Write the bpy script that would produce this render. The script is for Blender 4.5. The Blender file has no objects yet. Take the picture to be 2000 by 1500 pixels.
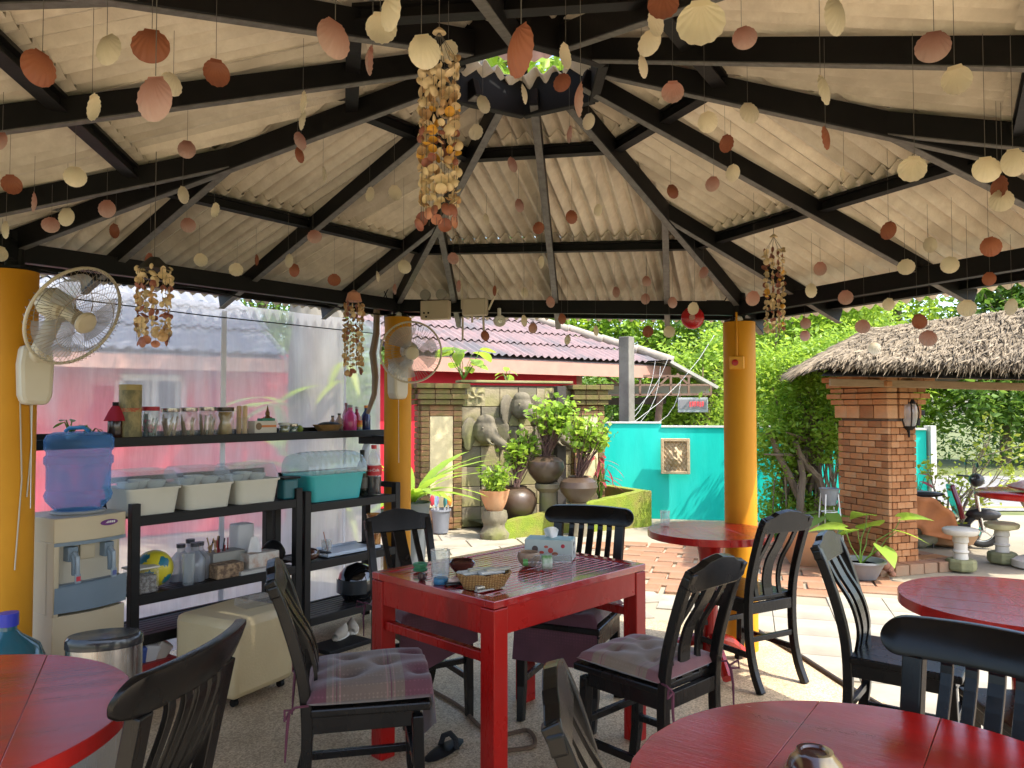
import bpy, bmesh, math, random
import numpy as np
from mathutils import Vector, Matrix, Euler
R = math.radians
rng = random.Random(7)
nrng = np.random.default_rng(7)
scene = bpy.context.scene
col = scene.collection

# ---------------------------------------------------------------- camera, sky, sun, exposure
CAM_H, FPX, PITCH = 1.42, 1500.0, R(1.91)
cam_d = bpy.data.cameras.new('camera'); cam = bpy.data.objects.new('camera', cam_d); col.objects.link(cam)
cam.location = (0, 0, CAM_H); cam.rotation_euler = (R(90) + PITCH, 0, 0)
cam_d.sensor_width = 36.0; cam_d.lens = 36.0 * FPX / 2000.0; cam_d.clip_start = .05; cam_d.clip_end = 600
scene.camera = cam
SUN_EL, SUN_AZ = R(57), math.atan2(-.52, .85)        # sun stands to the right, slightly behind the camera
sun_vec = Vector((math.cos(SUN_EL) * math.cos(SUN_AZ), math.cos(SUN_EL) * math.sin(SUN_AZ), math.sin(SUN_EL)))
world = bpy.data.worlds.new('World'); scene.world = world; world.use_nodes = True
wn = world.node_tree.nodes; wl = world.node_tree.links; wn.clear()
wo = wn.new('ShaderNodeOutputWorld'); wb = wn.new('ShaderNodeBackground'); ws = wn.new('ShaderNodeTexSky')
ws.sky_type = 'NISHITA'; ws.sun_disc = False; ws.sun_elevation = SUN_EL
ws.sun_rotation = math.atan2(sun_vec.x, sun_vec.y); ws.air_density = 1.0; ws.dust_density = 2.5; ws.ozone_density = 1.0
wb.inputs['Strength'].default_value = .15
wl.new(ws.outputs[0], wb.inputs[0]); wl.new(wb.outputs[0], wo.inputs[0])
sun_d = bpy.data.lights.new('sun', 'SUN'); sun_d.energy = 2.05; sun_d.angle = R(.5); sun_d.color = (1, .95, .86)
sun_o = bpy.data.objects.new('sun', sun_d); col.objects.link(sun_o); sun_o.location = (6, -3, 9)
sun_o.rotation_euler = sun_vec.to_track_quat('Z', 'Y').to_euler()
vs = scene.view_settings; vs.view_transform = 'Standard'; vs.look = 'None'; vs.exposure = 2.0; vs.gamma = 1.0; vs.use_curve_mapping = False
scene.render.engine = 'CYCLES'; scene.cycles.use_denoising = True; scene.cycles.max_bounces = 10
scene.cycles.diffuse_bounces = 5; scene.cycles.glossy_bounces = 4; scene.cycles.transparent_max_bounces = 24
scene.cycles.transmission_bounces = 6; scene.cycles.caustics_reflective = False; scene.cycles.caustics_refractive = False
scene.cycles.sample_clamp_indirect = 6

# ---------------------------------------------------------------- pixels of the photograph -> places
_F = Vector((0, math.cos(PITCH), math.sin(PITCH))); _U = Vector((0, -math.sin(PITCH), math.cos(PITCH)))
EYE = Vector((0, 0, CAM_H))
def ray(u, v): return Vector(((u - 1000) / FPX, 0, 0)) + _U * ((750 - v) / FPX) + _F
def G(u, v, z=0.0):                       # where that sight line meets the level z
    d = ray(u, v); return EYE + d * ((z - CAM_H) / d.z)
def D(u, v, y):                           # where it meets the upright plane at distance y
    d = ray(u, v); return EYE + d * (y / d.y)
def wpx(px, y): return px * y / FPX       # size of so many pixels at distance y

# ---------------------------------------------------------------- materials
_M = {}
def lin(c): return tuple(c) + (1,) if len(c) == 3 else tuple(c)
def mat(name, c=(.5, .5, .5), rough=.5, metal=0, c2=None, ns=8, nd=4, amt=1.0, bump=0, bs=40, coat=0, trans=0, sheen=0,
        stretch=(1, 1, 1), spec=.5, sub=0, c3=None, wear=None):
    if name in _M: return _M[name]
    m = bpy.data.materials.new(name); m.use_nodes = True; nt = m.node_tree; N = nt.nodes; L = nt.links
    b = N['Principled BSDF']
    b.inputs['Base Color'].default_value = lin(c); b.inputs['Roughness'].default_value = rough; b.inputs['Metallic'].default_value = metal
    b.inputs['Specular IOR Level'].default_value = spec
    if coat: b.inputs['Coat Weight'].default_value = coat; b.inputs['Coat Roughness'].default_value = .08
    if trans: b.inputs['Transmission Weight'].default_value = trans
    tc = None
    def coords():
        nonlocal tc
        if tc is None:
            t = N.new('ShaderNodeTexCoord'); mp = N.new('ShaderNodeMapping'); mp.inputs['Scale'].default_value = stretch
            L.new(t.outputs['Object'], mp.inputs[0]); tc = mp.outputs[0]
        return tc
    if c2 is not None:
        n = N.new('ShaderNodeTexNoise'); n.inputs['Scale'].default_value = ns; n.inputs['Detail'].default_value = nd; n.inputs['Roughness'].default_value = .62
        L.new(coords(), n.inputs['Vector'])
        rp = N.new('ShaderNodeValToRGB'); e = rp.color_ramp.elements
        e[0].position = .5 - .22 * amt; e[0].color = lin(c); e[1].position = .5 + .22 * amt; e[1].color = lin(c2)
        L.new(n.outputs['Fac'], rp.inputs[0]); out = rp.outputs[0]
        if c3 is not None:
            n3 = N.new('ShaderNodeTexNoise'); n3.inputs['Scale'].default_value = ns * .23; n3.inputs['Detail'].default_value = 5; L.new(coords(), n3.inputs['Vector'])
            r3 = N.new('ShaderNodeValToRGB'); r3.color_ramp.elements[0].position = .48; r3.color_ramp.elements[1].position = .68; L.new(n3.outputs['Fac'], r3.inputs[0])
            mx = N.new('ShaderNodeMix'); mx.data_type = 'RGBA'; L.new(r3.outputs[0], mx.inputs['Factor']); L.new(out, mx.inputs['A']); mx.inputs['B'].default_value = lin(c3); out = mx.outputs['Result']
        L.new(out, b.inputs['Base Color'])
        mr = N.new('ShaderNodeMapRange'); mr.inputs['To Min'].default_value = max(.03, rough - .1); mr.inputs['To Max'].default_value = min(1, rough + .14)
        L.new(n.outputs['Fac'], mr.inputs['Value']); L.new(mr.outputs[0], b.inputs['Roughness'])
    if bump:
        n2 = N.new('ShaderNodeTexNoise'); n2.inputs['Scale'].default_value = bs; n2.inputs['Detail'].default_value = 4; L.new(coords(), n2.inputs['Vector'])
        bp = N.new('ShaderNodeBump'); bp.inputs['Strength'].default_value = bump; bp.inputs['Distance'].default_value = .01
        L.new(n2.outputs['Fac'], bp.inputs['Height']); L.new(bp.outputs[0], b.inputs['Normal'])
    _M[name] = m; return m
def leafmat(name, c, c2, tr=.45, rough=.45, ns=3.0):
    if name in _M: return _M[name]
    m = bpy.data.materials.new(name); m.use_nodes = True; N = m.node_tree.nodes; L = m.node_tree.links
    b = N['Principled BSDF']; out = N['Material Output']; b.inputs['Roughness'].default_value = rough
    g = N.new('ShaderNodeNewGeometry'); rp = N.new('ShaderNodeValToRGB'); rp.color_ramp.elements[0].color = lin(c); rp.color_ramp.elements[1].color = lin(c2)
    t = N.new('ShaderNodeTexCoord'); n = N.new('ShaderNodeTexNoise'); n.inputs['Scale'].default_value = ns; L.new(t.outputs['Object'], n.inputs['Vector'])
    ma = N.new('ShaderNodeMath'); ma.operation = 'MULTIPLY_ADD'; ma.inputs[1].default_value = .55; L.new(g.outputs['Random Per Island'], ma.inputs[0])
    m2 = N.new('ShaderNodeMath'); m2.operation = 'MULTIPLY'; m2.inputs[1].default_value = .45; L.new(n.outputs['Fac'], m2.inputs[0]); L.new(m2.outputs[0], ma.inputs[2])
    L.new(ma.outputs[0], rp.inputs[0]); L.new(rp.outputs[0], b.inputs['Base Color'])
    tl = N.new('ShaderNodeBsdfTranslucent'); hs = N.new('ShaderNodeHueSaturation'); hs.inputs['Value'].default_value = 1.5; hs.inputs['Hue'].default_value = .485
    L.new(rp.outputs[0], hs.inputs['Color']); L.new(hs.outputs[0], tl.inputs[0])
    mx = N.new('ShaderNodeMixShader'); mx.inputs[0].default_value = tr; L.new(b.outputs[0], mx.inputs[1]); L.new(tl.outputs[0], mx.inputs[2]); L.new(mx.outputs[0], out.inputs[0])
    _M[name] = m; return m
def clearmat(name, tint=(1, 1, 1), haze=.08, rough=.06, hcol=(.8, .8, .8), spec=1.0):      # thin clear glass or plastic
    if name in _M: return _M[name]
    m = bpy.data.materials.new(name); m.use_nodes = True; N = m.node_tree.nodes; L = m.node_tree.links; N.remove(N['Principled BSDF']); out = N['Material Output']
    tr = N.new('ShaderNodeBsdfTransparent'); tr.inputs[0].default_value = lin(tint)
    gl = N.new('ShaderNodeBsdfGlossy'); gl.inputs['Roughness'].default_value = rough; gl.inputs[0].default_value = (1, 1, 1, 1)
    df = N.new('ShaderNodeBsdfDiffuse'); df.inputs[0].default_value = lin(hcol); tl = N.new('ShaderNodeBsdfTranslucent'); tl.inputs[0].default_value = lin(hcol)
    md = N.new('ShaderNodeMixShader'); md.inputs[0].default_value = .5; L.new(df.outputs[0], md.inputs[1]); L.new(tl.outputs[0], md.inputs[2])
    mh = N.new('ShaderNodeMixShader'); mh.inputs[0].default_value = haze; L.new(tr.outputs[0], mh.inputs[1]); L.new(md.outputs[0], mh.inputs[2])
    fr = N.new('ShaderNodeLayerWeight'); fr.inputs['Blend'].default_value = .5; pw = N.new('ShaderNodeMath'); pw.operation = 'POWER'; pw.inputs[1].default_value = 4.0; L.new(fr.outputs['Facing'], pw.inputs[0]); fm = N.new('ShaderNodeMath'); fm.operation = 'MULTIPLY_ADD'; fm.inputs[1].default_value = .55 * spec; fm.inputs[2].default_value = .04; fm.use_clamp = True
    L.new(pw.outputs[0], fm.inputs[0]); mg = N.new('ShaderNodeMixShader'); L.new(fm.outputs[0], mg.inputs[0]); L.new(mh.outputs[0], mg.inputs[1]); L.new(gl.outputs[0], mg.inputs[2])
    L.new(mg.outputs[0], out.inputs[0]); _M[name] = m; return m

# ---------------------------------------------------------------- mesh builder
class MB:
    def __init__(s): s.v = []; s.f = []; s.mi = []; s.cur = 0
    def add(s, vs, fs, M=None):
        o = len(s.v)
        for p in vs:
            p = Vector(p); s.v.append(tuple(M @ p) if M is not None else tuple(p))
        for f in fs: s.f.append(tuple(i + o for i in f)); s.mi.append(s.cur)
        return s
    def box(s, c, d, rz=0, M=None):
        x, y, z = d[0] / 2, d[1] / 2, d[2] / 2
        vs = [(-x, -y, -z), (x, -y, -z), (x, y, -z), (-x, y, -z), (-x, -y, z), (x, -y, z), (x, y, z), (-x, y, z)]
        T = Matrix.Translation(c) @ Matrix.Rotation(rz, 4, 'Z')
        if M is not None: T = M @ T
        return s.add(vs, [(3, 2, 1, 0), (4, 5, 6, 7), (0, 1, 5, 4), (1, 2, 6, 5), (2, 3, 7, 6), (3, 0, 4, 7)], T)
    def beam(s, p, q, w, h, up=(0, 0, 1)):          # box from p to q, w wide, h deep (along up)
        p = Vector(p); q = Vector(q); d = (q - p); L = d.length; d /= L; up = Vector(up)
        x = d.cross(up)
        if x.length < 1e-5: x = d.cross(Vector((0, 1, 0)))
        x.normalize(); u = x.cross(d)
        vs = [a + x * (sx * w / 2) + u * (sz * h / 2) for a in (p, q) for sx, sz in ((-1, -1), (1, -1), (1, 1), (-1, 1))]
        return s.add(vs, [(0, 1, 2, 3), (7, 6, 5, 4), (0, 4, 5, 1), (1, 5, 6, 2), (2, 6, 7, 3), (3, 7, 4, 0)])
    def tube(s, path, r, n=8, cap=True, M=None):
        P = [Vector(p) for p in path]; k = len(P); rs = r if isinstance(r, (list, tuple)) else [r] * k
        vs = []; t0 = (P[1] - P[0]).normalized(); a = t0.orthogonal().normalized()
        for i in range(k):
            t = (P[min(i + 1, k - 1)] - P[max(i - 1, 0)])
            t = t.normalized() if t.length > 1e-9 else t0
            a = a - t * a.dot(t)
            a = a.normalized() if a.length > 1e-6 else t.orthogonal().normalized()
            b = t.cross(a)
            for j in range(n):
                w = 2 * math.pi * j / n; vs.append(P[i] + (a * math.cos(w) + b * math.sin(w)) * rs[i])
        fs = [(i * n + j, i * n + (j + 1) % n, (i + 1) * n + (j + 1) % n, (i + 1) * n + j) for i in range(k - 1) for j in range(n)]
        if cap: fs += [tuple(range(n - 1, -1, -1)), tuple((k - 1) * n + j for j in range(n))]
        return s.add(vs, fs, M)
    def lathe(s, prof, c=(0, 0, 0), n=24, M=None, sx=1, sy=1, wob=None):
        vs = []; k = len(prof)
        for r, z in prof:
            for j in range(n):
                a = 2 * math.pi * j / n; q = r * (wob(a, z) if wob else 1)
                vs.append((c[0] + q * math.cos(a) * sx, c[1] + q * math.sin(a) * sy, c[2] + z))
        fs = [(i * n + j, i * n + (j + 1) % n, (i + 1) * n + (j + 1) % n, (i + 1) * n + j) for i in range(k - 1) for j in range(n)]
        if prof[0][0] > 1e-6: fs.append(tuple(range(n - 1, -1, -1)))
        if prof[-1][0] > 1e-6: fs.append(tuple((k - 1) * n + j for j in range(n)))
        return s.add(vs, fs, M)
    def prism(s, outl, t, M=None):                   # outline in x,z; thickness t along y, centred
        n = len(outl); vs = [(x, -t / 2, z) for x, z in outl] + [(x, t / 2, z) for x, z in outl]
        fs = [tuple(range(n)), tuple(range(2 * n - 1, n - 1, -1))] + [(i, i + n, (i + 1) % n + n, (i + 1) % n) for i in range(n)]
        return s.add(vs, fs, M)
    def strip(s, path, w, t, M=None):                # flat bar swept in y,z: path [(x,y,z)], width w along x, thickness t
        P = [Vector(p) for p in path]; k = len(P); vs = []
        ws = w if isinstance(w, (list, tuple)) else [w] * k
        for i in range(k):
            d = (P[min(i + 1, k - 1)] - P[max(i - 1, 0)]).normalized(); nx = Vector((1, 0, 0)); nn = nx.cross(d).normalized()
            for a, b in ((-1, -1), (1, -1), (1, 1), (-1, 1)): vs.append(P[i] + nx * (a * ws[i] / 2) + nn * (b * t / 2))
        fs = [(i * 4 + j, i * 4 + (j + 1) % 4, i * 4 + 4 + (j + 1) % 4, i * 4 + 4 + j) for i in range(k - 1) for j in range(4)] + [(3, 2, 1, 0), (4 * k - 4, 4 * k - 3, 4 * k - 2, 4 * k - 1)]
        return s.add(vs, fs, M)
    def grid(s, fn, nu, nv, M=None, closeu=False):
        vs = [fn(i / (nu if closeu else nu - 1), j / (nv - 1)) for j in range(nv) for i in range(nu)]
        fs = [(j * nu + i, j * nu + (i + 1) % nu, (j + 1) * nu + (i + 1) % nu, (j + 1) * nu + i) for j in range(nv - 1) for i in range(nu if closeu else nu - 1)]
        return s.add(vs, fs, M)
    def ball(s, c, r, n=12, m=8, M=None):
        rx, ry, rz = (r, r, r) if not isinstance(r, (list, tuple)) else r
        prof = [(max(1e-7, math.sin(math.pi * i / m)), -math.cos(math.pi * i / m)) for i in range(m + 1)]
        vs = [(c[0] + a * rx * math.cos(2 * math.pi * j / n), c[1] + a * ry * math.sin(2 * math.pi * j / n), c[2] + b * rz) for a, b in prof for j in range(n)]
        fs = [(i * n + j, i * n + (j + 1) % n, (i + 1) * n + (j + 1) % n, (i + 1) * n + j) for i in range(m) for j in range(n)]
        return s.add(vs, fs, M)
    def mesh(s, name, smooth=False):
        me = bpy.data.meshes.new(name); me.from_pydata(s.v, [], s.f); me.validate(); me.update()
        if len(s.mi) == len(me.polygons) and any(s.mi): me.polygons.foreach_set('material_index', s.mi)
        if smooth:
            me.polygons.foreach_set('use_smooth', [True] * len(me.polygons))
            if smooth != 'all': me.set_sharp_from_angle(angle=R(38))
        return me
    def build(s, name, m, parent=None, smooth=True, bevel=0, label=None, kind=None):
        me = s.mesh(name, smooth)
        return obj(name, me, m, parent, bevel, label, kind)
def obj(name, me, m, parent=None, bevel=0, label=None, kind=None):
    o = bpy.data.objects.new(name, me); col.objects.link(o)
    if m is not None and not me.materials:
        for q in (m if isinstance(m, (list, tuple)) else [m]): me.materials.append(q)
    if parent is not None: o.parent = parent
    if bevel:
        bv = o.modifiers.new('bevel', 'BEVEL'); bv.width = bevel; bv.segments = 2; bv.limit_method = 'ANGLE'; bv.angle_limit = R(40); bv.harden_normals = False
    if label: o['label'] = label
    if kind: o['kind'] = kind
    return o
def tag(o, label, cat, group=None):
    o['label'] = label; o['category'] = cat
    if group: o['group'] = group
    return o
def thing(name, label, cat, loc=(0, 0, 0), rz=0, group=None):
    o = bpy.data.objects.new(name, None); col.objects.link(o); o.empty_display_size = .1
    o.location = loc; o.rotation_euler = (0, 0, rz)
    return tag(o, label, cat, group)
def struct(name, mb, m, parent=None, smooth=False):
    o = mb.build(name, m, parent, smooth)
    if parent is None: o['kind'] = 'structure'
    return o
def dup(root, loc, rz, label=None, group=None):
    r = root.copy(); col.objects.link(r); r.location = loc; r.rotation_euler = (0, 0, rz)
    if label: r['label'] = label
    if group: r['group'] = group
    for ch in list(root.children):
        c = ch.copy(); col.objects.link(c); c.parent = r
        for g in ch.children:
            d = g.copy(); col.objects.link(d); d.parent = c
    return r
def face_to(f): return math.atan2(-f[0], f[1])      # turn +Y towards f
def textobj(name, s, size, m, parent, loc, rot, extrude=.0006, align='CENTER', bold=0):
    cu = bpy.data.curves.new(name, 'FONT'); cu.body = s; cu.size = size; cu.extrude = extrude; cu.align_x = align; cu.align_y = 'CENTER'; cu.offset = bold
    t = bpy.data.objects.new(name, cu); col.objects.link(t); bpy.context.view_layer.update()
    me = bpy.data.meshes.new_from_object(t.evaluated_get(bpy.context.evaluated_depsgraph_get())); bpy.data.objects.remove(t)
    o = obj(name, me, m, parent); o.location = loc; o.rotation_euler = rot; return o
def lerp(a, b, t): return a + (b - a) * t
def crv(P, k=5):                                    # smooth curve through the points
    P = [Vector(p) for p in P]; out = []; n = len(P)
    for i in range(n - 1):
        a, b, c, d = P[max(i - 1, 0)], P[i], P[i + 1], P[min(i + 2, n - 1)]
        for j in range(k):
            t = j / k; out.append(.5 * (2 * b + (c - a) * t + (2 * a - 5 * b + 4 * c - d) * t * t + (3 * b - a - 3 * c + d) * t ** 3))
    return out + [P[-1]]
# ================================================================ ground
M_black = mat('black_steel', (.004, .0037, .0037), .5, spec=.22, c2=(.009, .008, .0075), ns=5, bump=.06, bs=60)
M_roof = mat('fibre_cement', (.80, .73, .61), .85, c2=(.66, .59, .485), ns=22, c3=(.58, .515, .42), bump=.25, bs=120)
_rn = M_roof.node_tree; _rb = _rn.nodes['Principled BSDF']; _src = _rb.inputs['Base Color'].links[0].from_socket; _oi = _rn.nodes.new('ShaderNodeObjectInfo'); _mr = _rn.nodes.new('ShaderNodeMapRange'); _mr.inputs['To Min'].default_value = .74; _mr.inputs['To Max'].default_value = 1.06; _hs = _rn.nodes.new('ShaderNodeHueSaturation')
_rn.links.new(_oi.outputs['Random'], _mr.inputs['Value']); _rn.links.new(_mr.outputs[0], _hs.inputs['Value']); _rn.links.new(_src, _hs.inputs['Color']); _rn.links.new(_hs.outputs[0], _rb.inputs['Base Color'])   # sheets weathered differently
M_yellow = mat('ochre_paint', (.60, .265, .006), .55, spec=.3, c2=(.52, .22, .005), ns=5, c3=(.39, .155, .005), bump=.12, bs=22, stretch=(1, 1, .45))
def pebble_mat():
    m = bpy.data.materials.new('pebble_wash'); m.use_nodes = True; N = m.node_tree.nodes; L = m.node_tree.links; b = N['Principled BSDF']
    t = N.new('ShaderNodeTexCoord'); v = N.new('ShaderNodeTexVoronoi'); v.inputs['Scale'].default_value = 150; L.new(t.outputs['Object'], v.inputs['Vector'])
    rp = N.new('ShaderNodeValToRGB'); e = rp.color_ramp.elements; e[0].color = (.37, .27, .16, 1); e[1].color = (.84, .67, .43, 1); e[0].position = .1; e[1].position = .8
    L.new(v.outputs['Color'], rp.inputs[0])
    n = N.new('ShaderNodeTexNoise'); n.inputs['Scale'].default_value = 1.4; n.inputs['Detail'].default_value = 6; L.new(t.outputs['Object'], n.inputs['Vector'])
    r2 = N.new('ShaderNodeValToRGB'); r2.color_ramp.elements[0].position = .3; r2.color_ramp.elements[0].color = (.50, .48, .45, 1); r2.color_ramp.elements[1].position = .7; r2.color_ramp.elements[1].color = (1, 1, 1, 1)
    L.new(n.outputs['Fac'], r2.inputs[0])
    mx = N.new('ShaderNodeMix'); mx.data_type = 'RGBA'; mx.blend_type = 'MULTIPLY'; mx.inputs['Factor'].default_value = 1; L.new(rp.outputs[0], mx.inputs['A']); L.new(r2.outputs[0], mx.inputs['B'])
    L.new(mx.outputs['Result'], b.inputs['Base Color']); b.inputs['Roughness'].default_value = .6
    bp = N.new('ShaderNodeBump'); bp.inputs['Strength'].default_value = .35; bp.inputs['Distance'].default_value = .004; L.new(v.outputs['Distance'], bp.inputs['Height']); L.new(bp.outputs[0], b.inputs['Normal'])
    return m
M_pebble = pebble_mat()
M_conc = mat('patio_concrete', (.36, .31, .22), .8, c2=(.29, .245, .175), ns=2.5, c3=(.24, .205, .145), bump=.2, bs=50)
M_earth = mat('earth_grass', (.10, .12, .03), .9, c2=(.17, .17, .06), ns=4, c3=(.07, .10, .02), bump=.5, bs=30)
M_asph = mat('asphalt', (.20, .195, .185), .85, c2=(.25, .243, .23), ns=30, c3=(.16, .156, .15), bump=.3, bs=160)
M_tile = mat('cream_tile', (.38, .345, .275), .5, c2=(.31, .28, .22), ns=6, c3=(.24, .215, .165), bump=.05, bs=30)
M_later = mat('laterite_paver', (.33, .155, .08), .8, c2=(.25, .12, .062), ns=9, c3=(.27, .19, .12), bump=.5, bs=45)
M_paint_w = mat('road_white', (.75, .75, .72), .6, c2=(.6, .6, .57), ns=20)
M_paint_y = mat('road_yellow', (.72, .52, .08), .6, c2=(.6, .45, .1), ns=20)

g = MB(); S = 250
g.add([(-S, -S, -.06), (S, -S, -.06), (S, S, -.06), (-S, S, -.06)], [(0, 1, 2, 3)])
struct('ground', g, M_earth)
pt = MB(); pt.box((1.0, 3.5, -.046), (15, 14, .06)); patio = struct('patio', pt, M_conc)
rd = MB(); rd.add([(-40, 12.6, -.045), (60, 9.6, -.045), (60, 15.6, -.045), (-40, 18.6, -.045)], [(0, 1, 2, 3)]); road = struct('road', rd, M_asph)
def road_line(name, off, w, m):
    q = MB(); a = Vector((-40, 12.6 + off, -.041)); b = Vector((60, 9.6 + off, -.041)); q.add([a, b, b + Vector((0, w, 0)), a + Vector((0, w, 0))], [(0, 1, 2, 3)]); q.build(name, m, road, False)
road_line('lane_marking', .35, .12, M_paint_y); road_line('lane_marking', 5.2, .11, M_paint_w)
vg = MB()
vg.grid(lambda a, b: (-40 + 100 * a, 18.6 - 3 * a + b * 3.2, -.05 + .12 * b + .05 * math.sin(a * 300) * b), 60, 4)
struct('verge', vg, M_earth)

# pavilion floor: pebble-wash slab
FLOOR = [(1.60, 5.02), (-.98, 5.95), (-2.75, 3.55), (-3.2, 1.6), (-2.6, -2.6), (3.0, -2.6), (3.1, 1.6), (1.86, 3.45)]
fl = MB(); n = len(FLOOR)
fl.add([(x, y, 0) for x, y in FLOOR] + [(x, y, -.08) for x, y in FLOOR], [tuple(range(n - 1, -1, -1)) if False else tuple(range(n))] + [(i, (i + 1) % n, n + (i + 1) % n, n + i) for i in range(n)])
struct('pavilion_floor', fl, M_pebble)
def in_poly(x, y, P):
    c = False
    for i in range(len(P)):
        (x1, y1), (x2, y2) = P[i], P[i - 1]
        if (y1 > y) != (y2 > y) and x < (x2 - x1) * (y - y1) / (y2 - y1) + x1: c = not c
    return c
# cream tiles on the sunny side, laterite slabs beyond
def lay(name, m, rot, org, dx, dy, gap, ok, zt, th, jit, stag=0.0, maxn=300, rows=(-14, 15), jz=.0015):
    me = None; cnt = 0; c, s = math.cos(rot), math.sin(rot); meshes = []
    for k in range(4):
        b = MB(); b.box((0, 0, 0), (dx - gap - (jit * k * .35), dy - gap, th)); meshes.append(b.mesh(name))
    cells = []
    for j in range(*rows):
        for i in range(-14, 15):
            lx = (i + (stag if j % 2 else 0)) * dx; ly = j * dy
            x = org[0] + lx * c - ly * s; y = org[1] + lx * s + ly * c
            if ok(x, y): cells.append((x, y))
    cells.sort(key=lambda p: p[1])
    for x, y in cells[:maxn]:
        o = obj(name, meshes[cnt % 4], m, patio, bevel=.006 if jit else .002); cnt += 1
        o.location = (x + rng.uniform(-jit, jit) * .5, y + rng.uniform(-jit, jit) * .5, zt - th / 2 + rng.uniform(-1, 1) * jz); o.rotation_euler = (rng.uniform(-jit, jit) * .12, rng.uniform(-jit, jit) * .12, rot + rng.uniform(-jit, jit) * .5)
def tile_zone(x, y): return not in_poly(x, y, [(a * .93, b * .97) for a, b in FLOOR]) and -2.6 < y < 5.75 and (x > 1.2) and x < 4.0 and y > 2.0 and y < 5.9 + .02 * x
lay('tile', M_tile, R(-17), (2.2, 4.6), .40, .40, .006, tile_zone, -.006, .03, 0)
def slab_zone(x, y): return 5.9 + .02 * x < y < 8.3 and .9 < x < 3.35 and not (x > 3.0 and y > 6.6)
lay('paver', M_later, R(-17), (2.0, 6.9), .36, .24, .012, slab_zone, .004, .06, .03, .5, jz=.008)
def cream_zone(x, y): return 5.0 < y < 8.9 and -3.2 < x < .9 and not in_poly(x, y, [(a * .96, b * .975) for a, b in FLOOR])
lay('stone_slab', M_tile, R(12), (-.2, 7.0), .55, .42, .014, cream_zone, -.003, .05, .02, .5)

# ================================================================ pavilion
VZ = [Vector((1.37, 4.62, 2.03)), Vector((-.80, 5.38, 2.15)), Vector((-2.15, 3.30, 2.10)), Vector((-1.75, .85, 2.07)), Vector((1.25, .45, 2.05)), Vector((2.37, 2.44, 2.03))]
RC = Vector((.05, 2.95, 2.69)); RR = .33
RV = [RC + Vector((RR * math.cos(R(90 + 60 * k)), RR * math.sin(R(90 + 60 * k)), 0)) for k in range(6)]
def ring_pt(V, r=.29):
    d = (V - RC); d.z = 0; d.normalize(); return RC + d * r
RP = [ring_pt(V) for V in VZ]
UPR = Vector((0, 0, .121))                       # sheets lie this far above the beam line
pav = thing('pavilion', 'open six-sided pavilion with ochre columns, black steel rafters and corrugated roof', 'pavilion')
TROW = [(-.24, .345), (.31, .81), (.775, 1.02)]
def hipL(i, t): return VZ[i] + (RP[i] - VZ[i]) * t
def roof_pt(i, frac, t):
    j = (i + 1) % 6; return hipL(i, t).lerp(hipL(j, t), frac)
def roof_z(x, y):
    zz = 9
    for i in range(6):
        j = (i + 1) % 6; a, b = VZ[i], VZ[j]; m = (RP[i] + RP[j]) / 2; nn = (b - a).cross(m - a)
        if nn.z < 0: nn = -nn
        zz = min(zz, a.z - (nn.x * (x - a.x) + nn.y * (y - a.y)) / nn.z)
    return zz + .1
WAVE, AMP = .076, .0215
for i in range(6):
    j = (i + 1) % 6; a, b = VZ[i], VZ[j]; e = (b - a); L = e.length; e.normalize(); e2 = Vector((e.x, e.y, 0)).normalized()
    m = (RP[i] + RP[j]) / 2; nn = e.cross(m - a).normalized()
    if nn.z < 0: nn = -nn
    def sc(p): return (p - a).dot(e)
    for ri, (t0, t1) in enumerate(TROW):
        sl, sr = sc(hipL(i, t0)), sc(hipL(j, t0)); w = .5; k0 = math.floor(sl / w); k = k0
        while k * w < sr:
            s0, s1 = max(k * w, sl), min((k + 1) * w + .03, sr); k += 1
            if s1 - s0 < .04: continue
            ns = max(3, int((s1 - s0) / (WAVE / 7))); vs = []; okc = []
            for q in range(ns + 1):
                s = lerp(s0, s1, q / ns)
                def fr(t):
                    A, B = sc(hipL(i, t)), sc(hipL(j, t)); return (s - A) / (B - A) if abs(B - A) > 1e-6 else .5
                tt = t1
                if not (0 <= fr(tt) <= 1):                # clip where the hip cuts the sheet
                    lo, hi = t0, t1
                    for _ in range(18):
                        md = (lo + hi) / 2
                        if 0 <= fr(md) <= 1: lo = md
                        else: hi = md
                    tt = lo
                wv = AMP * math.cos(2 * math.pi * s / WAVE)
                up = .006 * ri + .004 * (k % 2)
                for t in (t0, tt):
                    p = roof_pt(i, min(1, max(0, fr(t))), t) + UPR + nn * (wv + up + (.010 if t == t0 and ri else 0)); vs.append(p); vs.append(p + nn * .005)
            pm = MB(); fs = []
            for q in range(ns):
                A = q * 4; B = A + 4
                fs += [(A, B, B + 2, A + 2), (A + 1, A + 3, B + 3, B + 1), (A, A + 1, B + 1, B), (A + 2, B + 2, B + 3, A + 3)]
            fs += [(0, 2, 3, 1), (ns * 4, ns * 4 + 1, ns * 4 + 3, ns * 4 + 2)]
            pm.add(vs, fs).build('roof_panel', M_roof, pav, True)
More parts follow.
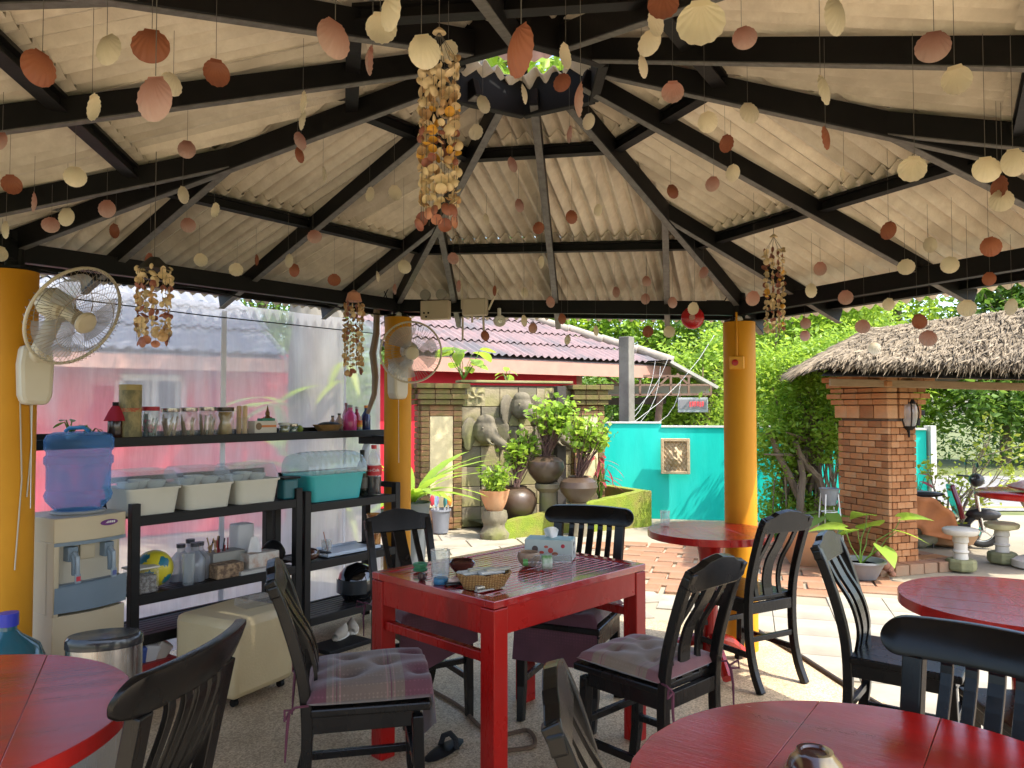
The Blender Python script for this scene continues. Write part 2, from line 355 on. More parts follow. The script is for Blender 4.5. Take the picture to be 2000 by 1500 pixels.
# columns with black stubs
for i, V in enumerate(VZ):
    if i in (3, 4): continue
    c = MB(); top = V.z - .085
    c.lathe([(.094, 0), (.094, top)], (V.x, V.y, 0), 40); co = c.build('column', M_yellow, pav)
    s_ = MB(); s_.lathe([(.038, top), (.038, V.z + .09)], (V.x, V.y, 0), 16); s_.box((V.x, V.y, top + .012), (.14, .14, .012)); s_.build('post_stub', M_black, pav)
M_grey = mat('lit_grey_edge', (.16, .155, .145), .5, c2=(.08, .075, .07), ns=30, stretch=(1, 1, 1))  # floor light on the black rafter undersides, put into the colour
def flange(p, r_, dn_, parent):                   # lower lip of the channel, light from the floor painted in as grey
    o_ = Vector((0, 0, -dn_ - .002)); f_ = MB(); f_.beam(Vector(p) + o_, Vector(r_) + o_, .034, .004); f_.build('lit_lower_flange', M_grey, parent, False)
for i in range(6):
    j = (i + 1) % 6; a, b = VZ[i], VZ[j]
    q = MB(); q.beam(a, b, .05, .085); q.build('eave_beam', M_black, pav, False, .004)
    rc_ = MB(); rc_.beam(hipL(i, -.22) + UPR + Vector((0, 0, .034)), hipL(i, 1.0) + UPR + Vector((0, 0, .034)), .20, .012); rc_.build('ridge_cap', M_roof, pav, False)
    # hip rafters, centre rafter and jack rafters
    dn = Vector((0, 0, -.006))
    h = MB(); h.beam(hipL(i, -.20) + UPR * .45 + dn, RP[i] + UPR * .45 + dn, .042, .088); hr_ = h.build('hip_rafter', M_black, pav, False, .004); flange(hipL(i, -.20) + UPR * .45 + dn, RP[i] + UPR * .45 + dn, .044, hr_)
    mp = roof_pt(i, .5, 1); rafts = [(roof_pt(i, .5, -.2), mp)]
    for fr_, tt in ((.22, .52), (.78, .52)):
        hp = hipL(i, tt) if fr_ < .5 else hipL(j, tt)
        eb = roof_pt(i, fr_, -.2); rafts.append((eb, hp))
    for p, r_ in rafts:
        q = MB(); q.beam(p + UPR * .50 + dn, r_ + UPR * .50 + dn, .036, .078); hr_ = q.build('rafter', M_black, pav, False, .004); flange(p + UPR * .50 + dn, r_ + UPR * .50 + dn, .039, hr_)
    for t in (-.15, .32, .785):
        p, r_ = hipL(i, t), hipL(j, t); q = MB()
        q.beam(p + UPR * .80, r_ + UPR * .80, .05, .012); q.beam(p + UPR * .43, r_ + UPR * .43, .05, .004); q.beam(p + UPR * .62, r_ + UPR * .62, .008, .05); q.build('purlin', M_black, pav, False)
for k in range(6):                                 # ring at the top
    a, b = RV[k], RV[(k + 1) % 6]; q = MB(); q.beam(a + Vector((0, 0, .07)), b + Vector((0, 0, .07)), .04, .16); q.build('ring_beam', M_black, pav, False, .004)
    q = MB(); q.beam(a + Vector((0, 0, .0)), a + Vector((0, 0, .42)), .035, .035); q.build('lantern_post', M_black, pav, False)
M_pinkroof = mat('faded_pink_sheet', (.52, .34, .31), .8, c2=(.43, .27, .25), ns=9, c3=(.38, .27, .26), bump=.2, bs=60)
for k in range(6):                                 # small raised roof over the opening
    a0 = R(90 + 60 * k); a1 = R(150 + 60 * k); apex = RC + Vector((0, 0, .62)); r_ = .62
    p0 = RC + Vector((r_ * math.cos(a0), r_ * math.sin(a0), .36)); p1 = RC + Vector((r_ * math.cos(a1), r_ * math.sin(a1), .36)); nn = (p1 - p0).cross(apex - p0).normalized(); q = MB()
    def lf(u, v, p0=p0, p1=p1, apex=apex, nn=nn): return p0.lerp(p1, u).lerp(apex, v * .96) + nn * (.009 * math.cos(u * (1 - v) * 60))
    q.grid(lf, 70, 6); q.build('lantern_roof_panel', M_pinkroof, pav, True)
# ================================================================ foliage helpers
def leaves_mesh(name, P, size, aspect=.45, up=.35, jit=.55, outward=None, fold=.18, droop=0):
    """one folded leaf (two triangles) per point"""
    P = np.asarray(P, float); n = len(P)
    d = nrng.normal(size=(n, 3)); d[:, 2] = d[:, 2] * .6 - droop
    if outward is not None: d += (P - np.asarray(outward)) / (np.linalg.norm(P - np.asarray(outward), axis=1, keepdims=True) + 1e-6) * 1.2
    d /= np.linalg.norm(d, axis=1, keepdims=True)
    nn = nrng.normal(size=(n, 3)); nn[:, 2] += up * 4; nn -= d * (nn * d).sum(1, keepdims=True); nn /= np.linalg.norm(nn, axis=1, keepdims=True) + 1e-9
    s = np.cross(d, nn); L = (size * (1 + jit * nrng.uniform(-1, 1, n)))[:, None]; W = L * aspect * .5
    a = P; b = P + d * L * .45 + s * W + nn * L * fold * .5; c = P + d * L; e = P + d * L * .45 - s * W + nn * L * fold * .5
    V = np.stack([a, b, c, e], 1).reshape(-1, 3); idx = np.arange(n)[:, None] * 4
    F = np.concatenate([idx + np.array([[0, 1, 2]]), idx + np.array([[0, 2, 3]])], 0)
    me = bpy.data.meshes.new(name); me.vertices.add(len(V)); me.vertices.foreach_set('co', V.ravel())
    me.loops.add(F.size); me.loops.foreach_set('vertex_index', F.ravel().astype(np.int32)); me.polygons.add(len(F))
    me.polygons.foreach_set('loop_start', np.arange(0, F.size, 3, dtype=np.int32)); me.update(calc_edges=True); me.validate(); return me
def clumps(c, r, ncl, per, spread, shell=.75, flat=1.0):
    c = np.asarray(c, float); r = np.asarray(r, float) * np.ones(3); out = []
    for _ in range(ncl):
        d = nrng.normal(size=3); d /= np.linalg.norm(d); k = shell + (1 - shell) * nrng.uniform(-1, 1); q = c + d * r * k
        out.append(q + nrng.normal(size=(per, 3)) * spread * np.array([1, 1, flat]) * nrng.uniform(.6, 1.3))
    return np.concatenate(out)
M_bark = mat('bark', (.17, .12, .075), .9, c2=(.25, .19, .13), ns=12, bump=.8, bs=26, stretch=(1, 1, .25))
M_barkg = mat('grey_bark', (.17, .15, .12), .9, c2=(.26, .235, .19), ns=7, c3=(.13, .135, .08), bump=.8, bs=20, stretch=(1, 1, .4))
M_leafd = leafmat('leaf_dark', (.035, .075, .015), (.10, .17, .03), .35)
M_leafm = leafmat('leaf_mid', (.07, .16, .02), (.20, .32, .05), .42)
M_leafb = leafmat('leaf_bright', (.14, .28, .022), (.36, .50, .06), .48)
M_leafy = leafmat('leaf_yellowgreen', (.22, .32, .03), (.45, .50, .07), .45)
M_leafred = leafmat('leaf_red', (.22, .02, .03), (.42, .07, .07), .4)
def limb(mb, p, q, r0, r1, wob=.08, n=6, k=6):
    p = Vector(p); q = Vector(q); L = (q - p).length; pts = []; rs = []
    for i in range(k):
        t = i / (k - 1); w = Vector((rng.uniform(-1, 1), rng.uniform(-1, 1), rng.uniform(-.4, .4))) * wob * L * math.sin(math.pi * t); pts.append(p.lerp(q, t) + w); rs.append(lerp(r0, r1, t))
    mb.tube(pts, rs, n); return pts
def tree(name, label, base, h, r, blobs, nleaf, ls, lm, group=None, bark=None, cat='tree', branches=5, cl=26, aspect=.45):
    base = Vector(base); t = thing(name, label, cat, base, 0, group); tk = MB(); top = Vector((rng.uniform(-.1, .1) * h, rng.uniform(-.1, .1) * h, h * .55))
    limb(tk, (0, 0, -.1), top, r, r * .55, .05, 8, 7)
    for (c, rad) in blobs:
        c = Vector(c)
        for _ in range(branches):
            e = c + Vector((rng.uniform(-1, 1), rng.uniform(-1, 1), rng.uniform(-.6, .9))) * (rad if not isinstance(rad, tuple) else max(rad)) * .7; limb(tk, top.lerp(Vector((0, 0, h * .3)), rng.random() * .5), e, r * .42, r * .08, .1, 5, 5)
    tk.build('trunk', bark or M_bark, t)
    tot = sum((rd if not isinstance(rd, tuple) else sum(rd) / 3) ** 2 for _, rd in blobs); P = []
    for c, rad in blobs:
        rr = rad if not isinstance(rad, tuple) else sum(rad) / 3; k = int(nleaf * rr * rr / tot); ncl = max(6, k // cl); P.append(clumps(c, rad, ncl, cl, rr * .17, .72))
    obj('crown', leaves_mesh('crown', np.concatenate(P), ls, aspect), lm, t); return t
def big_leaf(L, W, droop=.5, heart=False, nu=7, nv=9, wave=0, cup=.12):
    """leaf blade along +Y, curving down"""
    m = MB()
    def fn(a, b):
        t = b; w = (math.sin(math.pi * min(1, t * .96 + .04)) ** .75) * (1 if not heart else (1.15 - .5 * t)) if not heart else W and (max(.02, math.sin(math.pi * (.06 + .94 * t) ** .62)))
        x = (a - .5) * W * w; y = L * t - (heart and .18 * L * (abs(a - .5) * 2) ** 1.2 * (1 - t) or 0); z = -droop * L * t * t + cup * abs(x) + wave * math.sin(t * 30) * abs(a - .5) * 2
        return (x, y, z)
    m.grid(fn, nu, nv); return m

# ================================================================ houses beyond the pavilion
M_redwall = mat('red_wall', (.62, .022, .04), .75, spec=.3, c2=(.54, .02, .035), ns=3, bump=.1, bs=30)
M_roofred = mat('weathered_red_sheet', (.27, .175, .17), .75, c2=(.19, .14, .14), ns=7, c3=(.13, .12, .125), bump=.2, bs=50)
M_fascia = mat('pink_fascia', (.48, .26, .19), .7, c2=(.40, .21, .16), ns=5)
M_white = mat('white_paint', (.72, .71, .68), .5, c2=(.62, .60, .56), ns=6)
M_greyroof = mat('grey_sheet', (.24, .245, .26), .65, c2=(.18, .185, .20), ns=5, bump=.2, bs=50)
M_glassd = mat('dark_glass', (.03, .035, .04), .08)
ED = Vector((.83, .557, 0)).normalized(); UH = Vector((-ED.y, ED.x, 0))           # along the eaves, uphill
def house_roof(t, E0, length, z, slope, rows, wave, amp, m, clip=None, pw=.6, rl=.75):
    rf = MB(); e0 = Vector((E0[0], E0[1], z)); up = (UH + Vector((0, 0, slope))).normalized(); nn = ED.cross(up).normalized()
    if nn.z < 0: nn = -nn
    base = MB(); a, b = e0 - nn * .05, e0 + ED * length - nn * .05
    hp = clip if clip else length
    base.add([a, b, b + up * .02, e0 + ED * (length - (0 if not clip else clip * rows * rl)) + up * (rows * rl) - nn * .05, a + up * (rows * rl)], [(0, 1, 2, 3, 4)])
    roof = base.build('roof', m, t, False)
    for r_ in range(rows):
        k = 0
        while k * pw < length:
            s0, s1 = k * pw, min(length, (k + 1) * pw + .02); k += 1
            lim = length - (clip * r_ * rl if clip else 0); lim2 = length - (clip * (r_ + 1) * rl if clip else 0)
            if s0 >= lim: continue
            q = MB()
            def fn(u, v, s0=s0, s1=s1, r_=r_):
                s = min(lerp(s0, s1, u), lerp(lim, lim2, v)); return e0 + ED * s + up * (r_ * rl + v * (rl + .04)) + nn * (amp * math.cos(2 * math.pi * s / wave) + .012 * r_ + (.018 * (1 - v)))
            q.grid(fn, max(4, int((s1 - s0) / wave * 6) + 1), 3); q.build('roof_panel', m, roof, True)
    return e0, up, nn, roof
# house seen through the plastic
hl = thing('house', 'red house with grey corrugated roof seen through the plastic sheet', 'house')
E1 = Vector((-2.72, 9.1, 0)); LH = 5.2; E0 = E1 - ED * LH
house_roof(hl, E0, LH, 2.06, .45, 4, .16, .022, M_greyroof, None, 1.0, .8)
w0 = E0 + UH * .55; w1 = E1 + UH * .55 + ED * .9
q = MB(); q.beam(Vector((w0.x, w0.y, 1.05)), Vector((w1.x, w1.y, 1.05)), .12, 2.1); q.build('wall', M_redwall, hl, False)
q = MB(); q.beam(E0 + Vector((0, 0, 1.94)) + UH * .04, E1 + Vector((0, 0, 1.94)) + UH * .04, .03, .16); q.build('fascia_board', M_fascia, hl, False)
def wall_at(u):                                     # where the sight line at pixel column u meets the wall
    d = ray(u, 800); k = (w0.x * ED.y - w0.y * ED.x) / (d.x * ED.y - d.y * ED.x); return Vector((d.x * k, d.y * k, 0))
wa, wb = wall_at(228), wall_at(345); wd = -UH * .075
for x0, x1 in ((0, 1),):
    q = MB(); z0, z1 = 1.28, 1.78
    for p, r_, hh in ((wa, wb, z0), (wa, wb, z1)): q.beam(p + wd + Vector((0, 0, hh)), r_ + wd + Vector((0, 0, hh)), .04, .07)
    for f in (0, .5, 1): p = wa.lerp(wb, f) + wd; q.beam(p + Vector((0, 0, z0 + .035)), p + Vector((0, 0, z1 - .035)), .07, .04, (1, 0, 0))
    win = q.build('window', M_white, hl, False)
    for f in (.25, .75):
        q = MB(); p = wa.lerp(wb, f) + wd * .9; q.beam(p - ED * .01 * 0 - (wb - wa) * .22 + Vector((0, 0, (z0 + z1) / 2)), p + (wb - wa) * .22 + Vector((0, 0, (z0 + z1) / 2)), .01, z1 - z0 - .08); q.build('pane', M_glassd, win, False)
# house in the middle distance
hc = thing('house', 'red house with faded pink corrugated roof behind the elephant wall', 'house')
C0 = Vector((-1.6, 10.3, 0)); CL = 5.25
e0, upv, nnv, croof = house_roof(hc, C0, CL, 2.21, .42, 5, .13, .02, M_roofred, .78, .6, .62)
M_ridge = mat('mossy_ridge_tile', (.36, .30, .25), .85, c2=(.25, .22, .17), ns=8, bump=.4, bs=40)
for k in range(7):
    lim = CL - .78 * k * .5; lim2 = CL - .78 * (k + 1) * .5
    p = e0 + ED * lim + upv * (k * .5) + nnv * .05; r_ = e0 + ED * lim2 + upv * ((k + 1) * .5 + .06) + nnv * .07; q = MB(); q.tube([p, r_], [.085, .075], 10); q.build('ridge_tile', M_ridge, croof)
q = MB(); a, b = C0 + UH * .04, C0 + ED * CL + UH * .04; q.beam(a + Vector((0, 0, 2.06)), b + Vector((0, 0, 2.06)), .03, .21); q.build('fascia_board', M_fascia, hc, False)
a, b = C0 + UH * .5, C0 + ED * (CL - 1.75) + UH * .5
q = MB(); q.beam(a + Vector((0, 0, 1.05)), b + Vector((0, 0, 1.05)), .12, 2.0); q.build('wall', M_redwall, hc, False)
q = MB(); q.beam(b + Vector((0, 0, 0)) + ED * .1, b + Vector((0, 0, 2.0)) + ED * .1, .09, .09, (1, 0, 0)); q.build('corner_post', M_fascia, hc, False)

# awning frame, sign, post with wires
M_rust = mat('rusty_steel', (.16, .08, .05), .7, c2=(.26, .17, .12), ns=14, bump=.2, bs=50)
M_palesheet = mat('pale_awning_sheet', (.55, .52, .46), .6, c2=(.46, .43, .38), ns=4)
aw = thing('awning', 'pale lean-to awning on a rusty truss beside the pink-roofed house', 'awning'); YA = 12.9
A, B, C = D(1310, 706, YA), D(1402, 757, YA), D(1165, 712, YA); bk = Vector((.5, 2.8, .05))
q = MB(); q.add([C, A, B, B + bk, A + bk, C + bk], [(0, 1, 4, 5), (1, 2, 3, 4)]); q.add([p + Vector((0, 0, .03)) for p in (C, A, B, B + bk, A + bk, C + bk)], [(5, 4, 1, 0), (4, 3, 2, 1)]); q.beam(A, B, .04, .05); q.build('sheet', M_palesheet, aw, False)
for (p, r_) in (((1165, 772), (1390, 770)), ((1165, 733), (1350, 735)), ((1165, 752), (1388, 752)), ((1388, 752), (1388, 772)), ((1345, 735), (1345, 770)), ((1310, 734), (1310, 771)), ((1250, 733), (1250, 771)), ((1180, 733), (1240, 771)), ((1322, 730), (1345, 752)), ((1270, 771), (1305, 735))):
    q = MB(); q.beam(D(*p, YA), D(*r_, YA), .035, .035); q.build('truss_bar', M_rust, aw, False)
q = MB(); q.beam(D(1160, 762, YA + .6), D(1385, 762, YA + .6), .02, .16); q.build('valance', M_palesheet, aw, False)
q = MB(); q.beam(D(1160, 785, YA + .5), D(1300, 782, YA + .5), .06, .12); q.build('lower_beam', mat('dark_wood', (.05, .035, .025), .7, c2=(.09, .06, .04), ns=8), aw, False)
q = MB(); p = D(1282, 770, YA + .2); q.tube([D(1290, 768, YA + .2), Vector((G(1268, 1000).x * .0 + D(1272, 830, YA + .2).x, YA + .2, 0))], .06, 10); q.build('support_post', M_rust, aw)
sg = thing('led_sign', 'grey hanging sign box with red lit lettering under the awning', 'sign', D(1353, 791, 12.4), R(-8))
q = MB(); q.box((0, 0, 0), (.47, .09, .235)); q.build('case', mat('sign_grey', (.52, .53, .54), .4, c2=(.45, .46, .47), ns=6), sg, False, .006)
q = MB(); q.box((0, -.047, .012), (.43, .006, .15)); q.build('face', mat('sign_face', (.32, .30, .31), .3), sg, False)
em = bpy.data.materials.new('led_red'); em.use_nodes = True; _b = em.node_tree.nodes['Principled BSDF']; _b.inputs['Base Color'].default_value = (.6, .02, .02, 1); _b.inputs['Emission Color'].default_value = (1, .05, .06, 1); _b.inputs['Emission Strength'].default_value = .35
x = -.05
for wd_, sh in ((.026, 'l'), (.026, 'n'), (.026, 'n'), (.028, 'm'), (.026, 'l'), (.026, 'n')):
    q = MB(); q.box((x, -.052, .012), (.006, .004, .085 if sh != 'm' else .07)); q.box((x + wd_ * .6, -.052, .018), (.006, .004, .07))
    q.box((x + wd_ * .3, -.052, .05 if sh != 'l' else -.02), (wd_ * .7, .004, .008)); q.build('lit_letter', em, sg, False); x += wd_ + .013
q = MB(); q.tube([(-.2, 0, .11), (-.2, 0, .25)], .006, 6); q.build('hanger', M_rust, sg); q = MB(); q.tube([(.2, 0, .11), (.2, 0, .25)], .006, 6); q.build('hanger', M_rust, sg)
M_postc = mat('old_concrete', (.24, .22, .185), .9, c2=(.16, .145, .12), ns=6, c3=(.08, .07, .06), bump=.4, bs=40)
pp = thing('concrete_post', 'tall weathered square concrete post with wires, behind the turquoise wall', 'post', Vector((D(1224, 740, 10.75).x, 10.75, 0)), R(52))
q = MB(); q.box((0, 0, 1.22), (.165, .165, 2.44)); q.build('post', M_postc, pp, False, .012)
for k, (p, r_) in enumerate((((1236, 826), (1395, 655)), ((1210, 826), (1305, 700)), ((1228, 828), (1280, 705)), ((1250, 825), (1290, 716)), ((1285, 826), (1330, 742)))):
    a, b = D(*p, 10.7), D(*r_, 12.4); mid = a.lerp(b, .5) + Vector((.12, 0, -.18)); w_ = MB(); w_.tube([a.lerp(mid, t / 4).lerp(mid.lerp(b, t / 4), t / 4) for t in range(5)], .0035 if k else .005, 5)
    w_.build('wire', mat('pale_cable', (.34, .34, .33), .6), None); tag(bpy.data.objects[-1] if False else col.objects[-1], 'slack pale cable strung from the wall top past the concrete post', 'cable', 'cables by the concrete post')

# ================================================================ fountain wall with elephants
M_stone = mat('mossy_sandstone', (.34, .275, .165), .9, c2=(.23, .19, .115), ns=6, c3=(.22, .21, .06), bump=.6, bs=30)
M_stoned = mat('dark_mossy_stone', (.13, .11, .075), .9, c2=(.20, .175, .115), ns=7, c3=(.13, .14, .03), bump=.6, bs=26)
M_brick = mat('terracotta_brick', (.42, .165, .060), .85, spec=.25, c2=(.33, .125, .045), ns=10, c3=(.36, .19, .09), bump=.5, bs=40)
M_brick2 = mat('terracotta_brick_pale', (.50, .22, .088), .85, spec=.25, c2=(.41, .175, .068), ns=12, c3=(.42, .24, .125), bump=.5, bs=36)
M_brick3 = mat('terracotta_brick_dark', (.31, .115, .042), .85, spec=.25, c2=(.235, .085, .032), ns=9, c3=(.27, .14, .062), bump=.5, bs=44)
M_mortar = mat('mortar', (.13, .085, .06), .95, c2=(.18, .12, .08), ns=20)
M_plaster = mat('cream_plaster', (.62, .53, .31), .85, c2=(.54, .45, .25), ns=5, c3=(.47, .42, .20), bump=.4, bs=20)
WL = Vector((-1.12, 9.2, 0)); WRZ = math.atan2(.335, .942)
fw = thing('fountain_wall', 'mossy sandstone wall with brick piers and carved elephant heads', 'wall', WL, WRZ)
brick_meshes = {}
M_brickm = mat('mossy_old_brick', (.30, .15, .075), .9, spec=.2, c2=(.21, .115, .06), ns=10, c3=(.17, .165, .05), bump=.6, bs=40); M_brickm2 = mat('mossy_old_brick_dark', (.19, .105, .06), .9, spec=.2, c2=(.13, .08, .045), ns=9, c3=(.13, .13, .035), bump=.6, bs=36)
def brick(parent, c, d, rz=0, m=None, name='brick', j=.004):
    key = (name, tuple(round(a, 3) for a in d))
    if key not in brick_meshes:
        q = MB(); q.box((0, 0, 0), d); brick_meshes[key] = q.mesh(name)
    o = bpy.data.objects.new(name, brick_meshes[key]); col.objects.link(o); o.parent = parent
    if not brick_meshes[key].materials: brick_meshes[key].materials.append(M_brick)
    o.material_slots[0].link = 'OBJECT'; o.material_slots[0].material = m or rng.choice((M_brick, M_brick, M_brick2, M_brick3))
    o.location = (c[0] + rng.uniform(-j, j) * .6, c[1] + rng.uniform(-j, j), c[2]); o.rotation_euler = (0, rng.uniform(-j, j) * 1.2, rz + rng.uniform(-j, j) * 2)
    bv = o.modifiers.new('bevel', 'BEVEL'); bv.width = .004; bv.segments = 1; return o
def pier(x0, x1):
    xc, wd_ = (x0 + x1) / 2, x1 - x0; q = MB(); q.box((xc, .03, .86), (wd_ - .05, .30, 1.72)); q.build('pier_core', M_mortar, fw, False)
    q = MB(); q.box((xc, -.125, .80), (wd_ * .56, .02, 1.08)); q.build('plaster_panel', M_plaster, fw, False, .004)
    ch = .067
    for k in range(22):
        z = .035 + k * ch
        for sx in (-1, 1): brick(fw, (xc + sx * wd_ * .395, -.12 + .0, z), (wd_ * .20, .05, ch - .006), 0, rng.choice((M_brickm, M_brickm, M_brickm2)))
        for yy in (-.03, .10): brick(fw, (x0 + .01, yy, z), (.05, .125, ch - .006), 0, rng.choice((M_brickm, M_brickm, M_brickm2)))
        if k in (0, 1, 20, 21): brick(fw, (xc, -.122, z), (wd_ * .58, .045, ch - .006), 0, rng.choice((M_brickm, M_brickm, M_brickm2)))
    for k, ex in enumerate((.03, .06, .03, .08)):
        z = 1.51 + k * .064
        for i in range(3): brick(fw, (xc + (i - 1) * (wd_ + ex * 2) / 3, -.12 - ex * .5, z), ((wd_ + ex * 2) / 3 - .006, .10 + ex, .058), 0, rng.choice((M_brickm, M_brickm2, M_brickm2)))
        for yy in (-.0, .13): brick(fw, (x0 - ex * .6, yy + .02, z), (.06 + ex, .12, .058), 0, rng.choice((M_brickm, M_brickm2, M_brickm2)))
pier(0, .50); pier(1.98, 2.40)
q = MB(); q.box((1.24, .08, .86), (1.5, .16, 1.72)); q.build('wall_core', M_mortar, fw, False)
bwid = 1.46 / 6
for i in range(6):
    for k in range(7):
        zz = .12 + k * .243; o = brick(fw, (.52 + bwid * (i + .5), -.02, zz), (bwid - .008, .08, .236), 0, M_stone if (i + k) % 3 else M_stoned, 'stone_block', .008)
q = MB(); q.box((1.24, .03, 1.765), (1.48, .26, .03)); q.build('coping', M_stone, fw, False, .006)
for xx in (.70, 1.72):                                # carved flower panels
    q = MB()
    def fn(a, b):
        x, z = (a - .5) * 2, (b - .5) * 2; r_, an = math.hypot(x, z), math.atan2(z, x); h = .018 * math.cos(an * 5 + r_ * 3) * max(0, 1 - abs(r_ - .55) * 1.8) + .02 * max(0, 1 - r_ * 4); return (xx + x * .115, -.066 - h, 1.58 + z * .115)
    q.grid(fn, 30, 30); q.build('carved_panel', M_stone, fw, True)
def elephant(x, z, s, flip=1, up=0):
    q = MB(); q.ball((0, -.10, 0), (.16, .15, .19)); q.ball((.04, -.19, -.05), (.11, .12, .13)); q.ball((.0, -.12, .12), (.13, .11, .09))
    tr = [(.05, -.24, -.06), (.12, -.31, -.14), (.20, -.37, -.21), (.29, -.40, -.25), (.37, -.42, -.27 + up), (.43, -.43, -.24 + up * 2)]
    P = [Vector(p) for p in tr]; P2 = []
    for i in range(len(P) - 1):
        for t in (0, .5): P2.append(P[i].lerp(P[i + 1], t))
    P2.append(P[-1]); q.tube(P2, [lerp(.072, .026, i / (len(P2) - 1)) for i in range(len(P2))], 10)
    for sx, yy in ((-1, -.07), (1, -.05)):
        T = Matrix.Translation((sx * .21, yy, -.02)) @ Matrix.Rotation(sx * R(-28), 4, 'Z'); q.ball((0, 0, 0), (.15, .028, .20), M=T); q.ball((sx * .02, 0, -.13), (.09, .025, .13), M=T)
    q.tube([(.10, -.25, -.12), (.16, -.32, -.17), (.20, -.37, -.16)], [.02, .016, .006], 8); q.tube([(-.03, -.26, -.12), (.02, -.34, -.18), (.06, -.39, -.17)], [.02, .016, .006], 8)
    T = Matrix.Translation((x, -.03, z)) @ Matrix.Scale(s, 4) @ Matrix.Scale(flip, 4, Vector((1, 0, 0))); q.v = [tuple(T @ Vector(v)) for v in q.v]
    o = q.build('elephant_head', M_eleph, fw, 'all'); rm = o.modifiers.new('fuse', 'REMESH'); rm.mode = 'VOXEL'; rm.voxel_size = .011; rm.use_smooth_shade = True; sm = o.modifiers.new('smooth', 'SMOOTH'); sm.iterations = 3
    e = MB(); 
    for ex in (-.075, .115): e.ball((ex, -.225, .03), .016, 8, 6)
    e.v = [tuple(T @ Vector(v)) for v in e.v]; e.build('eye', M_stoned, o); return o
M_eleph = mat('elephant_stone', (.115, .095, .065), .85, c2=(.17, .145, .095), ns=5, c3=(.15, .16, .03), bump=.5, bs=24)
elephant(.80, 1.17, .92); elephant(1.27, 1.46, .86, 1, .10); elephant(1.72, 1.13, .86, 1, .02)
q = MB(); q.box((1.77, -.16, .85), (.12, .12, 1.72)); q.build('dark_post', mat('dark_timber', (.035, .028, .022), .8, c2=(.06, .05, .04), ns=9, bump=.3), fw, False, .006)

# mossy basin
M_moss = mat('moss', (.13, .19, .015), .95, c2=(.23, .28, .02), ns=9, c3=(.24, .15, .06), bump=1.0, bs=70)
bp0, bp1 = G(988, 1052), G(1267, 1026)
ba = thing('planter_basin', 'moss-covered low basin in front of the elephant wall', 'planter')
q = MB(); dirb = (bp1 - bp0).normalized(); nb = Vector((-dirb.y, dirb.x, 0)); K = 24; vs = []
for i in range(K + 1):
    t = i / K; p = bp0.lerp(bp1, t); h = lerp(.17, .43, t) + rng.uniform(-.008, .008)
    vs += [p + Vector((0, 0, -.03)), p + nb * .02 + Vector((0, 0, h)), p + nb * .13 + Vector((0, 0, h + .005)), p + nb * .14 + Vector((0, 0, -.03))]
q.add(vs, [(i * 4 + j, i * 4 + 4 + j, i * 4 + 5 + j, i * 4 + 1 + j) for i in range(K) for j in range(3)] + [(0, 1, 2, 3), (K * 4 + 3, K * 4 + 2, K * 4 + 1, K * 4)]); q.build('front_wall', M_moss, ba, True)
q = MB(); q.beam(bp1 + nb * .01 + Vector((0, 0, .2)), bp1 + nb * 1.0 + Vector((0, 0, .2)), .12, .44); q.build('side_wall', M_moss, ba, False, .01)
q = MB(); q.add([bp0 + nb * .1 + Vector((0, 0, .09)), bp1 + nb * .1 + Vector((0, 0, .09)), bp1 + nb * 1.2 + Vector((0, 0, .09)), bp0 + nb * 1.2 + Vector((0, 0, .09))], [(0, 1, 2, 3)]); q.build('water', mat('dark_water', (.02, .025, .015), .06), ba, False)

# turquoise wall
M_turq = mat('turquoise_paint', (.010, .66, .55), .8, spec=.25, c2=(.008, .55, .46), ns=3.2, c3=(.05, .70, .60), bump=.15, bs=25, stretch=(1.6, 1.6, .4))
tw = thing('boundary_wall', 'turquoise painted boundary wall with a pale coping, running beside the road', 'wall')
tp = [Vector((1.15, 10.35, 0)), Vector((1.98, 10.2, 0)), Vector((3.0, 10.0, 0)), Vector((4.35, 9.75, 0)), Vector((5.15, 9.6, 0))]
for k in range(4):
    h = 1.27 if k == 0 else (1.22 if k < 3 else 1.20); p, r_ = tp[k], tp[k + 1]
    q = MB(); q.beam(p + Vector((0, 0, h / 2 - .03)), r_ + Vector((0, 0, h / 2 - .03)), .12 - .004 * k, h); q.build('wall_panel', M_turq, tw, False)
    q = MB(); q.beam(p + Vector((0, 0, h - .022)), r_ + Vector((0, 0, h - .022)), .15, .022); q.build('coping', M_white, tw, False)
q = MB(); q.box((5.2, 9.57, .60), (.07, .16, 1.24)); q.build('end_post', M_white, tw, False, .004)
q = MB(); q.beam(Vector((5.05, 9.55, 1.22)), Vector((5.05, 9.55, 1.36)), .03, .03, (1, 0, 0)); q.box((5.0, 9.5, 1.38), (.16, .10, .06)); q.build('post_camera', M_black, tw, False, .004)
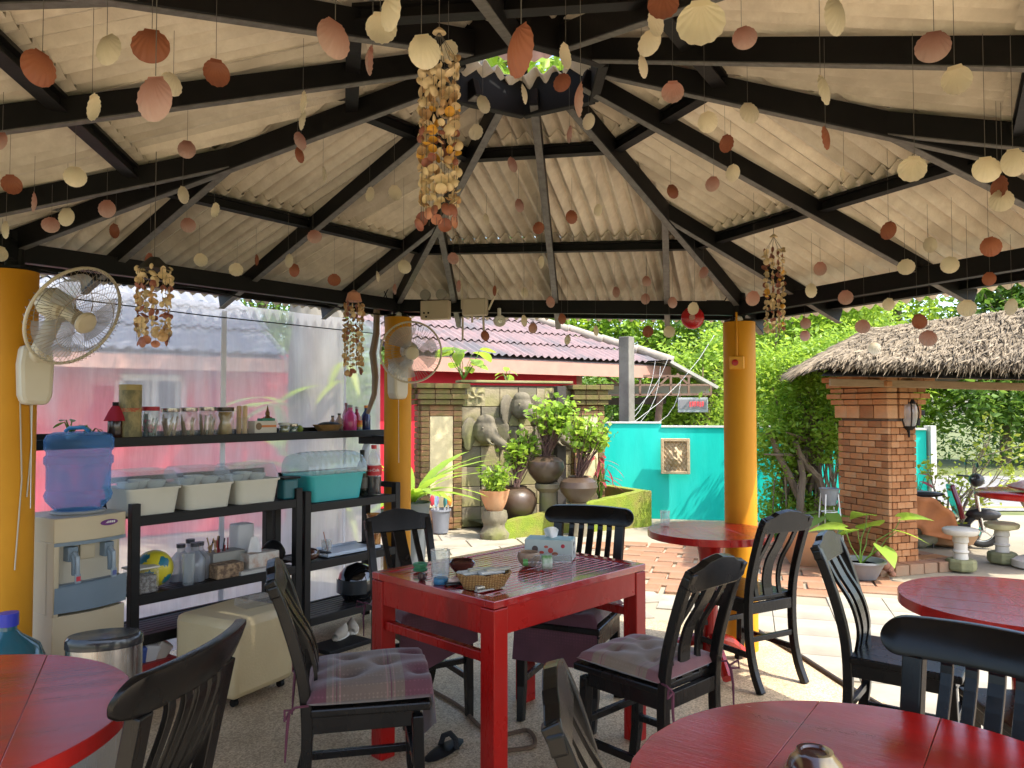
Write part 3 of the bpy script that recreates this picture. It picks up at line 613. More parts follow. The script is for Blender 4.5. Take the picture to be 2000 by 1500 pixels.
# plaque
pc = D(1319, 891, 9.99); pl = thing('relief_plaque', 'square carved sandstone plaque of a seated figure on the turquoise wall', 'plaque', pc, R(-11))
M_sand = mat('carved_sandstone', (.56, .42, .25), .85, c2=(.46, .33, .19), ns=9, c3=(.36, .28, .17), bump=.6, bs=40)
q = MB()
for a_, b_ in (((-.165, 0, 0), (.04, .05, .46)), ((.165, 0, 0), (.04, .05, .46)), ((0, 0, .21), (.29, .05, .04)), ((0, 0, -.21), (.29, .05, .04))): q.box(a_, b_)
q.build('frame', M_sand, pl, False, .006)
q = MB()
def pq(a, b):
    x, z = (a - .5) * 2, (b - .5) * 2; h = .014 * math.sin(x * 17 + z * 3) * math.sin(z * 15) * (1 - .4 * math.exp(-(x * x + z * z) * 3))
    def g_(cx, cz, rx, rz_, a_): return a_ * math.exp(-(((x - cx) / rx) ** 2 + ((z - cz) / rz_) ** 2) ** 2)
    h += g_(0, -.35, .55, .28, .04) + g_(0, 0, .33, .35, .045) + g_(.02, .42, .2, .2, .05) + g_(.4, .1, .2, .3, .03) + g_(-.4, .05, .2, .3, .03) + g_(.16, .16, .07, .3, .02); return (x * .147, .012 - h, z * .192)
q.grid(pq, 44, 56); q.build('carving', M_sand, pl, True)
# ================================================================ brick pillar and thatched gate roof
PRZ = math.atan2(.34, .94); PNEAR = Vector((3.33, 6.80, 0)); d2 = Vector((.94, .34, 0)); d1 = Vector((-.34, .94, 0)); PWX, PWY = .34, .60
pil = thing('gate_pillar', 'square terracotta brick gate pillar with a flared capital under thatch', 'pillar', PNEAR + d1 * PWY / 2 + d2 * PWX / 2, PRZ)
q = MB(); q.box((0, 0, .86), (PWX - .04, PWY - .04, 1.72)); q.build('pillar_core', M_mortar, pil, False)
CH = .060; nrow = 22
for k in range(nrow):
    z = .03 + k * CH; st = (k % 2) * .5
    def run(L, nb, along, fixed, wid):
        x = -L / 2; cuts = [0]; 
        tot = 0; parts = []
        first = L / nb * (.55 if k % 2 else 1.0)
        xs = [-L / 2, -L / 2 + first]
        while xs[-1] < L / 2 - .03: xs.append(min(L / 2, xs[-1] + L / nb))
        if xs[-1] < L / 2: xs[-1] = L / 2
        for a, b in zip(xs[:-1], xs[1:]):
            if b - a < .02: continue
            cc, ln = (a + b) / 2, b - a - .005
            ln = round(ln, 3)
            if along == 'y': brick(pil, (fixed, cc, z), (wid, ln, CH - .006))
            else: brick(pil, (cc, fixed, z), (ln, wid, CH - .006))
    run(PWY, 4, 'y', -PWX / 2 + .018, .05); run(PWX - .05, 3, 'x', -PWY / 2 + .018, .05)
z = nrow * CH + .02
for k, (ex, hh) in enumerate(((.02, .12), (.045, .05), (.07, .05), (.045, .045), (.075, .05), (.10, .055))):
    zz = z + hh / 2; z += hh + .004
    ny, nx = 4, 3
    for i in range(ny): brick(pil, (-PWX / 2 - ex + .05, (i - (ny - 1) / 2) * (PWY + 2 * ex) / ny, zz), (.12, (PWY + 2 * ex) / ny - .006, hh - .004))
    for i in range(nx): brick(pil, ((i - (nx - 1) / 2) * (PWX + 2 * ex - .12) / nx + .06, -PWY / 2 - ex + .05, zz), ((PWX + 2 * ex - .12) / nx - .006, .12, hh - .004))
    brick(pil, (.05, .08, zz), (PWX + ex, PWY + ex * 2 - .2, hh - .006))
PTOP = z
# thatched roof: beam, board and strands
M_thatch = mat('thatch_base', (.035, .028, .02), .95, c2=(.07, .055, .04), ns=14, bump=.6)
M_straw = leafmat('thatch_straw', (.06, .047, .03), (.40, .32, .215), .10, .9, 6)
M_wood = mat('weathered_wood', (.32, .22, .13), .8, c2=(.24, .16, .09), ns=4, stretch=(1, 8, 8), bump=.3, bs=30)
M_darkw = M_wood
tg = thing('thatched_roof', 'grey palm-thatched gate roof resting on the brick pillar', 'roof')
P0, P1 = D(1602, 713, 6.45), D(2250, 724, 5.95); Q0, Q1 = D(1700, 650, 7.7), D(2250, 575, 7.4); P2, Q2 = P0 + (Q0 - P0) * 2 * .96, None
P2 = Vector((P0.x + .55, 8.85, P0.z)); P3 = Vector((P1.x, 8.8, P1.z))
q = MB(); dz = Vector((0, 0, -.035)); q.grid(lambda a, b: P0.lerp(P1, a).lerp(Q0.lerp(Q1, a), b) + dz, 14, 8); q.grid(lambda a, b: P0.lerp(P1, a).lerp(Q0.lerp(Q1, a), b) + dz * 2.6, 14, 8); q.add([p + dz for p in (P0, P2, Q0, Q1, P3)], [(0, 2, 1), (2, 3, 4, 1)]); q.build('thatch_base', M_thatch, tg, False)
def strands(A, B, C, Dd, N, L, out):
    """A-B eave, Dd-C ridge; straw blades lying down the slope"""
    A, B, C, Dd = [np.array(p) for p in (A, B, C, Dd)]; rows = 9
    a = nrng.uniform(0, 1, N); rr = nrng.integers(0, rows, N); b = (rr + nrng.uniform(-.1, .62, N)) / rows; b = np.clip(b, -.02, 1.0)
    lo = A + (B - A) * a[:, None]; hi = Dd + (C - Dd) * a[:, None]; P = lo + (hi - lo) * b[:, None]
    dn = (lo - hi); dn /= np.linalg.norm(dn, axis=1, keepdims=True); e = (B - A) / np.linalg.norm(B - A); nn = np.cross(e, -dn); nn *= np.sign(nn[:, 2:3])
    P = P + nn * nrng.uniform(.005, .05, N)[:, None] - dn * L * .45; d = dn + e * nrng.normal(0, .22, N)[:, None] + nn * nrng.normal(.10, .10, N)[:, None]; d[:, 2] -= .1
    d /= np.linalg.norm(d, axis=1, keepdims=True); l = (L * nrng.uniform(.5, 1.25, N))[:, None]; w = (nrng.uniform(.0025, .0065, N))[:, None]
    s = np.cross(d, nn + nrng.normal(0, .5, (N, 3))); s /= np.linalg.norm(s, axis=1, keepdims=True)
    V = np.stack([P - s * w, P + s * w, P + d * l * .6 + s * w * .8 + nn * .006, P + d * l + np.array([0, 0, -.03]) * nrng.uniform(0, 1, N)[:, None]], 1).reshape(-1, 3); idx = np.arange(N)[:, None] * 4
    return V, np.concatenate([idx + np.array([[0, 1, 2]]), idx + np.array([[0, 2, 3]])], 0)
VV, FF = [], []; off = 0
for ar in ((P0, P1, Q1, Q0, 38000, .24, 0), (P0, P2, Q0, Q0, 4000, .2, 0)):
    V, F = strands(*ar); VV.append(V); FF.append(F + off); off += len(V)
V = np.concatenate(VV); F = np.concatenate(FF); me = bpy.data.meshes.new('thatch'); me.from_pydata(V.tolist(), [], F.tolist()); me.update()
obj('thatch_straw', me, M_straw, tg, kind='stuff')
q = MB(); a = P0 + Vector((.15, .18, -.06)); b = P1 + Vector((0, .18, -.06)); q.beam(a, b, .04, .05); q.build('eave_board', M_wood, tg, False, .004)
q = MB(); a = P0 + Vector((.25, .42, -.13)); b = P1 + Vector((0, .42, -.13)); q.beam(a, b, .07, .065); q.build('eave_beam', M_wood, tg, False, .004)
q = MB(); pc_ = pil.location; q.box((pc_.x, pc_.y, (PTOP + P0.z - .1) / 2), (.3, .5, max(.02, P0.z - .17 - PTOP + .1)), PRZ); q.build('bearing_block', mat('dark_wood2', (.03, .022, .018), .8), tg, False)
q = MB(); q.beam(Vector((6.4, 7.3, -.05)), Vector((6.4, 7.3, P1.z)), .2, .2, (1, 0, 0)); q.build('far_post', M_wood, tg, False)
# lantern on the pillar
lc = D(1775, 806, 6.86); ln = thing('wall_lantern', 'black cage wall lantern with clear glass on the brick pillar', 'lantern', lc, PRZ)
q = MB(); q.lathe([(.03, -.155), (.055, -.13), (.06, -.12)], n=10); q.lathe([(.062, .08), (.045, .115), (.018, .135), (.008, .165), (.001, .20)], n=10)
for k in range(6):
    a = R(60 * k); q.tube([(.06 * math.cos(a) * f, .06 * math.sin(a) * f, zz) for f, zz in ((.92, -.125), (1.28, -.06), (1.38, 0), (1.25, .05), (1.03, .085))], .006, 6)
q.build('cage', M_black, ln)
q = MB(); q.lathe([(.05, -.12), (.07, -.05), (.074, .01), (.064, .06), (.055, .085)], n=14); q.build('glass', clearmat('lantern_glass', (.95, .96, .97), .35, .1, (.85, .86, .88)), ln)
q = MB(); q.tube([(0, 0, -.15), (-.02, .03, -.19), (-.08, .07, -.18), (-.10, .10, -.13)], .011, 8); q.lathe([(.03, -.04), (.03, .04)], (-.105, .125, -.13), 12); q.tube([(0, 0, -.15), (0, 0, -.22)], .008, 8); q.build('bracket', M_black, ln)

# ================================================================ garden pots and plants by the elephant wall
M_urn = mat('brown_glazed_urn', (.05, .03, .019), .38, c2=(.09, .055, .034), ns=5, c3=(.045, .04, .022), bump=.15, bs=40)
M_terra = mat('terracotta_pot', (.50, .22, .09), .8, c2=(.56, .31, .17), ns=6, c3=(.38, .24, .13), bump=.2, bs=40)
M_stem = mat('purple_stem', (.07, .03, .03), .7, c2=(.12, .07, .045), ns=9)
URN = [(.05, 0), (.085, .01), (.15, .10), (.17, .16), (.155, .22), (.11, .255), (.085, .262), (.09, .275), (.075, .27), (.06, .22)]
def urn(u, vt, vb, y, label, sw=1.0):
    h = wpx(vb - vt, y); base = D(u, vb, y); t = thing('urn', label, 'urn', base); s = h / .275; q = MB(); q.lathe([(r_ * s * sw, z * s) for r_, z in URN], n=36); q.build('vessel', M_urn, t)
    q = MB(); q.lathe([(.001, .235 * s), (.075 * s, .235 * s)], n=20); q.build('soil', mat('soil', (.05, .035, .025), .95), t); return base + Vector((0, 0, h))
def stems_plant(name, label, top, tips, nst, spread, leafn, ls, lm, lean=(0, 0), cat='plant'):
    leafn = int(leafn * 1.6)
    t = thing(name, label, cat, top - Vector((0, 0, .03))); st = MB(); P = []
    for i in range(nst):
        a = rng.uniform(0, 6.28); r_ = rng.uniform(.2, 1) * spread; tip = Vector((lean[0] + r_ * math.cos(a), lean[1] + r_ * math.sin(a) * .7, tips * rng.uniform(.6, 1.0))); b = Vector((rng.uniform(-.04, .04), rng.uniform(-.04, .04), 0))
        pts = limb(st, b, tip, .007, .003, .05, 5, 5)
        for k in range(leafn // nst): f = rng.uniform(.62, 1.02); p = b.lerp(tip, f); P.append((p.x + rng.gauss(0, .045), p.y + rng.gauss(0, .045), p.z + rng.gauss(0, .03)))
    st.build('stems', M_stem, t); obj('foliage', leaves_mesh('foliage', P, ls, .85, .3, .3), lm, t); return t
ut = urn(1066, 890, 944, 9.0, 'round brown urn raised on a stone column before the elephant wall', 1.12); stems_plant('leafy_shrub', 'shrub of dark stems with bright round leaves in the raised urn', ut, .72, 46, .30, 330, .075, M_leafb, (.08, 0))
q = MB(); cb = D(1070, 944, 9.0); q.lathe([(.13, 0), (.13, .05), (.105, .08), (.10, cb.z - .10), (.15, cb.z - .05), (.15, cb.z)], (cb.x, cb.y, 0), 24); tag(q.build('stone_column', M_stoned, None), 'short dark stone column carrying a round brown urn', 'column')
ut = urn(1130, 930, 981, 8.75, 'squat mossy brown urn at the edge of the basin', 1.2); stems_plant('leafy_shrub', 'shrub of dark stems with bright round leaves in the squat mossy urn', ut, .78, 46, .28, 300, .07, M_leafb, (.14, 0))
q = MB(); cb = D(1130, 981, 8.75); q.lathe([(.12, 0), (.10, .06), (.09, cb.z)], (cb.x, cb.y, 0), 20); tag(q.build('stone_plinth', M_stoned, None), 'plain dark stone base under the squat mossy urn', 'plinth')
ut = urn(1008, 950, 1022, 8.95, 'dark brown urn with mossy shoulder behind the terracotta pot', .92); stems_plant('leafy_shrub', 'leaning shrub of pale stems and round leaves in the dark urn', ut, .70, 50, .22, 260, .07, M_leafb, (.08, .1))
q = MB(); cb = D(1008, 1022, 8.95); q.lathe([(.10, 0), (.09, cb.z)], (cb.x, cb.y, 0), 16); tag(q.build('stone_plinth', M_stoned, None), 'plain dark stone base under the dark brown urn', 'plinth')
pb = G(966, 1050); ped = thing('pedestal', 'waisted mossy stone pedestal under the terracotta pot', 'pedestal', pb); hp = .30; q = MB()
q.lathe([(.165, 0), (.17, .05), (.15, .08), (.125, .12), (.12, .15), (.14, .19), (.145, .23), (.135, .27), (.13, hp)], n=28, wob=lambda a, z: 1 + .03 * math.sin(a * 7 + z * 30)); q.build('pedestal_body', M_stoned, ped)
pot = thing('terracotta_pot', 'small terracotta pot with a scalloped rim on the stone pedestal', 'pot', pb + Vector((0, 0, hp))); q = MB()
q.lathe([(.085, 0), (.10, .02), (.135, .10), (.15, .16), (.16, .20), (.168, .225), (.155, .225), (.14, .19)], n=36, wob=lambda a, z: 1 + (.03 * math.sin(a * 10) if z > .15 else 0)); q.build('vessel', M_terra, pot)
q = MB(); q.lathe([(.001, .19), (.145, .19)], n=20); q.build('soil', mat('soil', (.05, .035, .025), .95), pot)
zz_ = thing('potted_plant', 'low plant of glossy green fronds in the terracotta pot', 'plant', pb + Vector((0, 0, hp + .19))); P = []; st = MB()
for i in range(26):
    a = rng.uniform(0, 6.28); el = rng.uniform(.5, 1.4); L_ = rng.uniform(.2, .4); tip = Vector((math.cos(a) * math.cos(el), math.sin(a) * math.cos(el), math.sin(el))) * L_; limb(st, (0, 0, 0), tip, .005, .002, .05, 4, 4)
    for k in range(9): p = tip * (.25 + .085 * k); P.append((p.x + rng.gauss(0, .012), p.y + rng.gauss(0, .012), p.z))
st.build('stems', M_leafm, zz_); obj('foliage', leaves_mesh('foliage', P, .085, .5, .3, .3), M_leafb, zz_)
# bird's nest fern, each frond a part
def fern(name, label, base, n, L_, W_, el0, el1, m, wave=.004, arc=(0, 6.28)):
    t = thing(name, label, 'fern', base)
    for i in range(n):
        a = lerp(arc[0], arc[1], (i + rng.uniform(-.3, .3)) / n); el = rng.uniform(el0, el1); ll = L_ * rng.uniform(.75, 1.1); b = big_leaf(ll, W_ * rng.uniform(.85, 1.15), rng.uniform(.35, .8), wave=wave, nv=16)
        o = b.build('frond', m, t, True); o.rotation_euler = (el, 0, a); o.location = (rng.uniform(-.02, .02), rng.uniform(-.02, .02), .02)
    return t
fern('birds_nest_fern', 'large bright green strap-leaved fern beside the ochre column', D(806, 985, 7.1), 22, .72, .12, .3, 1.15, M_leafb)
q = MB(); fb = D(806, 985, 7.1); q.lathe([(.11, 0), (.16, fb.z + .02), (.17, fb.z + .02), (.15, fb.z - .02)], (fb.x, fb.y, 0), 24); tag(q.build('plant_pot', mat('grey_plastic_pot', (.10, .11, .12), .6), None), 'plain dark pot holding the strap-leaved fern', 'pot')
# bucket with garden tools
bk_ = thing('bucket', 'grey plastic bucket full of garden tools', 'bucket', G(861, 1040)); q = MB(); q.lathe([(.085, 0), (.105, .24), (.11, .25), (.118, .25), (.118, .27), (.105, .27), (.098, .235), (.08, .02)], n=28); q.build('pail', mat('grey_bucket', (.24, .25, .28), .5, c2=(.2, .21, .24), ns=5), bk_)
for k, (c_, nm) in enumerate((((.75, .25, .04), 'orange'), ((.05, .28, .38), 'teal'), ((.30, .20, .55), 'violet'), ((.55, .04, .06), 'red'), ((.25, .4, .5), 'blue'), ((.04, .20, .16), 'green'))):
    a = k * 1.05; tl = thing('garden_tool', nm + ' handled garden tool standing in the grey bucket', 'tool', bk_.location + Vector((.04 * math.cos(a), .04 * math.sin(a), .02)), a)
    q = MB(); q.tube([(0, 0, 0), (.05, 0, .30)], .008, 6); q.build('shaft', mat('tool_shaft', (.4, .4, .4), .4), tl); q = MB(); q.ball((.06, 0, .345), (.03, .012, .065)); q.build('blade', mat('tool_' + nm, c_, .5), tl)
# red toy-like tub and pebbles, low step
q = MB(); q.lathe([(.10, 0), (.15, .03), (.17, .18), (.14, .32), (.02, .38)], tuple(G(893, 1020) + Vector((0, 0, 0))), 24); tag(q.build('red_tub', mat('red_plastic', (.58, .03, .06), .4), None), 'rounded red plastic tub behind the grey bucket', 'tub')
for k in range(9):
    p = G(895 + 12 * k + rng.uniform(-4, 4), 1022 - rng.uniform(0, 8)); q = MB(); q.ball((0, 0, .05), (rng.uniform(.06, .10), .07, rng.uniform(.05, .08)), 10, 7); q.v = [(x * (1 + .15 * math.sin(z * 40 + k)), y, z) for x, y, z in q.v]; o = q.build('boulder', mat('pale_boulder', (.52, .42, .28), .9, c2=(.40, .33, .22), ns=6, bump=.5), None); o.location = p; tag(o, 'pale rounded boulder edging the bed before the elephant wall', 'boulder', 'boulders before the elephant wall')
# plants on top of the wall and red-leaved plant
def leafy(name, label, base, n, L_, W_, m, hgt, spread, lean=0, heart=False, group=None):
    t = thing(name, label, 'plant', base, 0, group); st = MB()
    for i in range(n):
        a = i * 2.4 + rng.uniform(-.4, .4); r_ = spread * rng.uniform(.3, 1); tip = Vector((r_ * math.cos(a) + lean, r_ * math.sin(a), hgt * rng.uniform(.35, 1))); limb(st, (0, 0, 0), tip, .006, .003, .06, 5, 5)
        o = big_leaf(L_ * rng.uniform(.7, 1.15), W_ * rng.uniform(.8, 1.1), rng.uniform(.1, .45), heart).build('leaf', m, t, True); o.location = tip; o.rotation_euler = (rng.uniform(-.5, .35), rng.uniform(-.3, .3), a - 1.57)
    st.build('stem', M_leafm, t); return t
leafy('lobed_plant', 'big-leaved green plant growing on the wall top by the brick pier', D(905, 742, 9.5), 16, .22, .17, M_leafb, .42, .30)
leafy('lobed_plant', 'small bright sprout on the wall top above the elephants', D(990, 746, 9.7), 5, .16, .09, M_leafb, .22, .08)
leafy('cordyline', 'red-leaved cordyline growing between the basin and turquoise wall', D(1172, 975, 9.6), 26, .26, .045, M_leafred, .55, .12)
# ================================================================ trees and bushes
tb = D(1595, 1035, 8.5); tb.z = -.02
tree('banyan_tree', 'clipped banyan tree with tangled aerial roots beside the brick pillar', tb, 2.0, .10,
     [((-.25, .3, 1.75), (.62, .5, .42)), ((.1, -.1, 1.25), (.42, .4, .40)), ((-.45, 0, 1.1), (.30, .3, .42)), ((-.2, .1, .35), (.42, .3, .30)), ((.35, .5, 2.0), (.5, .5, .4)), ((-.05, .2, .12), (.4, .3, .2))], 27000, .055, M_leafb, branches=7, cl=30)
ro = bpy.data.objects['banyan_tree']; q = MB()
for i in range(70):
    x, y = rng.uniform(-.4, .45), rng.uniform(-.2, .35); limb(q, (x, y, rng.uniform(.8, 1.4)), (x + rng.uniform(-.15, .15), y + rng.uniform(-.1, .1), rng.uniform(-.05, .5)), .012, .005, .06, 4, 5)
for a_, b_ in (((-.05, -.1, -.05), (-.55, -.15, 1.2)), ((.1, -.1, .4), (-.30, -.2, 1.1)), ((-.2, -.15, 0), (-.25, -.2, .9))): limb(q, a_, b_, .05, .03, .06, 7, 6)
q.build('aerial_roots', M_bark, ro, True)
tree('garden_tree', 'light green feathery tree behind the clipped banyan', (4.1, 11.2, 0), 3.4, .10, [((0, 0, 2.2), (1.1, .9, .8)), ((.6, 0, 3.0), (.9, .8, .6))], 9000, .10, M_leafb, group=None)
tree('garden_tree', 'bright green bush tree left of the ochre column beyond the turquoise wall', (3.6, 14.6, 0), 2.8, .10, [((0, 0, 1.7), (1.1, .9, 1.0)), ((-.9, .2, 1.2), (.9, .8, .8)), ((.5, 0, 2.5), (.7, .7, .5))], 11000, .10, M_leafb)
tree('garden_tree', 'dark green low bush behind the concrete post', (2.0, 15.2, 0), 1.8, .08, [((0, 0, 1.0), (1.4, .8, .75)), ((1.2, 0, .9), (1.2, .8, .7))], 9000, .09, M_leafm)
M_far = [M_leafm, M_leafb, M_leafd]
far = [(8.2, 19.5, 5.5), (10.2, 20.6, 6.5), (12.4, 19.4, 5.6), (14.5, 20.2, 6.5), (16.8, 19.6, 6), (6.2, 20.8, 6.0), (4.0, 22.0, 6.5), (1.6, 23.0, 7), (-1.0, 24.5, 7.5), (-4.0, 25, 8), (19.2, 20.5, 6.5), (-8, 23, 8)]
desc = ['broad green roadside tree with low spreading branches', 'tall dense roadside tree', 'pale green roadside tree', 'leafy roadside tree with dark underside', 'roadside tree']
for k, (x, y, h) in enumerate(far):
    s = h / 6; bl = [((0, 0, h * .62), (1.7 * s, 1.4 * s, 1.3 * s)), ((-.9 * s, -.6, h * .38), (1.3 * s, 1.1 * s, .9 * s)), ((1.0 * s, -.5, h * .42), (1.3 * s, 1.1 * s, 1.0 * s)), ((0, -.8, h * .24), (1.5 * s, .9 * s, .7 * s)), ((.3, 0, h * .85), (1.2 * s, 1.1 * s, .8 * s))]
    tree('roadside_tree', 'leafy green tree across the road, one of a dense row', (x, y, -.05), h, .16 * s, bl, 11000, .19, (M_leafb, M_leafb, M_leafm)[k % 3], 'trees across the road', branches=4, cl=22)
und = []
for k in range(150): und.append(clumps((rng.uniform(-8, 24), rng.uniform(18.6, 21.5), rng.uniform(.2, 2.6)), (.9, .6, .7), 7, 30, .26))
o = obj('undergrowth', leaves_mesh('undergrowth', np.concatenate(und), .14, .4), M_leafm); o['kind'] = 'stuff'; o['label'] = 'dark undergrowth along the far side of the road'
# big trunk behind the plastic with its crown above the roof
tr_b = D(612, 1000, 7.2); tr_b.z = -.05
bt = thing('rain_tree', 'large grey tree trunk seen through the plastic sheet', 'tree', tr_b); q = MB(); pts = [(0, 0, 0), (.02, 0, .5), (.0, .02, 1.2), (-.03, .05, 2.0), (.05, .1, 3.0), (.15, .2, 4.2)]; q.tube(pts, [.36, .30, .275, .265, .24, .2], 20)
for k in range(9):
    a = k * .7; limb(q, (.1, .15, rng.uniform(3, 4.2)), (rng.uniform(-2.0, 3.3), rng.uniform(-1, 2.5), rng.uniform(4.6, 6.2)), .11, .03, .1, 7, 6)
q.build('trunk', M_barkg, bt)
P = np.concatenate([clumps((.2, .6, 5.4), (2.2, 1.6, 1.0), 110, 24, .3, .7), clumps((2.3, .4, 5.0), (1.0, 1.0, .7), 50, 24, .25, .7)])
obj('crown', leaves_mesh('crown', P, .20, .32, .1, .3, None, .15, .4), M_leafb, bt)
for i in range(20):                                   # fern on the trunk
    b = big_leaf(rng.uniform(.35, .6), .10, rng.uniform(.5, 1.0), nv=12); a = rng.uniform(0, 6.28); o = b.build('trunk_fern_frond', M_leafb, bt, True); o.location = (rng.uniform(-.34, -.2), -.2, rng.choice((.95, 1.05, 1.5))); o.rotation_euler = (rng.uniform(.1, 1.0), 0, a)
for i in range(8):
    b = big_leaf(rng.uniform(.3, .5), .07, rng.uniform(.8, 1.4), nv=12); o = b.build('trunk_fern_frond', M_leafy, bt, True); o.location = (.30, -.12, rng.choice((.6, 1.0, 1.7, 1.9))); o.rotation_euler = (rng.uniform(-.2, .6), 0, rng.uniform(2.5, 5.5))
# ================================================================ corner by the pillar
def pots():
    M_gp = mat('grey_plastic_bowl', (.20, .21, .22), .55, c2=(.16, .17, .18), ns=6)
    b = G(1682, 1130); t = thing('plant_bowl', 'shallow grey plastic planting bowl at the pillar foot', 'bowl', b); q = MB(); q.lathe([(.09, 0), (.12, .01), (.165, .10), (.185, .14), (.20, .145), (.20, .16), (.18, .16), (.15, .10)], n=32); q.build('vessel', M_gp, t); q = MB(); q.lathe([(.001, .12), (.16, .12)], n=20); q.build('soil', mat('soil', (.05, .035, .025), .95), t)
    leafy('elephant_ear', 'young elephant-ear plant with heart leaves in the grey bowl', b + Vector((0, 0, .12)), 7, .28, .24, M_leafb, .42, .26, .1, True)
    s = G(1622, 1108); t = thing('pot_stand', 'tall white wire stand holding dark pots, beside the brick pillar', 'stand', s); q = MB()
    for sx in (-1, 1):
        for sy in (-1, 1): q.tube([(.10 * sx, .10 * sy, 0), (.055 * sx, .055 * sy, .66)], .006, 6)
    for zz, r_ in ((.30, .082), (.66, .06), (.50, .068)): q.tube([(r_ * math.cos(a * .5236), r_ * math.sin(a * .5236), zz) for a in range(13)], .005, 5)
    q.build('wire_frame', M_white, t)
    for zz, lb in ((.15, 'dark grey pot low in the white wire stand'), (.56, 'small dark pot at the top of the white wire stand')):
        q = MB(); q.lathe([(.055, 0), (.085, .15), (.09, .15), (.08, .13)], n=24); o = q.build('plant_pot', M_gp, None); o.location = s + Vector((0, 0, zz)); tag(o, lb, 'pot')
    leafy('elephant_ear', 'broad-leaved plant in the low pot of the white wire stand', s + Vector((0, 0, .28)), 5, .26, .16, M_leafm, .28, .16, -.02, True)
    b = G(1585, 1118) + Vector((.1, .35, 0)); t = thing('terracotta_jar', 'large dull terracotta planter at the banyan foot', 'pot', b); q = MB(); q.lathe([(.15, 0), (.20, .08), (.24, .25), (.26, .33), (.24, .33), (.2, .25)], n=32); q.build('vessel', M_terra, t)
    b = G(1727, 1122); t = thing('stone_lion', 'small crouching reddish carved guardian figure at the pillar foot', 'statue', b, R(-25)); q = MB(); q.ball((0, .03, .06), (.085, .10, .07)); q.ball((.0, -.05, .11), (.065, .06, .065)); q.ball((0, -.10, .095), (.04, .035, .035)); q.ball((.05, -.02, .17), (.022, .02, .03)); q.ball((-.05, -.02, .17), (.022, .02, .03)); q.ball((.06, -.08, .025), (.03, .05, .025)); q.ball((-.06, -.08, .025), (.03, .05, .025)); q.ball((0, .12, .10), (.03, .03, .05))
    o = q.build('figure', mat('red_stone', (.33, .15, .09), .9, c2=(.24, .11, .07), ns=9, bump=.6), t, 'all'); rm = o.modifiers.new('fuse', 'REMESH'); rm.mode = 'VOXEL'; rm.voxel_size = .007; rm.use_smooth_shade = True
    # terracotta shell fan
    c = D(1790, 1046, 7.9); t = thing('terracotta_shell', 'large orange scalloped terracotta shell standing behind the pillar', 'shell ornament', c, R(-15)); q = MB()
    def sh(a, b_):
        an = lerp(-.25, math.pi + .25, a); r_ = (.05 + .36 * b_) * (1 + .03 * math.cos(an * 11) * b_); return (r_ * math.cos(an), .05 * math.sin(b_ * 2.2) + .012 * math.cos(an * 11) * b_, .03 + r_ * math.sin(an) * 1.02 * (.9))
    q.grid(sh, 70, 8); o = q.build('shell_body', mat('orange_terracotta', (.56, .20, .06), .7, c2=(.48, .17, .06), ns=5, bump=.2), t, True); sd = o.modifiers.new('solid', 'SOLIDIFY'); sd.thickness = .025
    # raised brick step right of the pillar
    t = thing('brick_step', 'low step of weathered bricks at the foot of the pillar', 'step', G(1775, 1122) + Vector((0, .1, 0)), PRZ)
    for i in range(6):
        for j in range(4): brick(t, (i * .165 - .25, j * .17, .03), (.155, .16, .09), 0, rng.choice((M_later, M_brick2)), 'brick', .012)
    # rock and pot with small tree
    b = G(1806, 1066); q = MB(); q.ball((0, 0, .09), (.17, .13, .11), 12, 8); q.v = [(x + .03 * math.sin(y * 20 + z * 13), y, z + .02 * math.sin(x * 25)) for x, y, z in q.v]; o = q.build('boulder', mat('mossy_boulder', (.30, .26, .18), .9, c2=(.22, .21, .13), ns=6, bump=.6), None); o.location = b; tag(o, 'angular grey-brown boulder beside the round terracotta basin', 'boulder')
    b = G(1848, 1062); t = thing('terracotta_basin', 'low round terracotta basin holding a thin bare-stemmed tree', 'pot', b); q = MB(); q.lathe([(.20, 0), (.27, .03), (.30, .10), (.31, .12), (.28, .12), (.25, .08)], n=36); q.build('vessel', M_terra, t); q = MB(); q.lathe([(.001, .09), (.265, .09)], n=20); q.build('soil', mat('soil', (.05, .035, .025), .95), t)
    t = thing('potted_tree', 'thin multi-stemmed small tree with yellow-green leaf tufts in the basin', 'tree', b + Vector((0, 0, .08))); q = MB(); P = []
    for tip, rr in (((.55, .1, 1.05), .16), ((.42, -.1, .82), .14), ((.62, 0, .72), .14), ((.1, .1, .62), .14), ((-.15, 0, .72), .08), ((.25, .1, .55), .14), ((.35, 0, .35), .12), ((-.05, -.1, .30), .10), ((.70, .05, .58), .08), ((.48, 0, 1.0), .12), ((.0, -.05, .2), .08)):
        pts = limb(q, (rng.uniform(-.04, .04), rng.uniform(-.04, .04), 0), tip, .018, .005, .06, 6, 7)
        for f in (.6, .75, .85):
            e = Vector(tip) + Vector((rng.gauss(0, 1), rng.gauss(0, 1), rng.gauss(0, .8))) * rr; limb(q, Vector((0, 0, 0)).lerp(Vector(tip), f), e, .006, .002, .08, 4, 4); P.append(np.array(e) + nrng.normal(size=(26, 3)) * rr * .45)
    q.build('trunk', mat('pale_bark', (.38, .32, .25), .85, c2=(.28, .23, .17), ns=10, bump=.4), t); obj('crown', leaves_mesh('crown', np.concatenate(P), .055, .55, .3), M_leafy, t)
    leafy('croton', 'red and green leaved plant behind the terracotta shell', D(1788, 985, 8.6), 14, .17, .05, M_leafred, .36, .10, .0)
pots()
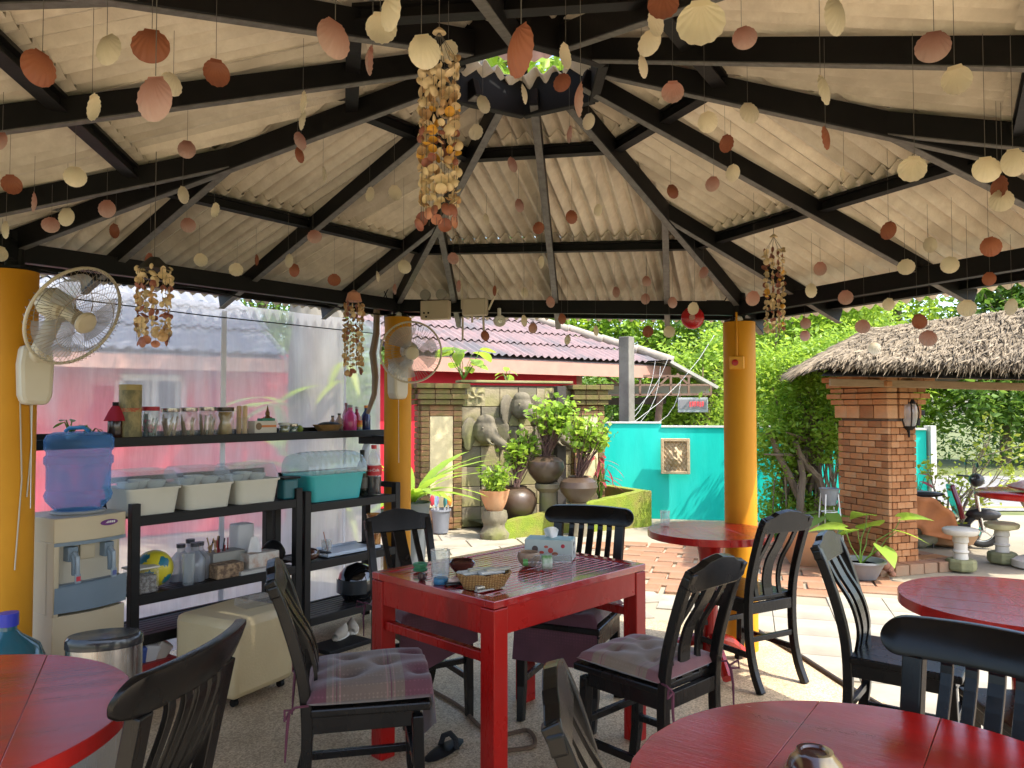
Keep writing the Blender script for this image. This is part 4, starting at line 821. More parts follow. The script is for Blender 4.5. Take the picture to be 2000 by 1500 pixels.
# stone stools, red table with cushion
M_cast = mat('cast_stone', (.60, .56, .48), .7, c2=(.50, .46, .38), ns=7, c3=(.42, .42, .28), bump=.2, bs=60)
M_castm = mat('mossy_cast_stone', (.16, .16, .08), .9, c2=(.26, .25, .12), ns=9, bump=.5)
def stool(b, label, s, rz, topm):
    t = thing('stone_stool', label, 'stool', b, rz); q = MB(); q.lathe([(.115, 0), (.125, .02), (.125, .08), (.11, .10)], n=8); q.build('base', M_castm, t, False, .006)
    q = MB(); q.lathe([(.06, .10), (.055, .15), (.065, .16), (.065, .17), (.055, .18), (.055, .24), (.065, .25), (.065, .26), (.06, .30)], n=20); q.build('stem', M_cast, t)
    q = MB(); q.lathe([(.07, .30), (.13, .315), (.145, .335), (.145, .36), (.13, .37), (.001, .375)], n=32 if s else 8); q.build('seat', topm, t, True)
stool(G(1885, 1116) + Vector((0, .06, 0)), 'round cast stone stool with a plain white seat on a dark mossy base', 1, .3, M_cast)
stool(G(1966, 1101) + Vector((0, .06, 0)), 'cast stone stool with a yellowed lichen seat beside the red garden table', 0, .2, mat('lichen_stone', (.55, .50, .28), .8, c2=(.45, .43, .25), ns=7, bump=.3))
M_redp = mat('red_gloss_paint', (.46, .013, .010), .2, c2=(.37, .010, .008), ns=4, c3=(.28, .014, .011), bump=.10, bs=30, stretch=(1, 7, 1), spec=.6)
rt = thing('garden_table', 'round red garden table with a pale cushion, near the stone stools', 'table', (4.75, 7.0, 0)); q = MB(); q.lathe([(.46, .62), (.48, .635), (.48, .66), (.46, .675), (.001, .675)], n=48); q.build('tabletop', M_redp, rt)
q = MB(); q.lathe([(.2, 0), (.2, .06), (.09, .10), (.08, .5), (.14, .62)], n=20); q.build('pedestal', M_cast, rt)
q = MB(); q.grid(lambda a, b: ((a - .5) * .42, (b - .5) * .34, .045 + .075 * (math.sin(math.pi * a) * math.sin(math.pi * b)) ** .5), 18, 14); q.grid(lambda a, b: ((a - .5) * .42, (.5 - b) * .34, .045 - .045 * (math.sin(math.pi * a) * math.sin(math.pi * b)) ** .5), 18, 14); o = q.build('cushion', mat('floral_cushion', (.72, .66, .62), .9, c2=(.70, .30, .25), ns=16), None); o.location = (4.72, 6.9, .68); tag(o, 'pale floral cushion lying on the red garden table', 'cushion')
# motor scooter parked by the road
def scooter():
    b = G(1852, 1072); b.y += .2
    t = thing('motor_scooter', 'dark maroon motor scooter parked beyond the potted tree', 'scooter', b, R(74)); t.scale = (.72, .72, .72); MD = mat('scooter_black', (.02, .02, .022), .3, c2=(.03, .03, .032), ns=5); MR = mat('scooter_maroon', (.16, .012, .02), .22, coat=.5); MT = mat('tyre', (.02, .02, .02), .85); MC = mat('chrome', (.6, .6, .62), .18, 1)
    for y in (-.58, .58):
        q = MB(); q.tube([(0, y + .21 * math.cos(a * .2618), .25 + .21 * math.sin(a * .2618)) for a in range(25)], .045, 10, False); w = q.build('wheel', MT, t); q = MB(); q.tube([(0, y + .165 * math.cos(a * .2618), .25 + .165 * math.sin(a * .2618)) for a in range(25)], .014, 8, False)
        for k in range(5): a = k * 1.2566; q.beam((0, y, .25), (0, y + .16 * math.cos(a), .25 + .16 * math.sin(a)), .02, .03, (1, 0, 0))
        q.lathe([(.035, -.04), (.035, .04)], n=12, M=Matrix.Translation((0, y, .25)) @ Matrix.Rotation(R(90), 4, 'Y')); q.build('rim', MC, w)
    q = MB(); q.grid(lambda a, c: (.13 * math.cos(a * 6.283) * (.7 + .3 * math.sin(c * 3.14)), lerp(-.05, .62, c), .52 + .14 * math.sin(a * 6.283) + .10 * c), 16, 8, closeu=True); q.build('tail_body', MR, t, True)
    q = MB(); q.ball((0, .22, .74), (.12, .34, .05)); q.build('seat', MD, t)
    q = MB(); q.box((0, -.20, .30), (.22, .42, .06)); q.build('footboard', MD, t, False, .01)
    q = MB(); q.prism([(-.17, .42), (.17, .42), (.21, .62), (.13, .92), (-.13, .92), (-.21, .62)], .07, Matrix.Translation((0, -.40, 0)) @ Matrix.Rotation(R(-14), 4, 'X')); q.build('leg_shield', MR, t, False, .02)
    q = MB(); q.ball((0, -.60, .47), (.08, .23, .09)); q.build('front_fender', MD, t)
    q = MB(); q.ball((0, -.52, .96), (.13, .10, .10)); hd = q.build('handlebar_cowl', MD, t); q = MB(); q.ball((0, -.61, .95), (.06, .03, .05)); q.build('headlight', mat('lamp_glass', (.7, .7, .72), .1), t)
    q = MB(); q.tube([(-.33, -.36, 1.0), (-.15, -.46, 1.0), (0, -.48, .98), (.15, -.46, 1.0), (.33, -.36, 1.0)], .014, 8); q.build('handlebar', MD, t)
    for sx in (-1, 1): q = MB(); q.tube([(.2 * sx, -.44, 1.0), (.27 * sx, -.46, 1.16)], .006, 6); q.ball((.28 * sx, -.46, 1.19), (.06, .015, .04)); q.build('mirror', MD, t)
    q = MB(); q.tube([(.03, -.50, .85), (.05, -.58, .25)], .022, 8); q.tube([(-.03, -.50, .85), (-.05, -.58, .25)], .022, 8); q.build('fork', MC, t)
    q = MB(); q.tube([(.13, .1, .2), (.14, .7, .3)], [.03, .045], 10); q.build('exhaust', MC, t); q = MB(); q.box((0, .72, .62), (.12, .04, .06)); q.build('tail_light', MR, t, False, .008); q = MB(); q.tube([(-.02, .05, .25), (-.20, .10, .0)], .012, 6); q.build('side_stand', MD, t)
scooter()
# ================================================================ tables
M_blackw = mat('black_lacquered_wood', (.004, .0036, .0035), .25, c2=(.011, .0095, .0085), ns=6, bump=.06, bs=30, stretch=(1, 1, .25), spec=.26)
M_redsq = mat('red_table_paint', (.36, .008, .006), .27, c2=(.29, .007, .005), ns=5, c3=(.20, .010, .008), bump=.10, bs=26, stretch=(1, 6, 1), spec=.34)
M_redtop = mat('red_slat_gloss', (.34, .010, .010), .13, c2=(.28, .010, .010), ns=6, bump=.05, bs=30, stretch=(1, 6, 1), spec=.75, coat=.6)
def round_table(c, r, label, name='round_table', seam=0, wide=False):
    t = thing(name, label, 'table', (c[0], c[1], 0), seam); n = 64
    # top made of boards cut to a disc
    bw = .15; x0 = -r; tp = None; z1 = .75; th = .038; k = 0; boards = []
    edges = [-r]
    while edges[-1] < r - .02: edges.append(min(r, edges[-1] + bw * (1.6 if wide else 1)))
    for a, b in zip(edges[:-1], edges[1:]):
        q = MB(); pts = []; m = 16; bb = b - (.0007 if b < r else 0)
        for i in range(m + 1): x = lerp(a, bb, i / m); pts.append((x, math.sqrt(max(0, r * r - x * x))))
        for i in range(m, -1, -1): x = lerp(a, bb, i / m); pts.append((x, -math.sqrt(max(0, r * r - x * x))))
        P = []; 
        for p in pts:
            if not P or (Vector(p) - Vector(P[-1])).length > 1e-4: P.append(p)
        if (Vector(P[0]) - Vector(P[-1])).length < 1e-4: P.pop()
        nn_ = len(P); q.add([(x, y, z1 - th) for x, y in P] + [(x, y, z1) for x, y in P], [tuple(range(nn_)), tuple(range(2 * nn_ - 1, nn_ - 1, -1))] + [(i, i + nn_, (i + 1) % nn_ + nn_, (i + 1) % nn_) for i in range(nn_)])
        o = q.build('top_board', M_redp, t, True, .0015)
        bmx = bmesh.new(); bmx.from_mesh(o.data); bmesh.ops.recalc_face_normals(bmx, faces=bmx.faces); bmx.to_mesh(o.data); bmx.free()
    q = MB(); q.lathe([(.05, .06), (.055, .12), (.04, .2), (.045, .5), (.075, .66), (.12, z1 - th - .001)], n=20); q.build('pedestal', M_redp, t)
    for k in range(3):
        a = k * 2.094 + .4; q = MB(); q.tube([(.03 * math.cos(a), .03 * math.sin(a), .16), (.16 * math.cos(a), .16 * math.sin(a), .11), (.28 * math.cos(a), .28 * math.sin(a), .028)], [.035, .032, .028], 8); q.build('foot', M_redp, t)
    return t
round_table((-1.33, 1.66), .47, 'large round red table beside the water dispenser', seam=R(25), wide=True)
round_table((.65, 1.35), .445, 'round red table with an upturned brown bowl on it', seam=R(-35), wide=True)
round_table((1.10, 4.30), .34, 'small round red table with a tumbler in front of the ochre column', seam=R(10))
round_table((1.80, 2.72), .40, 'round red table in the sun beside the cream tiles', seam=R(60))
# square table
TN, TL, TR_ = G(965, 1176, .75), G(716, 1119, .75), G(1261, 1101, .75)
tx = (TR_ - TN); tx.z = 0; TXL = tx.length; tx.normalize(); TYL = (TL - TN).length; tyv = Vector((-tx.y, tx.x, 0)); TRZ = math.atan2(tx.y, tx.x)
sq = thing('square_table', 'red slatted dining table with four cushioned black chairs round it', 'table', (TN.x, TN.y, 0), TRZ)
LG = .07
for i, (a, b) in enumerate(((0, 0), (1, 0), (0, 1), (1, 1))):
    q = MB(); q.box((LG / 2 + a * (TXL - LG), LG / 2 + b * (TYL - LG), .36), (LG, LG, .72)); q.build('leg', M_redsq, sq, False, .004)
for nm, c, d in (('apron', (TXL / 2, .012 + .005, .675), (TXL - 2 * LG, .024, .10)), ('apron', (TXL / 2, TYL - .017, .675), (TXL - 2 * LG, .024, .10)), ('apron', (.017, TYL / 2, .675), (.024, TYL - 2 * LG, .10)), ('apron', (TXL - .017, TYL / 2, .675), (.024, TYL - 2 * LG, .10)), ('rail', (.03, TYL / 2, .54), (.03, TYL - 2 * LG, .035)), ('rail', (TXL - .03, TYL / 2, .54), (.03, TYL - 2 * LG, .035))):
    q = MB(); q.box(c, d); q.build(nm, M_redsq, sq, False, .003)
NS = 20; ew = .045
for c, d in (((TXL / 2, ew / 2, .737), (TXL, ew, .028)), ((TXL / 2, TYL - ew / 2, .737), (TXL, ew, .028)), ((ew / 2, TYL / 2, .7368), (ew, TYL - 2 * ew, .028)), ((TXL - ew / 2, TYL / 2, .7368), (ew, TYL - 2 * ew, .028))):
    q = MB(); q.box(c, d); q.build('top_edge', M_redtop, sq, False, .003)
sw = (TYL - 2 * ew) / NS; q = MB(); q.box((0, 0, 0), (TXL - 2 * ew - .002, sw - .005, .02)); smesh = q.mesh('top_slat')
for k in range(NS): o = obj('top_slat', smesh, M_redtop, sq, .002); o.location = (TXL / 2, ew + sw * (k + .5), .737 + rng.uniform(-.0006, .0006))

# ================================================================ chairs
def chairA(name, label, group, h=.90, w=.36):
    t = thing(name, label, 'chair', group=group); hw = w / 2
    post = [(-.075, 0), (-.03, .10), (0, .24), (.005, .42), (-.015, .58), (-.075, .78), (-.115, h - .03)]
    for sx in (-1, 1):
        q = MB(); q.strip(crv([(sx * (hw - .02), y, z) for y, z in post], 4), .034, .036); q.build('leg', M_blackw, t, False, .004)
        q = MB(); q.strip([(sx * (hw - .025), .385, 0), (sx * (hw - .02), .37, .12), (sx * (hw - .02), .36, .41)], [.03, .036, .04], .036); q.build('leg', M_blackw, t, False, .004)
    q = MB(); q.prism([(-hw, .015), (-hw - .012, .40), (hw + .012, .40), (hw, .015)], .028, Matrix.Translation((0, 0, .445)) @ Matrix.Rotation(R(90), 4, 'X') @ Matrix.Scale(-1, 4, (0, 0, 1)) @ Matrix.Scale(-1, 4, (0, 1, 0)) if False else Matrix.Translation((0, 0, .445)) @ Matrix(((1, 0, 0, 0), (0, 0, 1, 0), (0, 1, 0, 0), (0, 0, 0, 1)))); q.build('seat', M_blackw, t, False, .006)
    for c, d in (((0, .36, .405), (w - .08, .024, .055)), ((-hw + .02, .18, .405), (.024, .32, .055)), ((hw - .02, .18, .405), (.024, .32, .055)), ((0, .004, .405), (w - .07, .024, .055))):
        q = MB(); q.box(c, d); q.build('apron', M_blackw, t, False, .003)
    for p, r_ in (((-hw + .02, .0, .17), (-hw + .02, .365, .17)), ((hw - .02, .0, .17), (hw - .02, .365, .17)), ((-hw + .03, .355, .25), (hw - .03, .355, .25)), ((-hw + .03, 0, .25), (hw - .03, 0, .25))):
        q = MB(); q.beam(p, r_, .02, .028); q.build('stretcher', M_blackw, t, False, .003)
    # arched crest with stepped shoulders
    z0 = h - .10; top = [(-hw, z0 + .02), (-hw, h - .045), (-hw + .02, h - .022), (-hw * .62, h - .012), (-hw * .45, h + .004), (-hw * .2, h + .012), (0, h + .016), (hw * .2, h + .012), (hw * .45, h + .004), (hw * .62, h - .012), (hw - .02, h - .022), (hw, h - .045), (hw, z0 + .02), (hw - .04, z0), (-hw + .04, z0)]
    q = MB(); T = Matrix.Translation((0, -.090, z0)) @ Matrix.Rotation(R(16), 4, 'X') @ Matrix.Translation((0, 0, -z0)); q.prism(top, .032, T); q.build('crest_rail', M_blackw, t, False, .004)
    for x, w_ in ((-.085, .026), (0, .062), (.085, .026)):
        path = [(x, .02, .455), (x, .03, .54), (x, .005, .64), (x, -.05, .73), (x, -.088, .80 + (h - .9)), (x, -.095, z0 + .01)]; q = MB(); q.strip(crv(path, 4), w_, .012); q.build('back_slat', M_blackw, t, False, .002)
    return t
def chairB(name, label, group, h=.93, w=.40):
    t = thing(name, label, 'chair', group=group); hw = w / 2
    post = [(-.07, 0), (-.02, .14), (0, .30), (.0, .45), (-.03, .62), (-.075, h - .09)]
    for sx in (-1, 1):
        q = MB(); q.strip(crv([(sx * (hw - .045 + .02 * max(0, (z - .45))), y, z) for y, z in post], 4), .046, .034); q.build('leg', M_blackw, t, False, .004)
        q = MB(); q.strip([(sx * (hw - .03), .40, 0), (sx * (hw - .025), .375, .15), (sx * (hw - .025), .375, .41)], [.03, .038, .044], .04); q.build('leg', M_blackw, t, False, .004)
    q = MB(); q.prism([(-hw, .015), (-hw - .012, .42), (hw + .012, .42), (hw, .015)], .028, Matrix.Translation((0, 0, .445)) @ Matrix(((1, 0, 0, 0), (0, 0, 1, 0), (0, 1, 0, 0), (0, 0, 0, 1)))); q.build('seat', M_blackw, t, False, .006)
    for c, d in (((0, .38, .395), (w - .09, .024, .075)), ((-hw + .025, .19, .395), (.024, .33, .075)), ((hw - .025, .19, .395), (.024, .33, .075)), ((0, .004, .395), (w - .14, .024, .07))):
        q = MB(); q.box(c, d); q.build('apron', M_blackw, t, False, .003)
    for p, r_ in (((-hw + .03, .0, .18), (-hw + .03, .375, .18)), ((hw - .03, .0, .18), (hw - .03, .375, .18)), ((-hw + .05, 0, .26), (hw - .05, 0, .26))):
        q = MB(); q.beam(p, r_, .02, .03); q.build('stretcher', M_blackw, t, False, .003)
    # wide bowed crest with round ends
    CW = .235; q = MB(); K = 40; vs = []
    for i in range(K + 1):
        x = -CW * math.cos(math.pi * i / K); e = min(1, (CW - abs(x)) / .05); hh = .043 * math.sqrt(max(.0, 1 - (1 - e) ** 2)) + .001; bow = -.115 + .05 * (x / CW) ** 2; zc = h - .05; lean = .018
        hu = hh + .006 * (1 - (x / CW) ** 2)
        for m_ in range(12):
            an = 2 * math.pi * m_ / 12; cy, cz = math.copysign(abs(math.cos(an)) ** .45, math.cos(an)), math.copysign(abs(math.sin(an)) ** .45, math.sin(an)); vs.append((x, bow + .018 * cy * min(1, .35 + e) - lean * cz * hh / .043, zc + (hu if cz > 0 else hh) * cz))
    q.add(vs, [(i * 12 + j, i * 12 + 12 + j, i * 12 + 12 + (j + 1) % 12, i * 12 + (j + 1) % 12) for i in range(K) for j in range(12)] + [tuple(range(11, -1, -1)), tuple(K * 12 + j for j in range(12))]); q.build('crest_rail', M_blackw, t, True)
    for x, w_ in ((-.10, .026), (-.05, .026), (0, .034), (.05, .026), (.10, .026)):
        f = -.115 + .05 * (x / CW) ** 2; path = [(x, .02, .455), (x, .015, .55), (x, f * .45, .68), (x, f * .9, h - .12), (x, f + .012, h - .075)]; q = MB(); q.strip(crv(path, 4), w_, .014); q.build('back_slat', M_blackw, t, False, .002)
    return t
GA = 'black slat-back chairs'
cA = chairA('dining_chair', 'black arch-backed chair with a tied purple cushion, side on to the cream cube', GA)
def placeA(pos, f, label, first=False):
    rz = face_to(f)
    if first: cA.location = (pos[0], pos[1], 0); cA.rotation_euler = (0, 0, rz); return cA
    return dup(cA, (pos[0], pos[1], 0), rz, label, GA)
placeA((-.70, 2.66), (.97, .22), None, True)
placeA((-.53, 3.86), (.52, -.86), 'black arch-backed chair between the shelf rack and the slatted table')
placeA((.645, 2.80), (-.68, .73), 'black arch-backed chair with a pink-grey tufted cushion and ribbon ties')
placeA((1.345, 4.02), (-.49, .87), 'uncushioned black arch-backed chair pulled up to the small table by the column')
placeA((1.41, 3.18), (.80, -.60), 'uncushioned black arch-backed chair seen from its side, on the edge of the cream tiles')
placeA((1.68, 2.28), (.15, .99), 'black arch-backed chair drawn up to the sunny round table, behind the bowed-crest chair')
placeA((.195, 1.52), (.995, -.09), 'black arch-backed chair tucked under the table with the upturned bowl')
GB = 'black chairs with bowed crest rails'
cB = chairB('crest_chair', 'black chair with a bowed round-ended crest, on the far side of the slatted table', GB)
cB.location = (.36, 3.85, 0); cB.rotation_euler = (0, 0, face_to((-.41, -.91)))
dup(cB, (-.765, 1.66, 0), face_to((-.99, .13)), 'black chair with a bowed round-ended crest and chipped end, at the large round table', GB)
dup(cB, (1.0, 1.66, 0), face_to((-.755, -.655)), 'black chair with a bowed round-ended crest, behind the table with the upturned bowl', GB)

# ================================================================ cushions (each lies on a chair)
def cushion_mat(name, ends, mid, line, dots):
    m = bpy.data.materials.new(name); m.use_nodes = True; N = m.node_tree.nodes; L = m.node_tree.links; b = N['Principled BSDF']; b.inputs['Roughness'].default_value = .95; b.inputs['Sheen Weight'].default_value = .3
    t = N.new('ShaderNodeTexCoord'); s = N.new('ShaderNodeSeparateXYZ'); L.new(t.outputs['Object'], s.inputs[0])
    mr = N.new('ShaderNodeMapRange'); mr.inputs['From Min'].default_value = -.02; mr.inputs['From Max'].default_value = .40; L.new(s.outputs['Y'], mr.inputs['Value'])
    rp = N.new('ShaderNodeValToRGB'); rp.color_ramp.interpolation = 'CONSTANT'; e = rp.color_ramp.elements; e[0].position = 0; e[0].color = lin(ends); e[1].position = .2; e[1].color = lin(mid)
    for p, c in ((.245, line), (.255, mid), (.275, ends), (.285, mid), (.30, line), (.31, mid), (.66, line), (.67, mid), (.69, ends), (.70, mid), (.715, line), (.725, mid), (.80, ends)):
        q = e.new(p); q.color = lin(c)
    L.new(mr.outputs[0], rp.inputs[0])
    v = N.new('ShaderNodeTexVoronoi'); v.inputs['Scale'].default_value = 75; v.distance = 'MANHATTAN'; v.inputs['Randomness'].default_value = .15; L.new(t.outputs['Object'], v.inputs['Vector'])
    r2 = N.new('ShaderNodeValToRGB'); r2.color_ramp.elements[0].position = .3; r2.color_ramp.elements[1].position = .5; r2.color_ramp.elements[0].color = (1, 1, 1, 1); r2.color_ramp.elements[1].color = lin(dots); L.new(v.outputs['Distance'], r2.inputs[0])
    n = N.new('ShaderNodeTexNoise'); n.inputs['Scale'].default_value = 14; n.inputs['Detail'].default_value = 5; L.new(t.outputs['Object'], n.inputs['Vector']); r3 = N.new('ShaderNodeValToRGB'); r3.color_ramp.elements[0].color = (.68, .68, .68, 1); r3.color_ramp.elements[1].color = (1.2, 1.2, 1.2, 1); L.new(n.outputs['Fac'], r3.inputs[0])
    a = N.new('ShaderNodeMix'); a.data_type = 'RGBA'; a.blend_type = 'MULTIPLY'; a.inputs['Factor'].default_value = .55; L.new(rp.outputs[0], a.inputs['A']); L.new(r2.outputs[0], a.inputs['B'])
    c = N.new('ShaderNodeMix'); c.data_type = 'RGBA'; c.blend_type = 'MULTIPLY'; c.inputs['Factor'].default_value = 1; L.new(a.outputs['Result'], c.inputs['A']); L.new(r3.outputs[0], c.inputs['B']); L.new(c.outputs['Result'], b.inputs['Base Color'])
    w = N.new('ShaderNodeTexNoise'); w.inputs['Scale'].default_value = 260; L.new(t.outputs['Object'], w.inputs['Vector']); bp = N.new('ShaderNodeBump'); bp.inputs['Strength'].default_value = .3; bp.inputs['Distance'].default_value = .003; L.new(w.outputs['Fac'], bp.inputs['Height']); L.new(bp.outputs[0], b.inputs['Normal']); return m
MC1 = cushion_mat('thai_cushion_purple', (.125, .042, .06), (.165, .12, .095), (.26, .15, .135), (.55, .50, .47))
MC2 = cushion_mat('thai_cushion_pink', (.20, .09, .10), (.22, .175, .13), (.26, .155, .14), (.85, .82, .8))
M_tie = mat('ribbon_tie', (.10, .025, .045), .9)
def cushion(chair, label, m, flap=0, side=0, th=.075, w=.37, d=.40, tilt=0):
    t = thing('seat_cushion', label, 'cushion', chair.location + Vector((0, 0, .459)), chair.rotation_euler.z); q = MB(); nu, nv = 33, 33; tuft = [(.27, .27), (.27, .73), (.73, .27), (.73, .73), (.5, .5)]
    def top(a, b, sg=1):
        x, y = (a - .5) * w, .005 + b * d; e = (math.sin(math.pi * a) * math.sin(math.pi * b)) ** .2; h = th * e
        if sg > 0:
            for ta, tb_ in tuft: h -= th * .42 * math.exp(-((a - ta) ** 2 + (b - tb_) ** 2) * 160)
            h += .004 * math.sin(a * 21 + b * 9) * e
        z = th * .35 + (h * .85 if sg > 0 else -th * .35 * e)
        over = max(0, b - .80)
        if flap: y -= over * .42 * flap; z -= over ** 1.35 * 1.75 * flap * (1 + 1.1 * side * (a - .5)); x += side * over * .10
        pinch = 1 + .05 * (abs(a - .5) * 2) ** 4 * (abs(b - .5) * 2) ** 4
        return (x * pinch, y, z)
    q.grid(lambda a, b: top(a, b, 1), nu, nv); q.grid(lambda a, b: top(1 - a, b, -1), nu, nv); q.build('pad', m, t, 'all')
    for sx in (-1, 1):
        q = MB(); x = sx * (w / 2 - .01); q.tube([(x, .01, .015), (x + sx * .02, -.03, .02), (x + sx * .012, -.05, .0), (x + sx * .02, -.055, -.06), (x + sx * .015, -.06, -.15)], [.004, .004, .006, .005, .003], 5); q.tube([(x + sx * .012, -.045, .01), (x + sx * .05, -.06, .025), (x + sx * .055, -.06, -.005), (x + sx * .015, -.05, .0)], .004, 5); q.build('tie', M_tie, t)
    return t
ch = [o for o in col.objects if o.name.startswith('dining_chair')]
cushion(ch[0], 'purple Thai-patterned cushion with its front edge drooping, on the chair by the cream cube', MC1, 1.0, -.9, .075, .38, .50)
cushion(ch[1], 'grey-mauve cushion hanging over the seat edge, on the chair beside the shelf rack', MC1, 1.0, .6, .06, .38, .49)
cushion(ch[2], 'pink-grey tufted cushion with ribbon bows, on the chair at the right of the slatted table', MC2, 0, 0, .055, .36, .38)
cushion(cB, 'grey-mauve cushion on the bowed-crest chair behind the slatted table', MC1, 1.0, 0, .06, .39, .50)

# ================================================================ things on the tables
M_glass = clearmat('clear_glass', (.92, .94, .94), .18, .05, (.9, .92, .93), 1.6)
M_bowl = mat('brown_glaze', (.055, .016, .012), .12, c2=(.09, .03, .02), ns=7, coat=.5)
ZT = .752
def tumbler(u, v, h, r, label, z=ZT, ribs=True):
    p = G(u, v, z); t = thing('tumbler', label, 'glass', p); q = MB(); q.lathe([(r * .86, 0), (r * .9, .006), (r, h), (r * .93, h), (r * .8, .014), (.001, .012)], n=40, wob=(lambda a, zz: 1 + .02 * math.cos(a * 14)) if ribs else None); q.build('body', M_glass, t); return t
def lathe_thing(name, label, cat, p, prof, m, part='body', n=32, group=None):
    t = thing(name, label, cat, p, 0, group); q = MB(); q.lathe(prof, n=n); q.build(part, m, t); return t
tumbler(860, 1131, .115, .038, 'ribbed glass tumbler on the slatted table'); tumbler(1299, 1026, .085, .028, 'ribbed glass tumbler on the small round table')
lathe_thing('ashtray', 'small green round tin on the slatted table', 'tin', G(821, 1115, ZT), [(.026, 0), (.03, .004), (.03, .01), (.025, .012), (.025, .02), (.03, .022), (.03, .032), (.026, .032), (.024, .026), (.001, .026)], mat('green_plastic', (.03, .18, .07), .4))
lathe_thing('lighter', 'tiny dark bead-like cap on the slatted table', 'cap', G(824, 1133, ZT), [(.012, 0), (.016, .01), (.014, .025), (.001, .03)], mat('dark_metal', (.04, .02, .02), .25), n=16)
lathe_thing('blue_tub', 'round shallow blue tub on the slatted table', 'tub', G(861, 1140, ZT), [(.026, 0), (.028, .003), (.028, .02), (.025, .024), (.001, .024)], mat('blue_lid', (.02, .13, .26), .4))
lathe_thing('bowl', 'dark brown glazed bowl beside the wicker basket', 'bowl', G(902, 1118, ZT), [(.025, 0), (.03, .004), (.053, .03), (.055, .045), (.046, .052), (.042, .05), (.046, .04), (.03, .012), (.001, .01)], M_bowl)
t = lathe_thing('bowl', 'scalloped tan bowl beside the tissue box', 'bowl', G(1033, 1104, ZT), [(.03, 0), (.045, .02), (.05, .04), (.044, .058), (.038, .055), (.04, .03), (.001, .01)], mat('tan_glaze', (.26, .15, .085), .4, c2=(.36, .24, .15), ns=9))
t = thing('saucer', 'small black square dish of pink crumbs on the slatted table', 'dish', G(889, 1141, ZT), R(20)); q = MB(); q.box((0, 0, .007), (.085, .06, .012)); q.build('dish', mat('black_ceramic', (.015, .014, .014), .2), t, False, .004); q = MB(); q.ball((0, 0, .014), (.03, .02, .012), 12, 6); q.build('crumbs', mat('pink_crumbs', (.6, .38, .33), .9, c2=(.7, .6, .55), ns=60, bump=.6, bs=100), t)
# wicker basket with folded packets
def wicker_mat():
    m = bpy.data.materials.new('wicker'); m.use_nodes = True; N = m.node_tree.nodes; L = m.node_tree.links; b = N['Principled BSDF']; t = N.new('ShaderNodeTexCoord'); w1 = N.new('ShaderNodeTexWave'); w1.bands_direction = 'Z'; w1.inputs['Scale'].default_value = 45; w2 = N.new('ShaderNodeTexWave'); w2.bands_direction = 'X'; w2.inputs['Scale'].default_value = 30
    L.new(t.outputs['Object'], w1.inputs[0]); L.new(t.outputs['Object'], w2.inputs[0]); m_ = N.new('ShaderNodeMath'); m_.operation = 'MULTIPLY'; L.new(w1.outputs['Fac'], m_.inputs[0]); L.new(w2.outputs['Fac'], m_.inputs[1]); rp = N.new('ShaderNodeValToRGB'); rp.color_ramp.elements[0].color = (.20, .10, .03, 1); rp.color_ramp.elements[1].color = (.46, .28, .10, 1); L.new(m_.outputs[0], rp.inputs[0]); L.new(rp.outputs[0], b.inputs['Base Color']); b.inputs['Roughness'].default_value = .7
    bp = N.new('ShaderNodeBump'); bp.inputs['Strength'].default_value = .8; bp.inputs['Distance'].default_value = .004; L.new(m_.outputs[0], bp.inputs['Height']); L.new(bp.outputs[0], b.inputs['Normal']); return m
M_wicker = wicker_mat()
bp_ = G(945, 1148, ZT); bs_ = thing('wicker_basket', 'oval wicker basket of folded packets on the slatted table', 'basket', bp_, R(12)); q = MB(); q.lathe([(.075, 0), (.08, .01), (.10, .045), (.105, .055), (.098, .055), (.085, .03), (.07, .008), (.001, .008)], n=40, sy=.62); q.build('weave', M_wicker, bs_); q = MB(); q.tube([(.103 * math.cos(a * .2618), .064 * math.sin(a * .2618), .055 + .003 * math.sin(a * 2)) for a in range(25)], .005, 6, False); q.build('rim', M_wicker, bs_)
for k, (x, y, rz, c_) in enumerate(((-.05, .01, .3, (.55, .55, .52)), (-.01, .02, .35, (.42, .38, .28)), (.03, -.005, .45, (.60, .58, .54)), (.05, .02, .4, (.46, .42, .33)), (-.03, -.01, .2, (.5, .52, .5)))):
    q = MB(); q.box((0, 0, 0), (.11, .026, .012)); o = q.build('packet', mat('packet%d' % k, c_, .35, c2=tuple(a * .7 for a in c_), ns=30), None, False, .004); T = bp_ + Vector((x, y, .058 + .006 * (k % 2))); o.location = T; o.rotation_euler = (rng.uniform(-.1, .1), rng.uniform(-.12, .12), R(12) + rz); tag(o, 'folded foil packet lying in the wicker basket', 'packet', 'packets in the wicker basket')
q = MB(); q.box((0, 0, .004), (.13, .022, .006)); q.tube([(-.06, .006, .014), (.065, .004, .014)], .008, 10); o = q.build('knife_packet', mat('foil', (.5, .47, .42), .25, .6, c2=(.4, .37, .33), ns=20), None, False); o.location = G(958, 1152, ZT); o.rotation_euler = (0, 0, R(38)); tag(o, 'rolled shiny foil wrapper in front of the wicker basket', 'wrapper')
